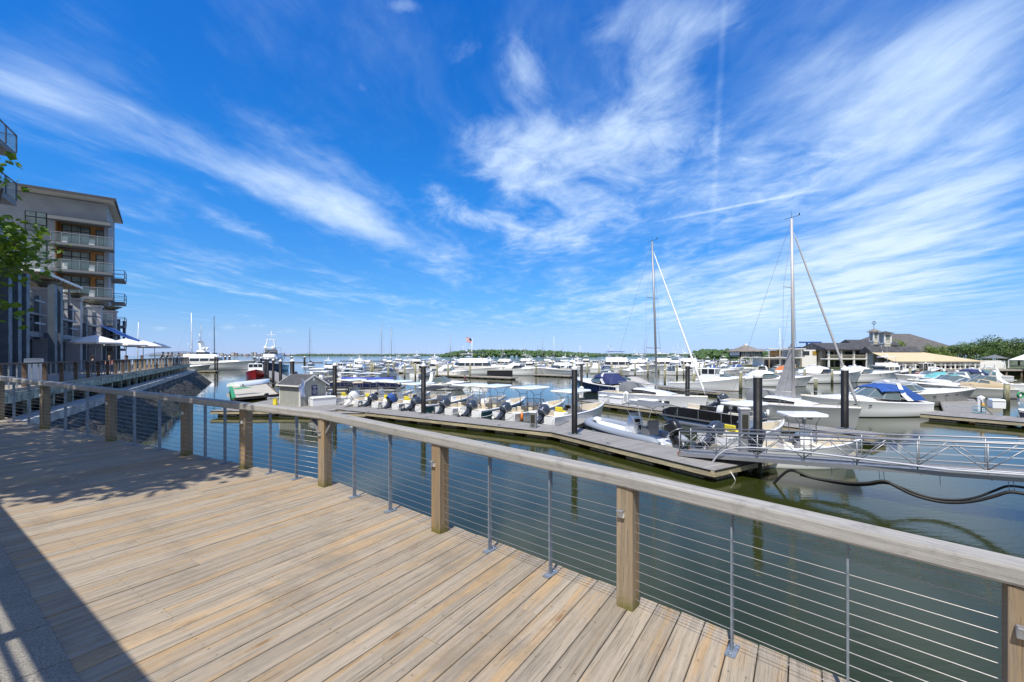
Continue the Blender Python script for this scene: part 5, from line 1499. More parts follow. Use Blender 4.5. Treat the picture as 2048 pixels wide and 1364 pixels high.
# float boxes at the centre dock end
db = thing('float_box', 'dark slatted float box at the end of the centre dock', 'float', G(1000, 756, .0))
m = MB(); m.box((0, 0, .95), (5.6, 2.6, 1.5)); m.build('body', M_black, db)
m = MB(); m.box((0, 0, 1.74), (5.8, 2.8, .08)); m.build('lid', M_dockfar, db)

# ------------------------------------------------------------------ piles
def pile(u, vb, r, top_v, z=.5, label='', steel=True, wl=False, group=None):
    p = G(u, vb, z); top = EYE - (top_v - 711) * p.y / F
    if steel:
        t = thing('mooring_pile', label, 'pile', (p.x, p.y, 0), group=group or 'black steel piles with white cone caps')
        m = MB(); m.tube([(0, 0, -5), (0, 0, top)], r, 24); m.build('shaft', M_blacksteel, t)
        m = MB(); m.lathe((0, 0, top), [(r * 1.06, -.06), (r * 1.08, .03), (.03, r * 1.15), (.005, r * 1.2)], 24, smooth=False); m.build('cone_cap', M_white2, t)
        m = MB(); 
        if z == .5:
            for a in range(4): m.box((math.cos(a * 1.5708) * (r + .09), math.sin(a * 1.5708) * (r + .09), .53), (.12, .12, .06), rz=a * 1.5708)
            for s_ in (-1, 1): m.box((0, s_ * (r + .16), .52), (.62, .06, .05)); m.box((s_ * (r + .16), 0, .52), (.06, .62, .05))
            m.build('pile_guide', M_steel, t)
    else:
        t = thing('wooden_pile', label, 'pile', (p.x, p.y, 0), group=group or 'olive wooden mooring piles')
        m = MB(); m.tube([(0, 0, -4), (.01, 0, top * .5), (.03, 0, top)], r, 14, rr=[r * 1.05, r, r * .92]); m.build('shaft', M_olivewood, t)
        m = MB(); m.lathe((.03, 0, top), [(r * .95, -.12), (r * .96, .01), (.02, .06)], 14); m.build('cap', M_white2, t)
    return t
pile(1149, 868, .165, 737, label='tallest looking black pile with a white cone cap at the bend of the main dock')
pile(1163, 779, .17, 727, label='black pile just behind the tall central pile, at the start of the second dock')
pile(1375, 814, .19, 731, label='black pile standing in front of the bow of the first sailboat')
pile(1515.5, 921, .175, 752, label='thickest black pile beside the lower end of the gangway')
pile(1689.5, 857, .205, 739, label='black pile in front of the grey sailboat and blue-canvas cruiser')
pile(847, 827, .185, 731, label='black pile among the motorboats near the middle of the main dock')
pile(669.5, 806, .19, 730, label='black pile just right of the small grey shed')
for i, (u, vb, tv) in enumerate(((561, 776, 722), (546.4, 767.5, 720), (535.5, 760, 718), (530.6, 756, 717.5), (521.7, 749, 716), (515, 740, 716))):
    pile(u, vb, .20 if i < 4 else .24, tv, label='black pile along the walkway beside the red boat, %s nearest of six' % ords[i], group='row of black piles along the walkway dock')
pile(584.5, 785, .24, 722, label='black pile rising directly behind the shed roof')
pile(430, 741, .22, 713, label='black pile in front of the moored yachts at the left', z=.5)
pile(434.5, 741, .22, 713.5, label='second black pile of the pair in front of the left yachts', z=.5)
for i, (u, tv) in enumerate(((441, 714), (450.5, 713.5), (459, 713.5), (583.5, 714), (609, 714), (509, 714.5))):
    pile(u, 726, .55, tv, label='far black pile with white cap on the thin dock line, %s of six' % ords[i] if i < 4 else ('far black pile with white cap standing just left of the lone sailboat', 'far black pile with white cap right of the red boat')[i - 4], group='far piles on the thin dock')
WP = [(1329.5, 773, .19, 739), (1387.6, 779, .20, 746), (1481, 785, .21, 744), (1242, 757, .22, 733), (1354, 756, .2, 729), (1529, 766, .2, 741), (1551, 765, .2, 742), (1609, 768, .2, 738), (1664, 768, .2, 739), (1631, 786, .21, 757), (1785, 762, .2, 733), (1820, 766, .2, 734), (2013, 812, .24, 766), (1072, 752, .2, 724), (1163.5, 748, .2, 726), (982, 750, .22, 728), (880, 742, .2, 726), (1590, 752, .2, 730), (1256, 748, .2, 728), (748, 741, .2, 724), (652, 731, .2, 719), (926, 746, .2, 727)]
WL = ['olive pile just left of the first sailboat forestay foot', 'olive pile at the stern of the lobster boat', 'olive pile at the bow of the lobster boat', 'olive pile behind the blue-canvas cockpit cruiser', 'distant olive pile seen left of the black pile in front of the sailboat bow', 'olive pile right of the thick black pile, left one of the pair', 'olive pile right of the thick black pile, right one of the pair', 'olive pile just right of the second mast', 'olive pile just left of the black pile by the grey sailboat', 'short olive pile in open water behind the grey sailboat bow', 'olive pile before the left end of the tan-roofed restaurant', 'olive pile before the middle of the tan-roofed restaurant', 'large olive pile standing on the right dock', 'olive pile in front of the white express cruiser', 'thin olive pile by the tall central black pile', 'olive pile behind the centre dock', 'olive pile left of the long white yacht', 'far olive pile right of the second mast base', 'far olive pile behind the navy cruiser', 'far olive pile left of the centre channel', 'far olive pile beside the lone sailboat', 'far olive pile among the boats left of the flag']
for (u, vb, r, tv), lb in zip(WP, WL): pile(u, vb, r, tv, z=0, label=lb, steel=False)

# ------------------------------------------------------------------ shed on the platform
sh = thing('dock_shed', 'small light grey shed with dark shingle roof and navy sign on the dock', 'shed')
a0 = G(559.3, 809.2, .5); a1 = G(599.3, 813.2, .5); a2 = G(651.5, 809.0, .5)
dL = (a0 - a1); dL.z = 0; lL = dL.length; dL.normalize(); dR = Vector((-dL.y, dL.x, 0)); dR = dR if dR.dot(a2 - a1) > 0 else -dR
# second axis perpendicular to the first, its length chosen to end under the right corner
den = (a2.x - 0); k2 = (a2.x / a2.y)
lR = (k2 * a1.y - a1.x) / (dR.x - k2 * dR.y)
sh.location = (a1.x, a1.y, .5)
M_shed = mat('shed_siding', (.36, .37, .34), .75, 0, .08, 2)
M_shing = mat('dark_shingles', (.075, .075, .08), .9, 0, .35, 6, .5, 25)
def shp_(a, b_, z): p = dL * a + dR * b_; return Vector((p.x, p.y, z))
Hs, Hr = 1.95, 2.72
m = MB()
for (A, B_) in (((0, 0), (lL, 0)), ((lL, 0), (lL, lR)), ((lL, lR), (0, lR)), ((0, lR), (0, 0))):
    m.add([shp_(*A, 0), shp_(*B_, 0), shp_(*B_, Hs), shp_(*A, Hs)], [(0, 1, 2, 3)])
for a in (0, lL): m.add([shp_(a, 0, Hs), shp_(a, lR, Hs), shp_(a, lR / 2, Hr)], [(0, 1, 2)])
m.build('wall', M_shed, sh)
m = MB()
for k in range(12): q = lL * (k + .5) / 12; m.beam(shp_(q, -.004, .05), shp_(q, -.004, Hs), .012, .01)
for k in range(12):
    q = lR * (k + .5) / 12; hh = Hs + (Hr - Hs) * (1 - abs(q - lR / 2) / (lR / 2)); m.beam(shp_(-.004, q, .05), shp_(-.004, q, hh - .05), .012, .01)
m.build('siding_groove', mat('groove_grey', (.20, .21, .19), .8), sh)
m = MB()
for sg, b0 in ((0, -.22), (1, lR + .22)):
    e0, e1 = shp_(-.2, b0, Hs - .10), shp_(lL + .2, b0, Hs - .10); r0, r1 = shp_(-.2, lR / 2, Hr + .06), shp_(lL + .2, lR / 2, Hr + .06)
    m.slab([e0, e1, r1, r0], .07)
m.build('roof', M_shing, sh)
m = MB()
for b0 in (-.24, lR + .24): m.beam(shp_(-.22, b0, Hs - .15), shp_(lL + .22, b0, Hs - .15), .03, .12)
for a in (-.22, lL + .22):
    for b0 in (-.22, lR + .22): m.beam(shp_(a, b0, Hs - .14), shp_(a, lR / 2, Hr + .01), .03, .12)
for a, b0 in ((-.01, .04), (-.01, lR - .04)): m.beam(shp_(a, b0, 0), shp_(a, b0, Hs), .09, .04, up=tuple(dR))
m.beam(shp_(.04, -.01, 0), shp_(.04, -.01, Hs), .09, .03, up=tuple(dR)); m.beam(shp_(lL - .04, -.01, 0), shp_(lL - .04, -.01, Hs), .09, .03, up=tuple(dR))
m.build('trim', M_white2, sh)
m = MB(); m.beam(shp_(-.03, lR * .52, Hr - .50), shp_(-.03, lR * .52, Hr - .22), .22, .04, up=tuple(dL)); m.build('gable_vent', M_white2, sh)
sg_ = MB(); sg_.beam(shp_(-.035, lR * .55, .92), shp_(-.035, lR * .55, 1.78), .56, .03, up=tuple(dL)); so = sg_.build('sign', mat('navy_sign', (.012, .022, .10), .5), sh)
m = MB(); c_ = shp_(-.055, lR * .55, 1.22)
ring = []
m.ring_loft([[c_ + dR * (r_ * math.cos(a)) + Vector((0, 0, r_ * math.sin(a))) for a in [2 * math.pi * k / 24 for k in range(24)]] for r_ in (.19, .17)], caps=False, smooth=False)
for k in range(12):
    a = 2 * math.pi * k / 12; m.beam(c_ + dR * .05 * math.cos(a) + Vector((0, 0, .05 * math.sin(a))), c_ + dR * .15 * math.cos(a) + Vector((0, 0, .15 * math.sin(a))), .02, .006)
for q in range(9): m.beam(c_ + dR * (-.20 + .05 * q - .016) + Vector((0, 0, .44)), c_ + dR * (-.20 + .05 * q + .016) + Vector((0, 0, .44)), .004, .05)
for q in range(5): m.beam(c_ + dR * (-.11 + .055 * q - .018) + Vector((0, 0, .34)), c_ + dR * (-.11 + .055 * q + .018) + Vector((0, 0, .34)), .004, .05)
m.build('emblem', M_white2, so)
m = MB(); m.beam(shp_(lL * .45, -.03, 1.70), shp_(lL * .72, -.03, 1.70), .03, .10); m.build('name_plate', mat('name_plate_blue', (.05, .07, .20), .5), sh)
# flag on its pole, leaning out of the box
fl_ = thing('burgee_flag', 'white and light blue flag drooping from a leaning pole on the shed', 'flag', sh.location + shp_(-.35, .9, 0))
m = MB(); m.tube([(0, 0, .35), shp_(-.25, -1.15, 2.55)], .018, 5); m.build('pole', M_alu, fl_)
m = MB(); rings = []
top_ = shp_(-.22, -1.0, 2.45)
for k in range(9):
    f = k / 8; p = top_ * (1 - f * .12) + Vector((0, 0, -1.25 * f)) + dR * (-.12 * f + .07 * math.sin(f * 9)); w__ = .06 + .26 * math.sin(min(1, f * 1.5) * 1.5) * (1 - .55 * f)
    rings.append([p + dR * (w__ * s_) + dL * (.04 * math.sin(s_ * 3 + f * 7)) for s_ in (-1, -.4, .3, 1)])
m.ring_loft(rings, closed=False, caps=False)
fm = mat('flag_cloth', (.72, .74, .78), .9, 0, .0, 3, col2=(.25, .38, .72), stretch=(2, 2, 2)); m.build('cloth', fm, fl_)

def dock_box(u, v, L=1.3, W=.65, Hh=.6, rz=0, label='', z=.5, at=None):
    p = at or G(u, v, z); t = thing('dock_box', label, 'dock box', p, rz, 'white fibreglass dock boxes')
    m = MB(); m.box((0, 0, Hh * .36), (L, W, Hh * .72), taper=1.04); m.build('body', M_white, t, bevel=.03)
    m = MB(); house(m, -L / 2 - .04, L / 2 + .04, W + .08, W + .08, Hh * .73, Hh * .95, .05, .05, .05, .06, .03); m.build('lid', M_white, t)
    return t
rzb = math.atan2(dR.y, dR.x)
dock_box(0, 0, 2.2, .8, .85, rzb - .15, 'long white dock box against the right wall of the grey shed', at=Vector((a1.x, a1.y, .5)) + shp_(-.75, 1.75, 0))
d2r = math.atan2(-17.6, 11.45)
dock_box(1236, 807, 1.5, .7, .7, d2r, 'white dock box on the second dock, left of the hose reels')
dock_box(1296, 814.5, 1.7, .7, .75, d2r, 'longest white dock box beside the first sailboat')
dock_box(1270, 811.5, .8, .6, .6, d2r, 'small cream dock box between the two larger ones')
dock_box(1993, 816, 1.3, .8, .8, 1.0, 'grey-white dock box left of the large olive pile on the right dock')
dock_box(1206, 803.5, .6, .6, .7, d2r, 'square cream dock box at the stern of the first sailboat')
# pedestals
def pedestal(u, v, label, rz, text=None, z=.5, white=True, hgt=1.05):
    p = G(u, v, z); t = thing('power_pedestal', label, 'power pedestal', p, rz, 'dock power pedestals')
    m = MB(); m.box((0, 0, hgt / 2), (.40, .32, hgt)); m.build('body', M_white2 if white else M_alu, t, bevel=.02)
    m = MB(); m.box((0, -.165, hgt * .60), (.27, .02, hgt * .55)); m.build('panel', mat('pedestal_dark', (.04, .04, .03), .4) if not white else mat('pedestal_grey', (.4, .42, .45), .4), t)
    m = MB(); m.box((0, 0, hgt + .02), (.46, .38, .05)) if not white else m.lathe((0, 0, hgt), [(.27, 0), (.2, .1), (.02, .2)], 4, False); m.build('cap', M_white2, t)
    if text:
        c = bpy.data.curves.new('number', 'FONT'); c.body = text; c.size = .20; c.extrude = .002; c.align_x = 'CENTER'; c.space_character = .95
        tmp = bpy.data.objects.new('number', c); COL.objects.link(tmp); bpy.context.view_layer.update()
        me = bpy.data.meshes.new_from_object(tmp.evaluated_get(bpy.context.evaluated_depsgraph_get())); bpy.data.objects.remove(tmp)
        me.materials.clear(); me.materials.append(M_black)
        n_ = bpy.data.objects.new('number', me); link(n_, t); n_.location = (0, -.168, .08); n_.rotation_euler = (R(90), 0, 0); n_.scale = (.9, 1.15, 1)
    return t
pedestal(1067, 855.5, 'aluminium power pedestal marked 480 beside the grey outboard on the main dock', R(-20), '480', white=False, hgt=.95)
pedestal(1163, 795.5, 'white pedestal with a small red mark at the foot of the rear central pile', R(-30))
pedestal(1252, 810, 'white pedestal with blue hose on the second dock', R(-30))
pedestal(1962, 822, 'white pedestal on the weathered right dock', R(30))
pedestal(1488, 903, 'large grey steel pedestal cabinet beside the thick black pile', R(-8), white=False, hgt=2.0, z=.5)

# ------------------------------------------------------------------ rental boats behind the main dock
dirA = Vector((.63, .78, 0)); us = [655, 697, 735, 775, 821, 880, 933, 1000, 1077]
specs = [dict(top='hard', engine=M_engine, yellow=True, L=6.2, label='white motorboat with dark outboard half hidden by the pile beside the shed'),
 dict(top='hard', engine=M_white, yellow=True, label='white motorboat with white outboard and yellow seat, second from the shed'),
 dict(top='hard', engine=M_engine, yellow=True, label='white motorboat with dark outboard and yellow seat, third from the shed'),
 dict(top='ttop', engine=M_engine, yellow=True, label='white motorboat with a blue strap round its raised outboard'),
 dict(top='bimini', engine=M_engine, hullm=M_teal, label='teal-sided motorboat under a black canvas bimini'),
 dict(top='hard', engine=M_engine, label='white motorboat partly hidden behind the middle black pile'),
 dict(top='hard', engine=M_engine, hullm=M_teal, label='teal-striped motorboat with white hard top, fourth from the tall pile'),
 dict(top='hard', frame=M_black, engine=M_engine, label='white motorboat whose hard top stands on black frames'),
 dict(top='ttop', engine=M_engine, yellow=True, label='centre-console boat with yellow seat nearest the tall central pile')]
for i, (u, sp_) in enumerate(zip(us, specs)):
    k = (u - 1024) / F; Y = 31.2 / (1 + .675 * k) + 1.05; X = k * Y
    o = open_boat(tilt=(58, 49, 62, 55, 66, 52, 60, 57, 50)[i], **sp_); a = math.atan2(dirA.y, dirA.x) + random.uniform(-.05, .05) - (.10 if i > 6 else 0)
    place(o, (X + .25, Y), rz=a)
    for s_ in (-1, 1):
        m = MB(); m.tube([(.25, s_ * .95, .92), (-.3, s_ * 1.05, .62), (-.75, s_ * 1.15, .56), (-1.15, s_ * 1.1, .58)], .014, 5); m.build('mooring_line', M_white2 if (i + s_) % 3 else M_blackc, o)
    if i in (2, 5, 7):
        m = MB(); m.tube([(.5, -1.34, .95), (.5, -1.34, .35)], .11, 8, rr=[.06, .12]); m.build('fender', M_orange if i == 7 else M_white2, o)
    if i == 3:
        m = MB(); m.ring_loft([[(-.15 + .33 * math.cos(q) * s_, .24 * math.sin(q) * s_, z_) for q in [2 * math.pi * j / 14 for j in range(14)]] for z_, s_ in ((.12, 1.0), (.3, 1.06), (.5, 1.02))], caps=False)
        e = [c for c in o.children if c.name.startswith('outboard')][0]; m.build('blue_strap', M_blue, e)
# pontoons behind them, and blue covered boat
for i, (u, v, lb) in enumerate(((700, 781, 'navy pontoon boat behind the second and third motorboats from the shed'), (745, 783, 'navy pontoon boat with white bimini behind the yellow-seat motorboats'), (640, 776, 'navy pontoon boat behind the shed and the pile beside it'))):
    o = pontoon_boat(lb, M_navy, M_white, group='navy pontoon boats'); p = G(u, v, 0); place(o, (p.x - 3, p.y), rz=R(8))
for i, (u, v, lb) in enumerate(((600, 766, 'white hard-topped motorboat moored above the shed ridge'), (640, 762, 'white hard-topped motorboat behind the navy pontoon boats'), (588, 757, 'white motorboat near the far end of the pile walkway'), (668, 766, 'white hard-topped motorboat left of the long blue cover'))):
    o = open_boat(lb, top='hard', engine=M_engine, group='motorboats along the pile walkway'); p = G(u, v, 0); place(o, (p.x, p.y), rz=R(12))
bc = thing('covered_boat', 'low boat under a long bright blue cover behind the pile right of the shed', 'boat', G(685, 775, 0), R(4))
h_ = Hull(8, 2.3, .9, 1.2); h_.build('hull', [M_bottom, M_white, M_white, M_white, M_alu], bc)
m = MB(); canvas_cover(m, 8, h_, .0, .98, .75, .35); m.build('cover', mat('royal_blue_canvas', (.05, .07, .36), .8), bc)

# moving cuddy boat in the channel
cu = cruiser('white cuddy boat under way behind the motorboats, a person in red at its bow', L=6.8, B=2.4, canvas=None, arch=True, rails=True, fs=.85, fb=1.25, name='cuddy_boat', cat='motorboat')
pw_ = G(850, 780, 0); place(cu, (pw_.x - .3, pw_.y), rz=R(3))
outboard(cu, M_white, -.1, 0, .8, 5)

# ------------------------------------------------------------------ inflatable
rib = thing('inflatable_boat', 'grey rigid inflatable boat with white console moored along the near dock', 'inflatable boat')
L_ = 6.6
h_ = Hull(L_ * .97, 1.5, .35, .75, .95, .5, 2.6); h_.build('hull', [M_white, M_white, M_white, M_white, M_white], rib)
h_.deck('deck', [M_white, M_cream], rib, cam=.0)
M_tubeg = mat('grey_hypalon', (.25, .285, .34), .6)
path = []; rr = []
for q in [i / 16 for i in range(17)]:
    t_ = q
    if t_ < .62: x, y = t_ / .62 * L_ * .66, 1.02
    else:
        a = (t_ - .62) / .38 * math.pi / 2; x, y = L_ * .66 + math.sin(a) * L_ * .34, 1.02 * math.cos(a) ** .75
    path.append((x, y, .42 + .42 * max(0, x / L_ - .45) ** 1.3)); rr.append(.27 if q > .06 else (.10 if q == 0 else .24))
full = path + [(x, -y, z) for x, y, z in path[::-1][1:]]; rrf = rr + rr[::-1][1:]
m = MB(); m.tube(full, .27, 14, rr=rrf); m.build('tube', M_tubeg, rib)
m = MB(); m.tube([(x * 1.012, y * 1.24, z - .05) for x, y, z in full[1:-1]], .075, 6); m.build('rubbing_strake', M_black, rib)
m = MB(); m.ball((L_ * .93, 0, .80), .26, 12, (1.2, 1, .7)); m.build('bow_dodger', M_white, rib)
m = MB(); house(m, 2.5, 3.35, .85, .7, .5, 1.35, .25, .02, .05, .12); m.build('console', M_white, rib)
m = MB(); m.box((2.51, .1, 1.22), (.03, .42, .2), ry=-.2); m.box((2.49, -.1, .82), (.03, .3, .26)); m.build('instrument_panel', M_black, rib)
m = MB(); m.ring_loft([[(0 + .0, .19 * math.cos(a), .19 * math.sin(a)), (0.02, .16 * math.cos(a), .16 * math.sin(a))] for a in [2 * math.pi * k / 16 for k in range(17)]], closed=False, caps=False); m.tube([(0, -.17, 0), (0, .17, 0)], .015, 4); o = m.build('steering_wheel', M_black, rib); o.location = (2.38, .12, 1.18); o.rotation_euler = (0, -.4, 0)
m = MB(); m.box((1.65, 0, .78), (.55, .8, .45)); m.box((1.42, 0, 1.18), (.09, .8, .4)); m.build('seat', M_grayc, rib, bevel=.05)
m = MB(); house(m, 2.55, 3.2, .7, .6, 1.38, 1.68, .25, 0, .06, .08, 0, cap=False); m.build('windshield', M_clear, rib)
m = MB(); rings = []
for k in range(6):
    x = .5 + 2.3 * k / 5; zc = 2.32 + .08 * math.sin(math.pi * k / 5)
    rings.append([(x, y, zc - .12 * abs(y / .95) ** 3) for y in (-.95, -.6, 0, .6, .95)] + [(x, y, zc - .03 - .12 * abs(y / .95) ** 3) for y in (.95, .6, 0, -.6, -.95)])
m.ring_loft(rings); m.build('bimini_top', M_grayc, rib)
m = MB()
for s_ in (-1, 1):
    for xx in (.55, 1.6, 2.75): m.tube([(1.2, s_ * .95, .7), (xx, s_ * .93, 2.24)], .013, 5)
    m.tube([(.1, s_ * .6, .6), (.15, s_ * .6, 1.35), (.15, 0, 1.42)], .02, 5)
m.build('top_frame', M_alu, rib)
for x in (1.4, 3.4, 5.0): m = MB(); m.tube([(x, -1.42, .55), (x, -1.42, .25)], .10, 8, rr=[.05, .11]); m.build('fender', M_white, rib)
rib.scale = (1.08, 1.0, 1.0); place(rib, (8.55, 24.0), (5.3, 30.6), z=0)
outboard(rib, M_black, -.12, 0, .80, 32, 1.25)

# black pontoon boat
o = pontoon_boat('black-sided pontoon boat with silver tubes behind the inflatable', mat('black_panel', (.012, .012, .014), .2, coat=.5), L=7.4, bim=False); place(o, (15.6, 28.6), (12.2, 35.4))
# console boats on either side of the gangway
o = open_boat('white centre-console boat with yellow seat behind the thick black pile', top='ttop', yellow=True, L=5.6, B=2.2, group='centre-console boats by the gangway'); place(o, (10.3, 23.4), (14.9, 25.5))
o = open_boat('white centre-console boat with white hard top just beyond the gangway', top='ttop', L=5.4, B=2.3, engine=M_engine, group='centre-console boats by the gangway', tilt=20); place(o, (11.4, 21.2), (16.0, 20.5)); o.scale = (.84, .95, .95)
for u, v, rz, lb in ((1440, 822, .2, 'small white open boat with bare frames left of the thick black pile'),):
    o = open_boat(lb, top=None, L=6.4, B=2.3, engine=M_engine, group='other open boats'); p = G(u, v, 0); place(o, (p.x, p.y), rz=-.35)

# sailboats
s1 = sailboat('white sailboat with a thick white furled sail, moored behind the second dock', 11.2, 3.6, 15.8, .10, .55, furlm=M_white, group='sailboats with tall masts', dodger=M_grayc)
place(s1, (9.9, 47.6), (16.7, 38.6))
s2 = sailboat('pale grey sailboat with a bare forestay furler and upright grey sail bag by its mast', 9.6, 3.2, 15.3, .115, .15, furlm=mat('grey_sail_cover', (.36, .355, .35), .8), hullm=M_gray, group='sailboats with tall masts', mastm=mat('weathered_mast', (.50, .48, .47), .5, .2))
place(s2, (18.35, 38.6), (23.5, 30.2))
m = MB(); mx = 9.6 * .55
m.ring_loft([[(mx - .12, .05, z), (mx - .12, -.05, z), (mx - .12 - w_, -.07, z), (mx - .12 - w_, .07, z)] for z, w_ in ((1.95, 1.25), (2.3, 1.2), (4.0, .6), (5.9, .06))], smooth=False); m.build('furled_mainsail', mat('grey_sail_cloth', (.33, .33, .34), .9, 0, .15, 2), s2)

# motor cruisers
o = cruiser('big white express cruiser with a bright blue cockpit canvas right of the grey sailboat', L=10.6, B=3.5, canvas=M_blue); place(o, (34.3, 38.6), (24.0, 37.6))
o = cruiser('white cruiser with light grey hull sides behind the blue-canvas cruiser', L=10.5, B=3.3, canvas=M_clear, lower=M_gray, hullm=M_gray, arch=False); place(o, (35.6, 46.6), (45.2, 45.2))
o = cruiser('white bowrider cruiser with taupe cockpit cover and grey stripe at the right', L=10.0, B=3.0, canvas=None, cover=M_tanc, lower=M_gray, arch=False, stripe=M_stripe); place(o, (58.5, 53.5), (49.0, 55.5))
o = cruiser('navy-hulled cruiser with navy cockpit canvas left of the first sailboat', L=10.5, B=3.4, hullm=M_white, lower=M_navy, canvas=M_navyc, fb=1.9); place(o, (14.2, 57.5), (9.2, 66.5))
o = cruiser('white cruiser with taupe cover just behind the first sailboat', L=8.5, B=2.9, canvas=None, cover=mat('taupe_canvas', (.40, .38, .36), .85), arch=False, fb=1.5, fs=1.0); place(o, (18.6, 61.5), (14.0, 67.0))
o = workboat('white lobster boat with small wheelhouse between the two olive piles', 10.4, 3.1); place(o, (24.6, 70.0), (31.9, 63.6))
o = cruiser('white hardtop cruiser close behind the lobster boat', L=9.5, B=3.2, canvas=M_white, arch=False); place(o, (30, 74), (38.5, 69.0))
o = cruiser('second white hardtop cruiser behind the lobster boat, bow to the right', L=11, B=3.5, canvas=M_white, arch=False); place(o, (37.5, 75), (48, 73.0))
o = workboat('red-hulled lobster boat moored bow-on left of the black piles', 10.0, 4.1, red=True); place(o, (-60.6, 107.5), (-55.2, 98.0))

# skiffs at right dock
def skiff(lb, p, rz, L=3.6, w=.95, hull_=M_white, seat=M_red):
    t = thing('jet_ski', lb, 'jet ski', p, rz, 'white jet skis at the right dock')
    h = Hull(L, w, .38, .62, .8, .25, 2.0); h.build('hull', [M_white, M_stripe, M_stripe, hull_, M_black], t); h.deck('deck', [M_white, M_white], t, cam=.14)
    m = MB(); m.ring_loft([[(x, y_ * ww, .48 + hh + (.0 if abs(y_) > .9 else .05)) for y_ in (-1, -.6, .6, 1)] for x, ww, hh in ((.3, .15, .05), (.8, .2, .28), (1.5, .2, .32), (2.0, .24, .30))], closed=False, caps=False); m.build('seat', M_black, t)
    m = MB(); m.ring_loft([[(x, y_ * ww, .55 + hh * (1 - .6 * y_ * y_)) for y_ in (-1, -.5, 0, .5, 1)] for x, ww, hh in ((1.9, .28, .42), (2.4, .34, .34), (3.0, .26, .18), (3.4, .1, .05))], closed=False, caps=False); m.build('hood', hull_, t)
    m = MB(); m.tube([(2.0, -.33, .98), (2.15, 0, 1.02), (2.0, .33, .98)], .025, 6); m.build('handlebar', M_black, t)
    return t
skiff('white and black jet ski, the farther of the two on the right dock', Vector((40.3, 33.3, .42)), R(185)); skiff('white jet ski, the nearer of the two on the right dock', Vector((38.6, 31.1, .42)), R(186))
wr = thing('wire_rack', 'blue wire crab trap with a yellow buoy on the right dock', 'trap', G(1958, 826, .5), .4)
m = MB()
for z in (0, .25, .5):
    for x in (-.4, .4): m.tube([(x, -.25, z + .02), (x, .25, z + .02)], .012, 4)
    for y in (-.25, .25): m.tube([(-.4, y, z + .02), (.4, y, z + .02)], .012, 4)
for x in (-.4, 0, .4):
    for y in (-.25, .25): m.tube([(x, y, .02), (x, y, .52)], .012, 4)
m.build('cage', M_ltblue, wr)
m = MB(); m.ball((.62, 0, .55), .16, 10, (.8, .8, 1.3)); m.build('buoy', mat('amber_plastic', (.55, .30, .04), .5), wr)
m = MB(); m.tube([(.6, .1, 0), (.6, .1, 1.0)], .05, 6); m.build('post', M_black, wr)
gr_ = thing('hose_reel', 'green hose coil hanging on a stake at the far right', 'hose', G(2037, 808, .5), 0)
m = MB()
for k in range(3): m.ring_loft([[((.26 + .035 * math.cos(b_)) * math.cos(a), -.1 - .06 * k + .035 * math.sin(b_), .85 + (.26 + .035 * math.cos(b_)) * math.sin(a)) for b_ in [2 * math.pi * j / 6 for j in range(6)]] for a in [2 * math.pi * j / 18 for j in range(19)]], caps=False)
m.build('hose_coil', M_green, gr_)
m = MB(); m.box((0, 0, .5), (.1, .1, 1.05)); m.build('stake', M_white2, gr_)

# ------------------------------------------------------------------ float platform with skiff by the shed
plat = [G(461, 772, .42), G(467.3, 797.5, .42), G(558.7, 789, .42), G(529, 763.5, .42)]
pf = thing('float_platform', 'low wooden swim float with green edges left of the shed', 'float', plat[1])
m = MB(); m.slab([p - plat[1] for p in plat], .18); m.build('decking', mat('pale_float_deck', (.46, .43, .35), .85, 0, .25, 1.5, stretch=(.3, 2, 1)), pf)
m = MB()
for i, j in ((0, 1),): m.beam(plat[i] - plat[1] + Vector((0, 0, .02)), plat[j] - plat[1] + Vector((0, 0, .02)), .35, .22)
m.beam(plat[0] - plat[1] + Vector((0, 0, .02)), plat[0].lerp(plat[3], .45) - plat[1] + Vector((0, 0, .02)), .35, .22); m.build('green_edge', M_green, pf)
m = MB(); m.beam(plat[1] - plat[1] + Vector((0, 0, -.05)), plat[2] - plat[1] + Vector((0, 0, -.05)), .2, .28); m.beam(plat[2] - plat[1] + Vector((0, 0, -.05)), plat[3] - plat[1] + Vector((0, 0, -.05)), .2, .28); m.build('edge_timber', M_darkpost, pf)
a = plat[0].lerp(plat[1], .35); b_ = plat[3].lerp(plat[2], .30)
m = MB(); m.beam(a.lerp(b_, .03) - plat[1] + Vector((0, 0, .01)), a.lerp(b_, .45) - plat[1] + Vector((0, 0, .01)), 1.3, .03); m.build('green_mat', M_green, pf)
a = plat[0].lerp(plat[1], .8); b_ = plat[3].lerp(plat[2], .8)
m = MB(); m.beam(a.lerp(b_, .05) - plat[1] + Vector((0, 0, .01)), a.lerp(b_, .55) - plat[1] + Vector((0, 0, .01)), 1.2, .03); m.build('grey_mat', M_grayc, pf)
sk = thing('overturned_skiff', 'long white skiff lying upside down on the swim float', 'skiff', plat[0] + Vector((2.0, -2.6, .05)), math.atan2((plat[3] - plat[0]).y, (plat[3] - plat[0]).x) - .05)
m = MB(); rings = []
for k in range(11):
    t_ = k / 10; w_ = .95 * (1 - max(0, (t_ - .35) / .65) ** 2.2) + .02; x = 10.5 * t_
    rings.append([(x, w_, .02 + .0 * t_), (x, w_ * .9, .45), (x, w_ * .3, .62 + .03 * t_), (x, -w_ * .3, .62 + .03 * t_), (x, -w_ * .9, .45), (x, -w_, .02)])
m.ring_loft(rings, closed=False, caps=False, smooth=True); m.add(rings[0], [(0, 1, 2, 3, 4, 5)]); m.build('hull', M_white, sk)
m = MB(); m.tube([(.3, 0, .66), (9.9, 0, .68)], .03, 5); m.build('keel', M_white2, sk)
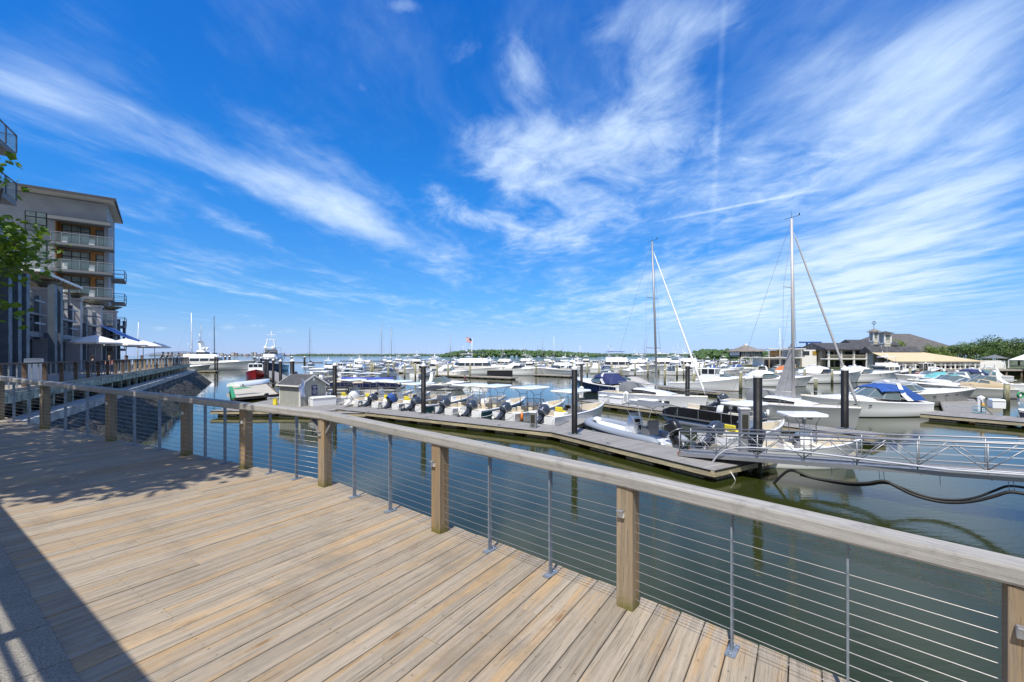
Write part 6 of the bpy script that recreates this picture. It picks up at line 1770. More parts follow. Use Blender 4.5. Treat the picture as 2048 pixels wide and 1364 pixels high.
cn = thing('canoe', 'slender pale green canoe lying across the swim float', 'canoe', plat[3].lerp(plat[2], .15) + Vector((-2.2, -1.0, .1)), math.atan2((plat[2] - plat[3]).y, (plat[2] - plat[3]).x) - .12)
m = MB(); rings = []
for k in range(11):
    t_ = k / 10; w_ = .40 * math.sin(math.pi * (.04 + .92 * t_)) ** .7; rings.append([(9 * t_, w_, .02), (9 * t_, w_ * .8, .28), (9 * t_, 0, .36), (9 * t_, -w_ * .8, .28), (9 * t_, -w_, .02)])
m.ring_loft(rings, closed=False, caps=False); m.build('hull', mat('pale_green', (.60, .66, .45), .5), cn)
dn = thing('dinghy', 'small white dinghy with a wheel-like fender moored left of the shed', 'dinghy', G(535, 804, 0), R(25))
h_ = Hull(3.2, 1.4, .45, .6, .9, .3); h_.build('hull', [M_white, M_white, M_white, M_white, M_rubber], dn); h_.deck('deck', [M_white, M_gray], dn, cock=[(.08, .85, .2)])
outboard(dn, M_black, -.1, 0, .5, 10, .7)
ly = thing('yellow_bollard', 'small yellow box at the left corner of the shed', 'box', a0 + Vector((-.25, -.3, 0)))
m = MB(); m.box((0, 0, .25), (.3, .3, .5)); m.build('body', M_yellow, ly, bevel=.03); m = MB(); m.box((0, 0, .53), (.34, .34, .05)); m.build('lid', M_yellow, ly)

# ------------------------------------------------------------------ gangway
gw = thing('gangway', 'long aluminium truss gangway sloping down to the near dock', 'gangway', (7.45, 20.3, .62))
g0 = Vector((0, 0, 0)); gd = Vector((7.45, -7.1, .80)); gl = 17.5; gd.normalize(); gn = Vector((.69, .724, 0)).normalized()
gh = 1.0; wd_ = 1.25; up_ = Vector((0, 0, 1))
m = MB(); m.beam(g0 + gn * wd_ / 2 + gd * 0, g0 + gn * wd_ / 2 + gd * gl, wd_ - .1, .05); m.build('walkway', mat('gangway_grating', (.30, .31, .32), .6, .4, .2, 10), gw)
for sname, off_ in (('near', 0), ('far', wd_)):
    o_ = g0 + gn * off_
    m = MB(); m.beam(o_ + up_ * -.02, o_ + gd * gl - up_ * .02, .05, .16); m.build('side_plate', M_alu, gw)
    m = MB()
    for hh, r_ in ((gh, .030), (gh - .13, .024), (.16, .026)): m.tube([o_ + up_ * hh + gd * .05, o_ + gd * gl + up_ * hh], r_, 8)
    m.build('chord', M_alu, gw)
    nb_ = 11; bl = gl / nb_
    for k in range(nb_ + 1): m = MB(); m.tube([o_ + gd * (bl * k + .02) - up_ * .1, o_ + gd * (bl * k + .02) + up_ * gh], .022, 6); m.build('upright', M_alu, gw)
    m = MB()
    for k in range(nb_):
        a = o_ + gd * (bl * k); m.tube([a + up_ * .16, a + gd * bl * .5 + up_ * (gh - .13)], .019, 5); m.tube([a + gd * bl * .5 + up_ * (gh - .13), a + gd * bl + up_ * .16], .019, 5)
        for hh in (.38, .60): m.tube([a + up_ * hh, a + gd * bl + up_ * hh], .006, 4)
    m.build('brace', M_alu, gw)
m = MB()
for k in range(12): m = MB(); m.beam(g0 + gd * (gl / 11 * k + .1) - up_ * .08, g0 + gn * wd_ + gd * (gl / 11 * k + .1) - up_ * .08, .06, .08); m.build('cross_beam', M_steel, gw)
m = MB(); m.box(g0 + Vector((.05, .02, .0)), (.18, .10, .14), rz=-.76); m.box(g0 + gn * wd_ + Vector((.05, .02, .0)), (.18, .10, .14), rz=-.76); m.build('roller', mat('rusty_steel', (.28, .06, .02), .8, .2, .3, 10), gw)
def gwp(u, v, off_=-.12):
    """point in the vertical plane of the gangway's near side seen at pixel u, v"""
    k = (u - 1024) / F; o_ = gw.location + gn * off_
    s_ = (k * o_.y - o_.x) / (gd.x - k * gd.y); p = o_ + gd * s_; return Vector((p.x, p.y, EYE - (v - 711) * p.y / F)) - gw.location
pts = [gwp(u, v) for u, v in ((1416, 968), (1417, 945), (1424, 925), (1436, 910), (1452, 900), (1472, 895.5), (1500, 895), (1560, 898))]
m = MB(); m.tube(pts + [g0 + gd * (gl * f) - gn * .12 + up_ * .13 for f in (.5, .75, 1)], .035, 8); m.build('conduit', mat('grey_conduit', (.45, .47, .50), .5), gw)
hz = thing('utility_hose', 'thick black utility hoses sagging below the gangway into the water', 'hose', gw.location)
for dv_, us_ in ((0, ((1536, 985), (1541, 975), (1556, 958), (1572, 944), (1584, 941), (1600, 946), (1625, 956), (1665, 962), (1700, 966), (1735, 966), (1768, 962), (1790, 972), (1820, 987), (1850, 997), (1885, 1004), (1920, 1005), (1955, 1001), (1990, 992), (2020, 984), (2060, 990))), (4, ((1600, 950), (1640, 960), (1700, 970), (1735, 970), (1768, 966), (1800, 974), (1835, 988), (1870, 997), (1915, 1000), (1955, 994), (1990, 981), (2018, 972), (2060, 977)))):
    P_ = [gwp(u, v, .15 + .02 * dv_) for u, v in us_]
    # smooth
    Q = []
    for i in range(len(P_) - 1):
        a = P_[max(0, i - 1)]; b_ = P_[i]; c = P_[i + 1]; d = P_[min(len(P_) - 1, i + 2)]
        for k in range(4):
            t_ = k / 4; Q.append(.5 * ((2 * b_) + (c - a) * t_ + (2 * a - 5 * b_ + 4 * c - d) * t_ ** 2 + (3 * b_ - a - 3 * c + d) * t_ ** 3))
    Q.append(P_[-1]); m = MB(); m.tube(Q, .048 if dv_ == 0 else .035, 8); m.build('hose', M_rubber, hz)
for (u, v0, v1) in ((1662, 930, 963), (1757, 935, 962), (1766, 935, 962), (2016, 955, 986), (2026, 955, 984), (1879, 945, 988)): m = MB(); m.tube([gwp(u, v0, .15), gwp(u + 3, v1, .15)], .011, 4); m.build('hanger_rope', M_steel, hz)
# off-frame pier that carries the upper end
pier = thing('gangway_pier', 'small timber pier carrying the upper end of the gangway, out of frame at right', 'pier', gw.location + gd * 17.4)
m = MB(); m.box((1.7, -.4, -.12), (3.4, 4, .2), rz=-.76); m.build('deck', M_dockfar, pier)
for a, b_ in ((.6, -1.2), (2.8, -1.2), (.6, .8), (2.8, .8)): m = MB(); m.tube([(a, b_, -7), (a, b_, -.2)], .15, 10); m.build('pile', M_olivewood, pier)
# landing plate under gangway end
pc = G(1440, 937, .3)
m = MB(); Q = [gwp(u, v, -.5) for u, v in ((1441, 936), (1452, 938), (1462, 945), (1469, 956), (1472, 966))]; m.tube(Q, .02, 6); m.build('conduit', M_white2, gw)
# ------------------------------------------------------------------ named middle-distance boats
def put(o, u, v, yaw): p = G(u, v, 0); o.location = (p.x, p.y, 0); o.rotation_euler = (0, 0, R(yaw)); return o
put(sailboat('white sailboat with a tall thin mast moored alone, left of the main fleet', 11, 3.6, 17.5, .09, .2, furl=False, mastm=mat('dark_mast', (.12, .12, .13), .5), group='masts over the fleet', boomcover=M_navyc, detail=False), 624, 733, -75)
put(flybridge('long white yacht with dark window band behind the centre dock', 21, 5.0, hullm=M_white, hardtop=True, topm=M_navyc), 884, 749.5, -6)
put(cruiser('sleek white express cruiser with dark side windows right of the centre dock', 12.5, 3.9, canvas=M_white, glass=M_glass, fb=2.2, fs=1.6), 1000, 750.5, -10)
put(flybridge('sportfishing yacht with two raised outriggers at centre', 13, 4.4, outrig=True, topm=M_navyc), 985, 738, -20)
put(flybridge('second sportfishing yacht with outriggers, right of centre', 13, 4.4, outrig=True), 1030, 735, -25)
put(flybridge('big multi-deck white yacht with blue bimini behind the navy cruiser', 18, 5.2, topm=M_blue), 1180, 747, -8)
put(flybridge('large white flybridge yacht right of the first mast', 16, 4.8), 1285, 742, -12)
put(flybridge('sportfishing yacht with long outriggers near the small pavilion', 15, 4.8, outrig=True, topm=M_white), 1340, 743, 10)
put(cruiser('large white cruiser with black side windows behind the second mast', 13, 4.0, canvas=M_white, glass=M_glass, fb=2.2, fs=1.6), 1590, 766, 5)
put(cruiser('white cruiser with a long bow pointing right in front of the clubhouse', 13, 3.9, canvas=M_white, glass=M_tint, fb=2.1, fs=1.5), 1672, 764, 4)
put(cruiser('white cruiser with green windshield and long bow at the far right', 11, 3.5, canvas=None, glass=M_teal), 2010, 764, 182)
put(flybridge('dark blue and white yacht just left of the red-white tug', 12, 4.0, lower=M_navy, hardtop=True), 1735, 757, 6)
put(workboat('small red tug with white wheelhouse in front of the restaurant deck', 9, 3.2, red=True, name='tugboat'), 1815, 752, 4)
put(cruiser('white cruiser with turquoise cover floating behind the taupe-covered cruiser', 10, 3.1, canvas=None, cover=mat('turquoise_cover', (.12, .42, .42), .7), arch=False), 1850, 770, 8)
for u, v, yaw, c_, lb in ((1905, 768, 185, None, 'white cruiser with radar arch, left of the three before the right deck'), (1975, 769, 186, M_navyc, 'white cruiser with navy top before the right deck'), (1950, 783, 188, None, 'white cruiser with two domes behind the large olive pile'), (1500, 757, 10, None, 'white cruiser below the white houseboat, left one'), (1548, 754, 8, M_orange, 'white cruiser with orange canvas below the white houseboat'), (2050, 785, 150, None, 'white motorboat cut off by the right edge, behind the green hose')):
    put(cruiser(lb, 11, 3.4, canvas=c_, fb=1.8), u, v, yaw)
# left yachts
put(flybridge('very large white superyacht at the left beyond the promenade', 29, 6.4, name='superyacht', mast=True, hardtop=False, big=True), 330, 740, 8)
put(cruiser('white motorboat with grey hull moored below the left superyacht', 12, 4.0, lower=M_gray, canvas=None, arch=True, fb=2.2), 345, 742, 4)
put(flybridge('white motor yacht bow-on at the end of the left yacht dock', 15, 5, topm=M_white), 404, 733, -20)
put(sailboat('dark-hulled sailboat with black mast beside the left yacht dock', 12, 3.8, 19.5, .13, .1, furl=False, mastm=M_black, hullm=M_navy, group='masts over the left yachts', detail=False), 392, 738, 3)
put(sailboat('sailboat with tall white mast in front of the left superyacht', 13, 4, 21.5, .16, .3, furl=False, mastm=M_white, group='masts over the left yachts', detail=False), 345, 737, 5)
put(sailboat('sailboat with slim grey mast between the two taller left masts', 12, 4, 18.5, .10, .2, furl=False, group='masts over the left yachts', detail=False), 370, 734, 5)
put(sailboat('sailboat whose white mast rises behind the cafe umbrellas', 13, 4, 17.5, .15, -.4, furl=False, mastm=M_white, group='masts over the left yachts', detail=False), 232, 738, 8)
put(flybridge('tall white motor yacht with navy hull and radar mast, bow towards the shore', 22, 6.4, lower=M_navy, hullm=M_white, big=True), 560, 741, -78)

# ------------------------------------------------------------------ the fleet
kinds = []
def proto(fn, look, cat, name): 
    r = fn(); kinds.append((flatten(r, name), look, cat, name))
proto(lambda: cruiser('x', 9.5, 3.2, canvas=M_white), 'white cruiser with white canvas', 'motorboat', 'cabin_cruiser')
proto(lambda: cruiser('x', 9.0, 3.1, canvas=M_navyc), 'white cruiser with navy canvas', 'motorboat', 'cabin_cruiser')
proto(lambda: cruiser('x', 10, 3.3, canvas=M_blue), 'white cruiser with blue canvas', 'motorboat', 'cabin_cruiser')
proto(lambda: cruiser('x', 9.5, 3.2, canvas=M_blackc, lower=M_navy), 'navy-hulled cruiser with black canvas', 'motorboat', 'cabin_cruiser')
proto(lambda: cruiser('x', 8.5, 3.0, canvas=None, cover=M_tanc), 'white boat under a tan cover', 'motorboat', 'covered_boat')
proto(lambda: cruiser('x', 8.5, 3.0, canvas=None, cover=M_white2, arch=False), 'boat under a full white cover', 'motorboat', 'covered_boat')
proto(lambda: flybridge('x', 12, 4.0), 'white flybridge yacht', 'yacht', 'flybridge_yacht')
proto(lambda: flybridge('x', 12.5, 4.2, topm=M_navyc), 'flybridge yacht with navy top', 'yacht', 'flybridge_yacht')
proto(lambda: flybridge('x', 13, 4.4, outrig=True), 'flybridge yacht with outriggers', 'yacht', 'flybridge_yacht')
proto(lambda: flybridge('x', 11, 3.8, hardtop=False, lower=M_ltblue), 'light blue open-bridge yacht', 'yacht', 'flybridge_yacht')
proto(lambda: workboat('x', 10, 3.3), 'white lobster boat', 'lobster boat', 'lobster_boat')
proto(lambda: open_boat('x', top='hard', L=7), 'white open boat with hard top', 'boat', 'motorboat')
proto(lambda: sailboat('x', 10.5, 3.4, 14, .08, .1, furl=False, boomcover=M_blue, detail=False), 'sailboat with blue sail cover', 'sailboat', 'sailboat')
proto(lambda: flybridge('x', 16, 5.0, topm=M_white), 'large white motor yacht', 'yacht', 'motor_yacht')
rw = [13, 9, 5, 4, 4, 5, 16, 8, 4, 3, 6, 5, 3.0, 6]
rf = random.Random(11)
rows = [(108, 655, 950, 'front'), (118, 1150, 1440, 'front right'), (133, 650, 1000, 'second'), (140, 1080, 1470, 'second right'), (158, 690, 1490, 'third'), (182, 700, 1500, 'fourth'), (212, 720, 1540, 'fifth'), (252, 740, 1560, 'sixth'), (310, 770, 1560, 'farthest')]
cnt = {}
fleet = []
for Y0, ua, ub, rn in rows:
    X = (ua - 1024) * Y0 / F; Xe = (ub - 1024) * Y0 / F
    while X < Xe:
        k = rf.choices(range(len(kinds)), rw)[0]
        if Y0 < 112 and -18 < X < 5: X += 3; continue
        fleet.append([X, Y0 + rf.uniform(-3, 3), k, rn]); X += rf.uniform(3.9, 6.6) * (1.0 if Y0 < 200 else 1.35) * (1.3 if kinds[k][2] == 'yacht' else 1)
fleet = fleet[:270]
seen = {}
for f in fleet:
    key = (f[2], f[3]); seen[key] = seen.get(key, 0) + 1
idx = {}
NUM = ['leftmost', 'second', 'third', 'fourth', 'fifth', 'sixth', 'seventh', 'eighth', 'ninth', 'tenth', 'eleventh', 'twelfth', 'thirteenth', 'fourteenth']
dirs_ = [-90, -90, 90, -60, -120, 70, -40, -150, -20]
for X, Y, k, rn in fleet:
    me, look, cat, name = kinds[k]
    o = bpy.data.objects.new(name, me); link(o)
    a = rf.choice(dirs_) + rf.uniform(-14, 14)
    s_ = rf.uniform(.74, .94)
    o.location = (X, Y, 0); o.rotation_euler = (0, 0, R(a)); o.scale = (s_, s_, s_)
    key = (k, rn); i = idx.get(key, 0); idx[key] = i + 1
    if seen[key] == 1: lb = 'the only %s in the %s fleet row' % (look, rn)
    elif i == 0: lb = 'leftmost %s in the %s fleet row' % (look, rn)
    else: lb = '%s from the left in the %s fleet row, %s' % (NUM[min(i, 13)], rn, look)
    tag(o, lb, cat, 'boats of the marina fleet, %s row' % rn)
# extra masts over the fleet (u, top v, Y)
for u, tv, Y, lb in ((763, 645, 190, 'far sailboat with the left tall white mast of the pair above the fleet'), (783, 655, 175, 'far sailboat with the leaning right mast of the left pair'), (901, 672, 150, 'far sailboat with white mast left of the wooded island'), (1085, 678, 170, 'far sailboat whose mast crosses the wooded island'), (1108, 672, 220, 'far sailboat with thin mast right of the wooded island centre'), (1221, 692, 160, 'far sailboat with short mast left of the navy cruiser canvas'), (1560, 655, 130, 'far sailboat with mast just left of the second tall mast'), (1160, 690, 260, 'far sailboat with a faint mast above the tall central pile')):
    p = Vector(((u - 1024) / F * Y, Y, 0)); hm = EYE + (711 - tv) * Y / F
    o = sailboat(lb, 11, 3.5, hm, .09, .1, furl=False, detail=False, mastm=M_alu if u % 2 else M_white, group='masts over the fleet'); a = R(rf.choice((-80, -100, -30)))
    o.rotation_euler = (0, 0, a); o.location = p - Vector((math.cos(a), math.sin(a), 0)) * 6
# small wooden piles among the fleet
k = 0
for Y0, ua, ub, rn in rows[:6]:
    for j in range(9):
        u = ua + (ub - ua) * (j + .5) / 9 + rf.uniform(-9, 9); Y = Y0 - 7; k += 1
        t = thing('wooden_pile', '%s olive pile from the left standing before the %s fleet row' % (NUM[j], rn), 'pile', ((u - 1024) / F * Y, Y, 0), group='olive piles between the fleet rows')
        m = MB(); m.tube([(0, 0, -3), (0, 0, 3.2)], .19, 8); m.build('shaft', M_olivewood, t)
        m = MB(); m.lathe((0, 0, 3.2), [(.19, -.1), (.2, 0), (.02, .05)], 8); m.build('cap', M_white2, t)
# lateral docks between rows
for Y, ua, ub, lb in ((126, 640, 1010, 'long dock behind the front fleet row'), (150, 660, 1500, 'long dock behind the second fleet row'), (198, 690, 1520, 'long dock behind the fourth fleet row'), (275, 720, 1560, 'long dock behind the sixth fleet row')):
    dock('fleet_dock', lb, [((ua - 1024) * Y / F, Y), ((ub - 1024) * Y / F, Y + 4)], 2.5, boards=False, floats=False)
# flag on a pole in the fleet
fg = thing('flag', 'small red and white flag on a pole above the long yacht', 'flag', ((944 - 1024) / F * 120, 120, 0))
m = MB(); m.tube([(0, 0, 0), (0, 0, 9.6)], .06, 6); m.build('pole', M_white, fg)
m = MB(); 
for k in range(7): m.mi(k % 2).ring_loft([[(x, .1 * math.sin(x * 3), 9.4 - k * .18 - x * .35) for x in (0, -.5, -1, -1.5)], [(x, .1 * math.sin(x * 3), 9.22 - k * .18 - x * .35) for x in (0, -.5, -1, -1.5)]], closed=False, caps=False)
m.mi(2).ring_loft([[(x, .1 * math.sin(x * 3) - .02, 9.4 - x * .35) for x in (0, -.35, -.7)], [(x, .1 * math.sin(x * 3) - .02, 8.75 - x * .35) for x in (0, -.35, -.7)]], closed=False, caps=False)
m.build('cloth', [mat('flag_red', (.5, .05, .06), .8), M_white2, M_navyc], fg)

# ------------------------------------------------------------------ right shore buildings
def bx(x0, x1, y0, y1, z0, z1, m=None):
    m = m or MB(); return m.box(((x0 + x1) / 2, (y0 + y1) / 2, (z0 + z1) / 2), (x1 - x0, y1 - y0, z1 - z0))
def ux(u, Y): return (u - 1024) * Y / F
def vz(v, Y): return EYE - (v - 711) * Y / F
M_shingle = mat('cedar_shingle_wall', (.30, .27, .22), .9, 0, .2, 3)
M_clap = mat('cream_clapboard', (.48, .46, .38), .8, 0, .1, 2)
M_roofg = mat('charcoal_shingle_roof', (.065, .065, .07), .9, 0, .3, 1.2)
M_rooft = mat('taupe_shingle_roof', (.22, .19, .16), .9, 0, .25, 1.2)
M_awn = mat('tan_awning_roof', (.58, .47, .29), .85, 0, .08, .6)
def shore_piles(t, O, x0, x1, y, z, n):
    for i in range(n):
        m = MB(); x = x0 + (x1 - x0) * i / (n - 1); m.tube([(x - O.x, y - O.y, -3), (x - O.x, y - O.y, z)], .22, 8); m.build('support_pile', M_olivewood, t)
# pavilion
Y = 150.0
pvx = ux(1491, Y); t = thing('pavilion', 'small two-storey pavilion with pyramid roof and arched openings on piles', 'pavilion', (pvx, Y, 0)); O = Vector(t.location)
zg, ze, za = vz(728, Y), vz(703, Y), vz(691, Y); hw = 3.6
m = MB(); bx(-hw, hw, -hw, hw, (zg + ze) / 2 + .3, ze - 1.2, m); 
for x in (-hw + .15, -.1, hw - .15): bx(x - .15, x + .15, -hw, -hw + .3, zg, ze, m); bx(x - .15, x + .15, hw - .3, hw, zg, ze, m)
m.build('wall', M_shingle, t)
for c in (-hw / 2, hw / 2):
    m = MB(); o_ = []
    for k in range(9): a = math.pi * k / 8; o_.append((c + 1.55 * math.cos(a), 0, zg + 1.5 + .75 * math.sin(a)))
    m.tube([(p[0], -hw - .02, p[2]) for p in [(o_[0][0], 0, zg)] + o_ + [(o_[-1][0], 0, zg)]], .10, 4); m.build('arch', M_white2, t)
    m = MB()
    for k in range(4): bx(c - 1.5 + k * .78, c - .85 + k * .78, -hw - .03, -hw + .02, ze - 1.1, ze - .15, m)
    m.build('window', M_pane, t)
m = MB(); bx(-hw, hw, -hw, hw, ze - 1.2, ze, m); m.build('upper_wall', M_white2, t)
m = MB(); m.lathe((0, 0, ze), [((hw + .8) * 1.414, -.1), ((hw + .8) * 1.414, .05), (.5, za - ze)], 4, False); ro = m.build('roof', M_rooft, t); ro.rotation_euler = (0, 0, 0)
for v in ro.data.vertices: 
    x, y = v.co.x, v.co.y; c_, s_ = math.cos(math.pi / 4), math.sin(math.pi / 4); v.co.x, v.co.y = x * c_ - y * s_, x * s_ + y * c_
m = MB(); m.box((0, 0, za - ze + .3), (.9, .9, .6)); m.build('cupola', M_white2, ro).location = (0, 0, ze)
m = MB(); bx(-hw - 1, hw + 1, -hw - 1, hw + 1, zg - .3, zg, m); m.build('deck', M_dockfar, t)
shore_piles(t, O, pvx - hw, pvx + hw, Y - hw, zg - .3, 4); shore_piles(t, O, pvx - hw, pvx + hw, Y + hw, zg - .3, 4)
# white houseboat building
Y = 132.0; x0, x1 = ux(1534, Y), ux(1600, Y); x2 = ux(1640, Y); O = Vector((x0, Y, 0)); t = thing('waterfront_house', 'white two-level dock house with wooden deck posts left of the clubhouse', 'building', O)
z0, z1, z2 = .9, vz(714.5, Y), vz(698, Y)
def L(m, a, b_, c, d, e, f): return bx(a - x0, b_ - x0, c - Y, d - Y, e, f, m)
m = L(MB(), x1, x2 - 1, Y, Y + 9, z0, z2 - .2); m.build('wall', M_white2, t)
m = L(MB(), x0 + .5, x1, Y + 2.5, Y + 9, z0, z1 - .3); m.build('lower_wall', M_white2, t)
m = L(MB(), x0 - 1.6, x1, Y - 1, Y + 9, z1 - .25, z1); m.build('upper_deck', M_white2, t)
m = L(MB(), x0 - .3, x1 + 1, Y - 1.2, Y + 9, z2 - .1, z2 + .15); m.build('roof', M_white2, t)
m = L(MB(), x0 + 3.4, x0 + 6.2, Y + 3, Y + 5, z1, z2 - .4); m.build('bar_panel', mat('orange_wood', (.50, .26, .06), .6), t)
for q in range(4): m = L(MB(), x0 + q * 3.1, x0 + q * 3.1 + .15, Y - 1, Y - .85, z1, z2 - .1); m.build('upper_post', M_white2, t)
for q in range(4): m = L(MB(), x0 + q * 3.1, x0 + q * 3.1 + .22, Y - 1, Y - .8, z0, z1 - .25); m.build('lower_post', M_palepost, t)
m = L(MB(), x0 - 1.5, x1, Y - 1.05, Y - 1, z1 + .95, z1 + 1.03); L(m, x0 - 1.5, x1, Y - 1.05, Y - 1, z1 + .45, z1 + .5); m.build('deck_rail', M_grayc, t)
m = L(MB(), x0 + .6, x1 - .2, Y + 2.42, Y + 2.49, z0 + .6, z1 - .8); m.build('window', M_glass, t)
m = L(MB(), x1 + .9, x1 + 2.7, Y - .06, Y - .01, z1 + .6, z2 - .6); m.build('window', M_glass, t)
m = L(MB(), x1 + 3.6, x1 + 5.1, Y - .06, Y - .01, z1 + .6, z2 - .6); m.build('window', mat('amber_window', (.40, .25, .05), .3), t)
m = L(MB(), x0 - 3, x2 + 1, Y - 2, Y + 9, .3, z0); m.build('base', M_dockfar, t)
# blue boat lift
Y = 170.0; O = Vector((ux(1623, Y), Y, 0)); t = thing('boat_lift', 'blue steel boat hoist standing behind the white dock house', 'boat lift', O)
hz_ = vz(693, Y)
for x in (-5.2, 5.2):
    for y in (-5, 5): m = MB(); bx(x - .3, x + .3, y - .3, y + .3, 0, hz_, m); m.build('leg', M_blue, t)
    m = MB(); bx(x - .25, x + .25, -5, 5, hz_ - .8, hz_ - .2, m); m.build('side_beam', M_blue, t)
m = MB(); bx(-5.4, 5.4, -5.3, -4.7, hz_ - .4, hz_ + .2, m); m.build('top_beam', M_blue, t); m = MB(); bx(-4.5, 3.6, -.3, .3, hz_ + 1.3, hz_ + 1.8, m); bx(-1.9, -1.4, -.3, .3, hz_, hz_ + 1.3, m); m.build('upper_beam', M_blue, t)

# clubhouse
Y = 128.0
def gable_roof(name, t, O, x0, x1, y0, y1, ze, zr, mt, axis='x', over=.7, hip=0):
    m = MB(); x0 -= O.x + over; x1 -= O.x - over; y0 -= O.y + over; y1 -= O.y - over
    if axis == 'x':
        ym = (y0 + y1) / 2
        a = [(x0, y0, ze), (x1, y0, ze), (x1, y1, ze), (x0, y1, ze), (x0 + hip, ym, zr), (x1 - hip, ym, zr)]
        vs = a + [(x, y, z - .22) for x, y, z in a]
        fs = [(0, 1, 5, 4), (2, 3, 4, 5), (1, 2, 5), (3, 0, 4), (6, 7, 1, 0), (8, 9, 3, 2), (7, 8, 2, 1), (9, 6, 0, 3), (9, 8, 7, 6)]
    else:
        xm = (x0 + x1) / 2
        a = [(x0, y0, ze), (x1, y0, ze), (x1, y1, ze), (x0, y1, ze), (xm, y0 + hip, zr), (xm, y1 - hip, zr)]
        vs = a + [(x, y, z - .22) for x, y, z in a]
        fs = [(0, 4, 5, 3), (1, 2, 5, 4), (0, 1, 4), (2, 3, 5), (6, 7, 1, 0), (8, 9, 3, 2), (7, 8, 2, 1), (9, 6, 0, 3), (9, 8, 7, 6)]
    m.add(vs, fs); return m.build(name, mt, t)
x0, x1 = ux(1655, Y), ux(1760, Y); O = Vector((x0, Y, 0)); t = thing('clubhouse', 'two-storey shingled clubhouse with charcoal roof and balconies behind the blue-canvas cruiser', 'building', O)
zd, zm, ze, zr = vz(738, Y), vz(717, Y), vz(698.5, Y), vz(684.5, Y)
def bo(m, a, b_, c, d, e, f): return bx(a - O.x, b_ - O.x, c - O.y, d - O.y, e, f, m)
m = bo(MB(), x0, x1, Y + 2.2, Y + 12, zd, ze); m.build('wall', M_shingle, t)
gable_roof('roof', t, O, x0, x1, Y, Y + 12, ze, zr, M_roofg)
m = bo(MB(), x0 - .5, x1 + .3, Y - .2, Y + 2.2, zm - .25, zm + .05); m.build('balcony', M_white2, t)
m = bo(MB(), x0 - .4, x1 + .2, Y - .15, Y - .05, zm + .9, zm + 1.02)
for q in range(46): a = x0 + (x1 - x0) * q / 45; bo(m, a, a + .06, Y - .13, Y - .07, zm + .05, zm + .92)
m.build('balcony_rail', M_clap, t)
for q in range(5): a = x0 + .2 + (x1 - x0 - .6) * q / 4; m = bo(MB(), a, a + .38, Y - .1, Y + .28, zd, ze - .1); m.build('post', M_white2, t)
for fz0, fz1 in ((zm + .3, ze - .6), (zd + .4, zm - .7)):
    for q in range(5):
        a = x0 + 1.0 + (x1 - x0 - 1) * q / 5; m = bo(MB(), a, a + 2.2, Y + 2.12, Y + 2.18, fz0, fz1); f_ = m.build('window', M_frame, t)
        m = bo(MB(), a + .12, a + 1.05, Y + 2.09, Y + 2.11, fz0 + .12, fz1 - .12); bo(m, a + 1.17, a + 2.08, Y + 2.09, Y + 2.11, fz0 + .12, fz1 - .12); m.build('pane', M_glass, f_)
m = bo(MB(), x0 - 4, ux(1800, Y), Y - 2.5, Y + 12, zd - .35, zd); m.build('deck', M_dockfar, t)
m = bo(MB(), ux(1762, Y), ux(1795, Y), Y + .6, Y + 1.6, zd, vz(716, Y)); m.build('entrance_wall', M_clap, t)
m = bo(MB(), ux(1779, Y), ux(1800, Y), Y - .2, Y + 2, zd, vz(704, Y)); m.build('wing_wall', M_clap, t)
gable_roof('wing_roof', t, O, ux(1776, Y), ux(1812, Y), Y - .2, Y + 5, vz(705, Y), vz(693, Y), M_roofg)
gable_roof('entrance_roof', t, O, ux(1748, Y), ux(1780, Y), Y - 1.5, Y + 4, vz(717, Y), vz(697, Y), M_roofg, 'y')
gable_roof('porch_roof', t, O, ux(1755, Y), ux(1774, Y), Y - 3.4, Y, vz(718, Y), vz(708.5, Y), M_white2, 'y', .3)
m = MB(); c_ = (ux(1764.5, Y) - O.x, -3.72, vz(714.5, Y)); m.ring_loft([[(c_[0] + r_ * math.cos(a), c_[1], c_[2] + r_ * math.sin(a)) for a in [2 * math.pi * k / 20 for k in range(20)]] for r_ in (.62, .50)], caps=False)
m.beam((c_[0] - .2, c_[1], c_[2] - .3), (c_[0] - .2, c_[1], c_[2] + .3), .1, .03); m.beam((c_[0] + .02, c_[1], c_[2] + .25), (c_[0] + .3, c_[1], c_[2] + .25), .1, .08); m.beam((c_[0] + .3, c_[1], c_[2] + .25), (c_[0] + .1, c_[1], c_[2] - .3), .1, .08); m.build('round_emblem', M_white2, t)
m = bo(MB(), ux(1757, Y), ux(1772, Y), Y - 3.6, Y - 3.3, zd, vz(718, Y)); m.build('porch_front', mat('porch_slate', (.10, .11, .14), .7), t)
m = bo(MB(), ux(1761, Y), ux(1768, Y), Y - 3.68, Y - 3.61, zd, vz(722, Y)); m.build('door', mat('maroon_door', (.18, .04, .05), .5), t)
for i in range(8):
    x = x0 - 3 + (ux(1800, Y) - x0 + 1) * i / 7; m = MB(); m.tube([(x - O.x, -2.2, -3), (x - O.x, -2.2, zd - .35)], .22, 8); m.build('support_pile', M_olivewood, t)
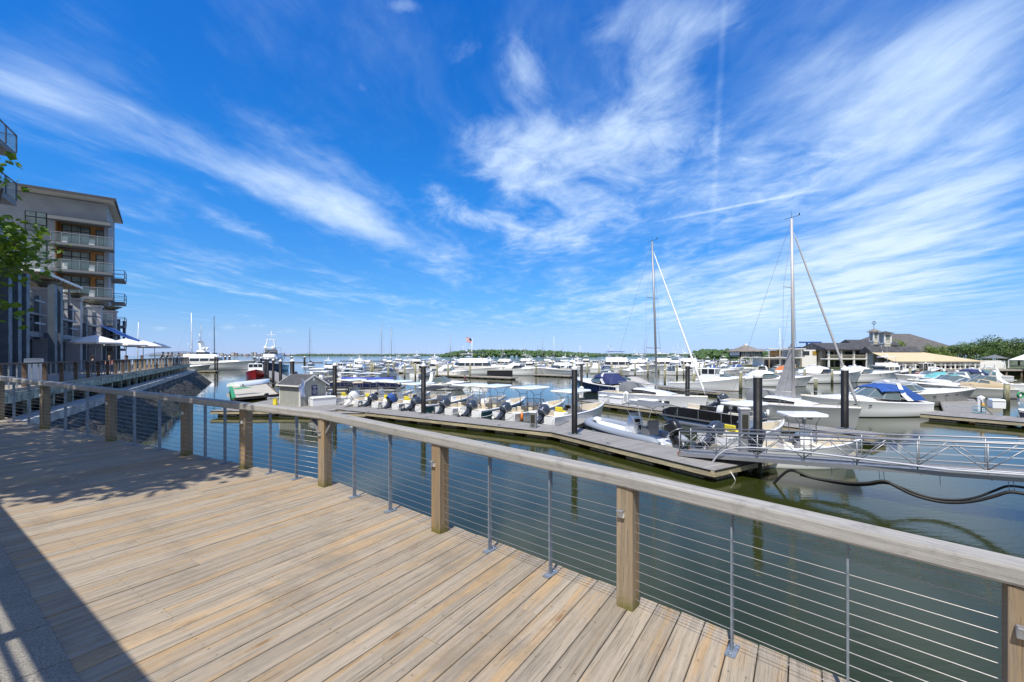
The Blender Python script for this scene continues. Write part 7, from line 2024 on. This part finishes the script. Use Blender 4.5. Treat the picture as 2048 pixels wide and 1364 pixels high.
# towers
def tower(lb, u0, u1, vb, v1, vt, Yt, globe=False, wallm=M_clap):
    a, b_ = ux(u0, Yt), ux(u1, Yt); w_ = b_ - a; O = Vector(((a + b_) / 2, Yt + w_ / 2, 0)); z1, zt, zb = vz(v1, Yt), vz(vt, Yt), 2
    t = thing('cupola_tower', lb, 'tower', O)
    m = MB(); m.box((0, 0, (zb + z1) / 2), (w_, w_, z1 - zb)); m.build('wall', wallm, t)
    m = MB(); m.box((0, 0, z1 - 2.75), (w_ + .15, w_ + .15, .2)); m.box((0, 0, z1 - .1), (w_ + .15, w_ + .15, .25))
    for x in (-1, 1):
        for y in (-1, 1): m.box((x * w_ / 2, y * w_ / 2, z1 - 1.3), (.3, .3, 2.6))
    m.build('trim', M_white2, t)
    m = MB(); m.box((0, -w_ / 2 - .03, z1 - 1.05), (w_ * .6, .04, 1.3)); m.build('window', M_pane, t)
    m = MB(); m.lathe((0, 0, z1), [((w_ / 2 + .6) * 1.414, 0), ((w_ / 2 + .6) * 1.414, .12), (.05, zt - z1)], 4, False); r_ = m.build('roof', M_roofg if not globe else M_rooft, t); r_.rotation_euler = (0, 0, math.pi / 4)
    if globe:
        m = MB(); m.tube([(0, 0, zt), (0, 0, zt + 1.2)], .06, 6); 
        for ax in range(3):
            m.tube([Vector((0, 0, zt + 1.7)) + Matrix.Rotation(ax * 1.05, 3, 'Z') @ Vector((.5 * math.cos(q), 0, .5 * math.sin(q))) for q in [2 * math.pi * k / 12 for k in range(13)]], .05, 4)
        m.build('globe_finial', M_bluesteel, t)
tower('cream cupola tower topped by an open globe finial, left of the two', 1747, 1756, 684, 664, 657, 131, True)
tower('cream square lookout tower with dark pyramid roof, right of the two', 1769, 1781.5, 700, 667, 662, 127)
# big rear roof building
Y = 165.0; x0, x1 = ux(1792, Y), ux(1916, Y); O = Vector((x0, Y, 0)); t = thing('rear_hall', 'large hall with broad hipped charcoal roof behind the tan restaurant roof', 'building', O)
m = bo(MB(), x0, x1, Y, Y + 26, 0, vz(701, Y)); m.build('wall', M_shingle, t)
gable_roof('roof', t, O, x0 - 5, x1 + 2, Y, Y + 26, vz(702, Y), vz(673, Y) + 1.6, mat('grey_hall_roof', (.12, .112, .105), .9, 0, .2, 1), 'x', .8, 9)
Y = 150.0; x0, x1 = ux(1712, Y), ux(1795, Y); O = Vector((x0, Y, 0)); t = thing('rear_wing', 'low dark-roofed wing behind the clubhouse towers', 'building', O)
m = bo(MB(), x0, x1, Y, Y + 8, 0, vz(690, Y)); m.build('wall', M_shingle, t); gable_roof('roof', t, O, x0, x1, Y, Y + 8, vz(690, Y), vz(678.5, Y), M_roofg)
# restaurant with tan roof
Y = 112.0; xa, xb = ux(1788, Y), ux(1957, Y); O = Vector((xa, Y, 0)); t = thing('waterfront_restaurant', 'long open-sided waterfront restaurant with tan awning roof on dark piles', 'building', O)
zd, ze, zt = vz(738.5, Y), vz(722.5, Y), vz(704, Y)
m = MB(); P = [(xa - .8, Y - .8, ze), (xb + .8, Y - .8, ze), (xb - 5.5, Y + 9, zt), (xa + 1.5, Y + 9, zt)]; m.slab([Vector(p) - O for p in P], .12)
P = [(xb + .8, Y - .8, ze), (xb + .8, Y + 18, ze), (xb - 5.5, Y + 9, zt)]; m.slab([Vector(p) - O for p in P], .12); m.build('awning_roof', M_awn, t)
gable_roof('main_roof', t, O, xa + 1.5, xb - 6.2, Y + 9, Y + 12.5, zt + .1, vz(698, Y + 9) + .7, M_roofg, 'x', .3)
m = bo(MB(), xa + 2, xb - 6.5, Y + 9, Y + 11, zd, zt); m.build('wall', M_clap, t)
nb_ = 9
for q in range(nb_ + 1):
    a = xa + (xb - xa) * q / nb_; m = bo(MB(), a - .2, a + .2, Y - .2, Y + .2, zd, ze - .05); m.build('post', M_white2, t)
m = bo(MB(), xa, xb, Y + 4, Y + 4.1, zd, ze); m.build('interior_shade_sheet', mat('dim_interior', (.03, .027, .03), .8), t)  # interior shade put into the colour of a near-black sheet behind the posts
m = bo(MB(), xa - .2, xb + .2, Y - .25, Y - .1, ze - .55, ze - .2); m.build('front_beam', M_white2, t)
m = bo(MB(), xa - .3, xb + 6, Y - .5, Y - .38, zd + 1.0, zd + 1.12); bo(m, xa - .3, xb + 6, Y - .5, Y - .38, zd + .1, zd + .2)
m.build('deck_rail', M_white2, t)
for q in range(12): a = xa + (xb + 6 - xa) * q / 11; m = bo(MB(), a - .12, a + .12, Y - .55, Y - .33, zd, zd + 1.3); m.build('rail_post', M_white2, t)
m = bo(MB(), xa - 4, xb + 40, Y - .6, Y + 20, zd - .4, zd); m.build('deck', M_dockfar, t)
for q in range(16):
    a = xa - 3 + 3.8 * q; m = MB(); m.tube([(a - O.x, -.2, -3), (a - O.x, -.2, zd - .4)], .25, 8); m.build('support_pile', M_darkpost, t)
m = bo(MB(), xa - 4, xb + 40, Y + 3.5, Y + 4, -1, zd - .4); m.build('underdeck_panel', mat('underdeck_black', (.015, .015, .013), .9), t)  # near-black panel closing the space below the deck
# tables under the roof as one per bay
for q in range(nb_):
    a = xa + (xb - xa) * (q + .5) / nb_; tt = thing('dining_table', 'dining table in the %s bay of the tan-roofed restaurant' % (NUM[q] if q else 'leftmost'), 'table', (a, Y + 1.6, zd), group='restaurant dining tables')
    m = MB(); m.box((0, 0, .74), (1.5, .9, .05)); m.build('tabletop', M_darkpost, tt); m = MB(); m.box((0, 0, .36), (.2, .2, .72)); m.build('leg', M_black, tt)
# marquee at right
Y = 105.0; a, b_ = ux(2055, Y), ux(2125, Y); O = Vector(((a + b_) / 2 + 5.5, Y + 5, 0)); t = thing('marquee_tent', 'white peaked marquee tent at the right edge', 'tent', O); zd2 = vz(738, Y)
m = MB(); m.lathe((0, 0, vz(721, Y)), [((b_ - a) / 2 * 1.414, 0), ((b_ - a) / 2 * 1.414, .1), (.1, 3.0)], 4, False); r_ = m.build('canopy', M_white2, t); r_.rotation_euler = (0, 0, math.pi / 4)
for x in (-1, 1):
    for y in (-1, 1): m = MB(); m.box((x * (b_ - a) / 2, y * (b_ - a) / 2, (zd2 + vz(721, Y)) / 2), (.15, .15, vz(721, Y) - zd2)); m.build('pole', M_white2, t)
Y = 118.0; O = Vector((ux(1985, Y), Y, zd)); t = thing('terrace_shelter', 'small white fenced terrace shelter between restaurant and tent', 'shelter', O)
m = MB(); m.box((0, 0, 1.1), (6.5, .12, 2.0)); m.build('screen_wall', M_white2, t); m = MB(); m.lathe((2.6, 2, 2.6), [(2.6, 0), (2.6, .08), (.1, 1.0)], 8, False); m.build('parasol_canopy', M_grayc, t); m = MB(); m.tube([(2.6, 2, 0), (2.6, 2, 3.5)], .05, 6); m.build('parasol_pole', M_alu, t)

# ------------------------------------------------------------------ land and trees
M_grass = mat('shore_ground', (.09, .11, .05), .9, 0, .3, .2)
m = MB(); m.prism([(70, 138), (95, 116), (190, 112), (420, 150), (600, 420), (230, 330), (92, 176)], -2, 1.7); tag(m.build('right_shore_ground', M_grass), kind='structure')
M_tleaf = leaf_mat('mid_green_foliage', (.035, .075, .014), (.095, .16, .026), .12)
M_tleafd = leaf_mat('dark_conifer_foliage', (.012, .030, .012), (.04, .07, .03), .05)
M_tleafb = leaf_mat('bright_green_foliage', (.07, .13, .015), (.18, .25, .035), .15)
def tree(lb, u, vt, Y, w, mt, seed, name='shade_tree', dens=1.0, zb=1.7, lobes=9):
    """crown of leaf clumps gathered on several boughs; w = crown width in metres"""
    r_ = random.Random(seed); x = ux(u, Y); H = vz(vt, Y) - zb
    t = thing(name, lb, 'tree', (x, Y, zb)); m = MB()
    cs = []
    for k in range(lobes):
        a = 2 * math.pi * k / lobes + r_.uniform(-.4, .4); rr_ = w / 2 * r_.uniform(.3, .9); zz = H * r_.uniform(.30, .82)
        cs.append((Vector((rr_ * math.cos(a), rr_ * math.sin(a), zz)), w * r_.uniform(.13, .25)))
    cs.append((Vector((0, 0, H * .80)), w * .24)); cs.append((Vector((r_.uniform(-1, 1), 0, H * .62)), w * .30))
    n_ = int(330 * dens)
    for c, rd in cs:
        for _ in range(n_):
            d = Vector((r_.gauss(0, 1), r_.gauss(0, 1), r_.gauss(0, 1))).normalized(); f = r_.uniform(.55, 1.08) ** .8
            p = c + Vector((d.x * rd, d.y * rd, d.z * rd * .78)) * f; s_ = w * r_.uniform(.011, .022)
            nrm = (d + Vector((r_.uniform(-.8, .8), r_.uniform(-.8, .8), r_.uniform(-.3, .9)))).normalized(); a_ = nrm.orthogonal().normalized(); b2 = nrm.cross(a_)
            m.add([p + a_ * s_, p + b2 * s_ * .8, p - a_ * s_, p - b2 * s_ * .8], [(0, 1, 2, 3)])
    m.build('crown', mt, t)
    m = MB(); m.tube([(0, 0, -1), (0, 0, H * .25), (.2, 0, H * .55), (0, 0, H * .8)], .3, 8, rr=[.035 * w, .028 * w, .018 * w, .006 * w])
    for c, rd in cs[:6]: m.tube([(0, 0, H * .3), tuple(c * .6 + Vector((0, 0, H * .12))), tuple(c)], .1, 5, rr=[.014 * w, .01 * w, .004 * w])
    m.build('trunk', M_bark, t)
    return t
tree('broad green tree right of the restaurant, rising behind its tan roof', 1946, 688, 135, 10, M_tleaf, 1)
tree('tallest green tree with a pointed top at the right', 1982, 673, 145, 13, M_tleaf, 2, dens=1.3, lobes=12)
tree('green tree between the pointed tree and the dark pine', 2010, 694, 138, 8, M_tleaf, 3)
tree('pale green tree left of the big trees, close to the hall roof', 1924, 681, 160, 8, M_tleafb, 4)
tree('dark pine at the right edge of the photo', 2038, 674, 150, 9, M_tleafd, 5, 'pine_tree')
tree('second dark pine half cut off by the right edge', 2064, 680, 140, 10, M_tleafd, 6, 'pine_tree')
tree('small bright green tree in front of the hall roof, left one', 1858, 686, 150, 7, M_tleafb, 7)
tree('small bright green tree in front of the hall roof, right one', 1880, 690, 148, 8, M_tleafb, 8)
tree('round green tree peeking out right of the lookout tower', 1792, 676, 158, 9, M_tleafb, 9)
tree('bit of bright green treetop above the clubhouse roof', 1702, 682, 165, 7, M_tleafb, 10)

def wood(name, prof, Y, depth, mt, seed, lb, cl=2.3, dens=1.0, zb=0):
    """a far wood that reads as one mass: a mound of many crown clumps; prof = [(u, v top)]"""
    r_ = random.Random(seed); m = MB()
    pr = [(ux(u, Y), vz(v, Y)) for u, v in prof]
    x = pr[0][0]
    while x < pr[-1][0]:
        for i in range(len(pr) - 1):
            if pr[i][0] <= x <= pr[i + 1][0]: f = (x - pr[i][0]) / (pr[i + 1][0] - pr[i][0]); h = pr[i][1] * (1 - f) + pr[i + 1][1] * f; break
        for k in range(int(5 * dens)):
            z = h * r_.uniform(.15, .92) if k else h - cl; s_ = cl * r_.uniform(.7, 1.35); y = Y + depth * (z / max(h, .1)) * .5 + r_.uniform(0, depth * .3)
            n_ = 7; rings = []
            for i in range(5):
                a = -1.35 + 2.7 * i / 4; rings.append([(x + s_ * math.cos(a) * math.cos(2 * math.pi * j / n_) * r_.uniform(.8, 1.2), y + s_ * math.cos(a) * math.sin(2 * math.pi * j / n_), max(zb, z + s_ * .9 * math.sin(a) * r_.uniform(.85, 1.15))) for j in range(n_)])
            m.ring_loft(rings, smooth=False)
        x += cl * .62 / dens
    m.slab([(pr[0][0], Y, .8), (pr[-1][0], Y, .8), (pr[-1][0] - depth * .3, Y + depth, 1.0), (pr[0][0] + depth * .3, Y + depth, 1.0)], 2)
    o = m.build(name, mt); tag(o, lb, 'woodland', kind='stuff'); return o
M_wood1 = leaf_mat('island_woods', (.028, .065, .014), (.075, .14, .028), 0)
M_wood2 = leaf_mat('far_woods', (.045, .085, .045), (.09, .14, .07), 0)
wood('wooded_island', [(878, 711), (888, 705.5), (905, 702.5), (930, 700.5), (960, 698.5), (1000, 699), (1040, 699.5), (1080, 701), (1125, 702.5), (1150, 705), (1200, 709.5)], 1400, 160, M_wood1, 3, 'long low wooded island on the horizon right of centre', 5.0)
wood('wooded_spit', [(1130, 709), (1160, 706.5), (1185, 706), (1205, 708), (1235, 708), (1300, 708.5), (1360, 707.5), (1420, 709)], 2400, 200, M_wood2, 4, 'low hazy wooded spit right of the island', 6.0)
wood('wooded_point', [(1412, 711), (1420, 705), (1435, 700.5), (1460, 698.5), (1490, 699), (1520, 700), (1560, 701.5), (1640, 704), (1720, 706)], 620, 90, M_wood1, 5, 'green wooded point behind the pavilion', 3.2)
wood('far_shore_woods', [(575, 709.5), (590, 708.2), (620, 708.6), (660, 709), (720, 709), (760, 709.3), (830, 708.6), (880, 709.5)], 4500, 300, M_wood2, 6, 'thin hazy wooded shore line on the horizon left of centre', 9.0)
# far city strip and hills
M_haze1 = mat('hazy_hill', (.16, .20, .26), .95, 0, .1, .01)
m = MB(); n_ = 40; rings = []
for i in range(n_ + 1):
    u = 268 + 75 * i / n_; f = i / n_; h = 8.5 * math.exp(-((u - 303) / 15) ** 2) + 5.5 * math.exp(-((u - 283) / 11) ** 2) + 1.2; Yh = 9000
    rings.append([(ux(u, Yh), Yh, -5), (ux(u, Yh), Yh + 300, h * Yh / F * .8), (ux(u, Yh), Yh + 900, h * Yh / F + 5), (ux(u, Yh), Yh + 2500, -5)])
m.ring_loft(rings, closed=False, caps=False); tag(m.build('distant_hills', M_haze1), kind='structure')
m = MB(); r_ = random.Random(9)
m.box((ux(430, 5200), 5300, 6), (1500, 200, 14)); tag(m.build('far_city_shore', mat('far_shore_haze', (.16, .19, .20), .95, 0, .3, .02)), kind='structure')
cm = [mat('far_building_pale', (.48, .46, .44), .8), mat('far_building_brick', (.32, .20, .17), .8), mat('far_building_grey', (.30, .33, .36), .8)]
fl_names = []
for i in range(34):
    u = 330 + 250 * (i + .5) / 34 + r_.uniform(-2, 2); Yc = 5000; hh = r_.uniform(12, 32); w_ = r_.uniform(18, 45)
    t = thing('far_building', '%s tiny far building from the left on the hazy city shore' % (NUM + ['fifteenth', 'sixteenth', 'seventeenth', 'eighteenth', 'nineteenth', 'twentieth', 'twenty-first', 'twenty-second', 'twenty-third', 'twenty-fourth', 'twenty-fifth', 'twenty-sixth', 'twenty-seventh', 'twenty-eighth', 'twenty-ninth', 'thirtieth', 'thirty-first', 'thirty-second', 'thirty-third', 'thirty-fourth'])[i], 'building', (ux(u, Yc), Yc, 6), group='far buildings across the water')
    m = MB(); m.box((0, 0, hh / 2), (w_, 20, hh)); m.build('wall', cm[i % 3], t); m = MB(); m.box((0, 0, hh + .8), (w_ + 1, 21, 1.6)); m.build('roof', cm[2], t)

# ------------------------------------------------------------------ people
def person(lb, loc, rz, pose='stand', top=(.6, .6, .6), legs=(.03, .035, .06), hair=(.03, .02, .015), scale=1.0):
    """one continuous skinned body; x forward, z up, feet or seat at z = 0"""
    P = {}
    sit = pose == 'sit'; lean = pose == 'lean'
    hz__ = .48 if sit else .92
    lx = .18 if lean else .03
    P['pel'] = (0, 0, hz__); P['waist'] = (.01 + lx * .3, 0, hz__ + .18); P['chest'] = (.02 + lx, 0, hz__ + .40); P['neck'] = (.02 + lx * 1.3, 0, hz__ + .56); P['head0'] = (.04 + lx * 1.4, 0, hz__ + .64); P['head'] = (.05 + lx * 1.4, 0, hz__ + .74); P['crown'] = (.04 + lx * 1.4, 0, hz__ + .83)
    E = [('pel', 'waist'), ('waist', 'chest'), ('chest', 'neck'), ('neck', 'head0'), ('head0', 'head'), ('head', 'crown')]
    rad = dict(pel=(.15, .12), waist=(.135, .10), chest=(.16, .11), neck=(.055, .055), head0=(.065, .07), head=(.085, .095), crown=(.06, .065))
    for s_, n in ((1, 'l'), (-1, 'r')):
        P['sh' + n] = (.02 + lx, .19 * s_, hz__ + .47)
        if lean: P['el' + n] = (.22 + lx, .24 * s_, hz__ + .26); P['ha' + n] = (.42 + lx, .12 * s_, hz__ + .20)
        elif sit: P['el' + n] = (.10, .24 * s_, hz__ + .22); P['ha' + n] = (.34, .15 * s_, hz__ + .20)
        else: P['el' + n] = (.02, .24 * s_, hz__ + .18); P['ha' + n] = (.10, .24 * s_, hz__ - .06)
        E += [('chest', 'sh' + n), ('sh' + n, 'el' + n), ('el' + n, 'ha' + n)]
        P['hip' + n] = (0, .09 * s_, hz__ - .04)
        if sit: P['kn' + n] = (.42, .11 * s_, hz__ + .0); P['an' + n] = (.44, .11 * s_, .08); P['to' + n] = (.60, .12 * s_, .04)
        else: P['kn' + n] = (.04, .10 * s_, .48); P['an' + n] = (-.02, .11 * s_, .09); P['to' + n] = (.14, .12 * s_, .04)
        E += [('pel', 'hip' + n), ('hip' + n, 'kn' + n), ('kn' + n, 'an' + n), ('an' + n, 'to' + n)]
        for k_, r_ in (('sh', .06), ('el', .042), ('ha', .035), ('hip', .095), ('kn', .062), ('an', .042), ('to', .035)): rad[k_ + n] = (r_, r_)
    names = list(P); me = bpy.data.meshes.new('person'); me.from_pydata([P[n] for n in names], [(names.index(a), names.index(b_)) for a, b_ in E], [])
    o = bpy.data.objects.new('body', me); COL.objects.link(o)
    md = o.modifiers.new('skin', 'SKIN'); md.use_smooth_shade = True
    for i, n in enumerate(names):
        me.skin_vertices[0].data[i].radius = rad[n]; me.skin_vertices[0].data[i].use_root = n == 'pel'
    o.modifiers.new('sub', 'SUBSURF').levels = 1
    bpy.context.view_layer.update()
    m2 = bpy.data.meshes.new_from_object(o.evaluated_get(bpy.context.evaluated_depsgraph_get())); bpy.data.objects.remove(o)
    skin = mat('skin', (.50, .30, .21), .55); mt = mat('shirt_%d%d%d' % tuple(int(c * 100) for c in top), top, .9); ml = mat('trousers_%d%d%d' % tuple(int(c * 100) for c in legs), legs, .9)
    m2.materials.clear(); [m2.materials.append(q) for q in (skin, mt, ml)]
    hl = hz__ + .06
    for p in m2.polygons:
        c = p.center
        if c.z > hz__ + .535: p.material_index = 0
        elif sit and (c.z < hz__ + .09): p.material_index = 2 if c.z > .10 else 0
        elif abs(c.y) > .205 and c.z < hz__ + .24 or (c.x > .26 + lx * .5 and c.z > hz__ + .1): p.material_index = 0
        elif c.z < hl: p.material_index = 2
        else: p.material_index = 1
        p.use_smooth = True
    t = bpy.data.objects.new('person', m2); link(t); tag(t, lb, 'person')
    h = MB(); hx, hh = P['crown'][0] - .015, P['crown'][2] - .02
    h.ring_loft([[(hx + .098 * f * math.cos(a) - .01, .088 * f * math.sin(a), hh + z) for a in [2 * math.pi * k / 12 for k in range(12)]] for f, z in ((.9, -.09), (1.02, -.02), (.9, .06), (.5, .10), (.1, .112))])
    h.build('hair', mat('hair_%d' % int(hair[0] * 100), hair, .7), t)
    f = MB(); f.ball((P['head'][0] + .085, 0, P['head'][2] - .01), .018, 6); f.build('nose', skin, t)
    t.location = loc; t.rotation_euler = (0, 0, rz); t.scale = (scale,) * 3
    return t
rz_w = math.atan2(DNx.y, DNx.x)
pz = lambda y, b_: onp(y, b_)
person('person in a pink shirt seated at a cafe table behind the promenade railing', pz(38.2, 1.3), az + math.pi, 'sit', (.70, .28, .22), hair=(.25, .16, .06))
person('person in dark clothes seated at the first cafe table, facing the pink shirt', pz(36.8, 2.0), az, 'sit', (.03, .035, .06))
person('person in a brown top leaning on the promenade railing, leftmost of three', pz(56.0, .55), rz_w, 'lean', (.35, .16, .09))
person('person in dark shirt standing between two others at the railing', pz(60.2, .6), rz_w, 'lean', (.02, .02, .025))
person('person in white shirt leaning on the promenade railing', pz(63.0, .55), rz_w + .2, 'lean', (.75, .75, .74))
person('person in light blue shirt alone at the railing near its far end', pz(69.5, .55), rz_w, 'lean', (.42, .48, .66))
for i, (y, b_, c) in enumerate(((41.2, 2.0, (.03, .03, .03)), (44.8, 1.6, (.05, .05, .12)), (46.9, 1.9, (.04, .04, .05)), (51.6, 1.5, (.12, .10, .10)), (53.8, 2.0, (.03, .03, .05)))):
    person('person in dark clothes seated under the umbrellas, %s of five from the left' % ords[i], pz(y, b_), az + (math.pi if i % 2 else 0), 'sit', c)
person('person in dark top kneeling at the bow of the moving cuddy boat', Vector((pw_.x + 5.7, pw_.y + .3, 1.0)), R(-20), 'sit', (.25, .03, .05), scale=.85)
person('person in light blue shirt at the helm of the moving cuddy boat', Vector((pw_.x + 1.4, pw_.y + .3, .65)), R(5), 'sit', (.35, .50, .72))
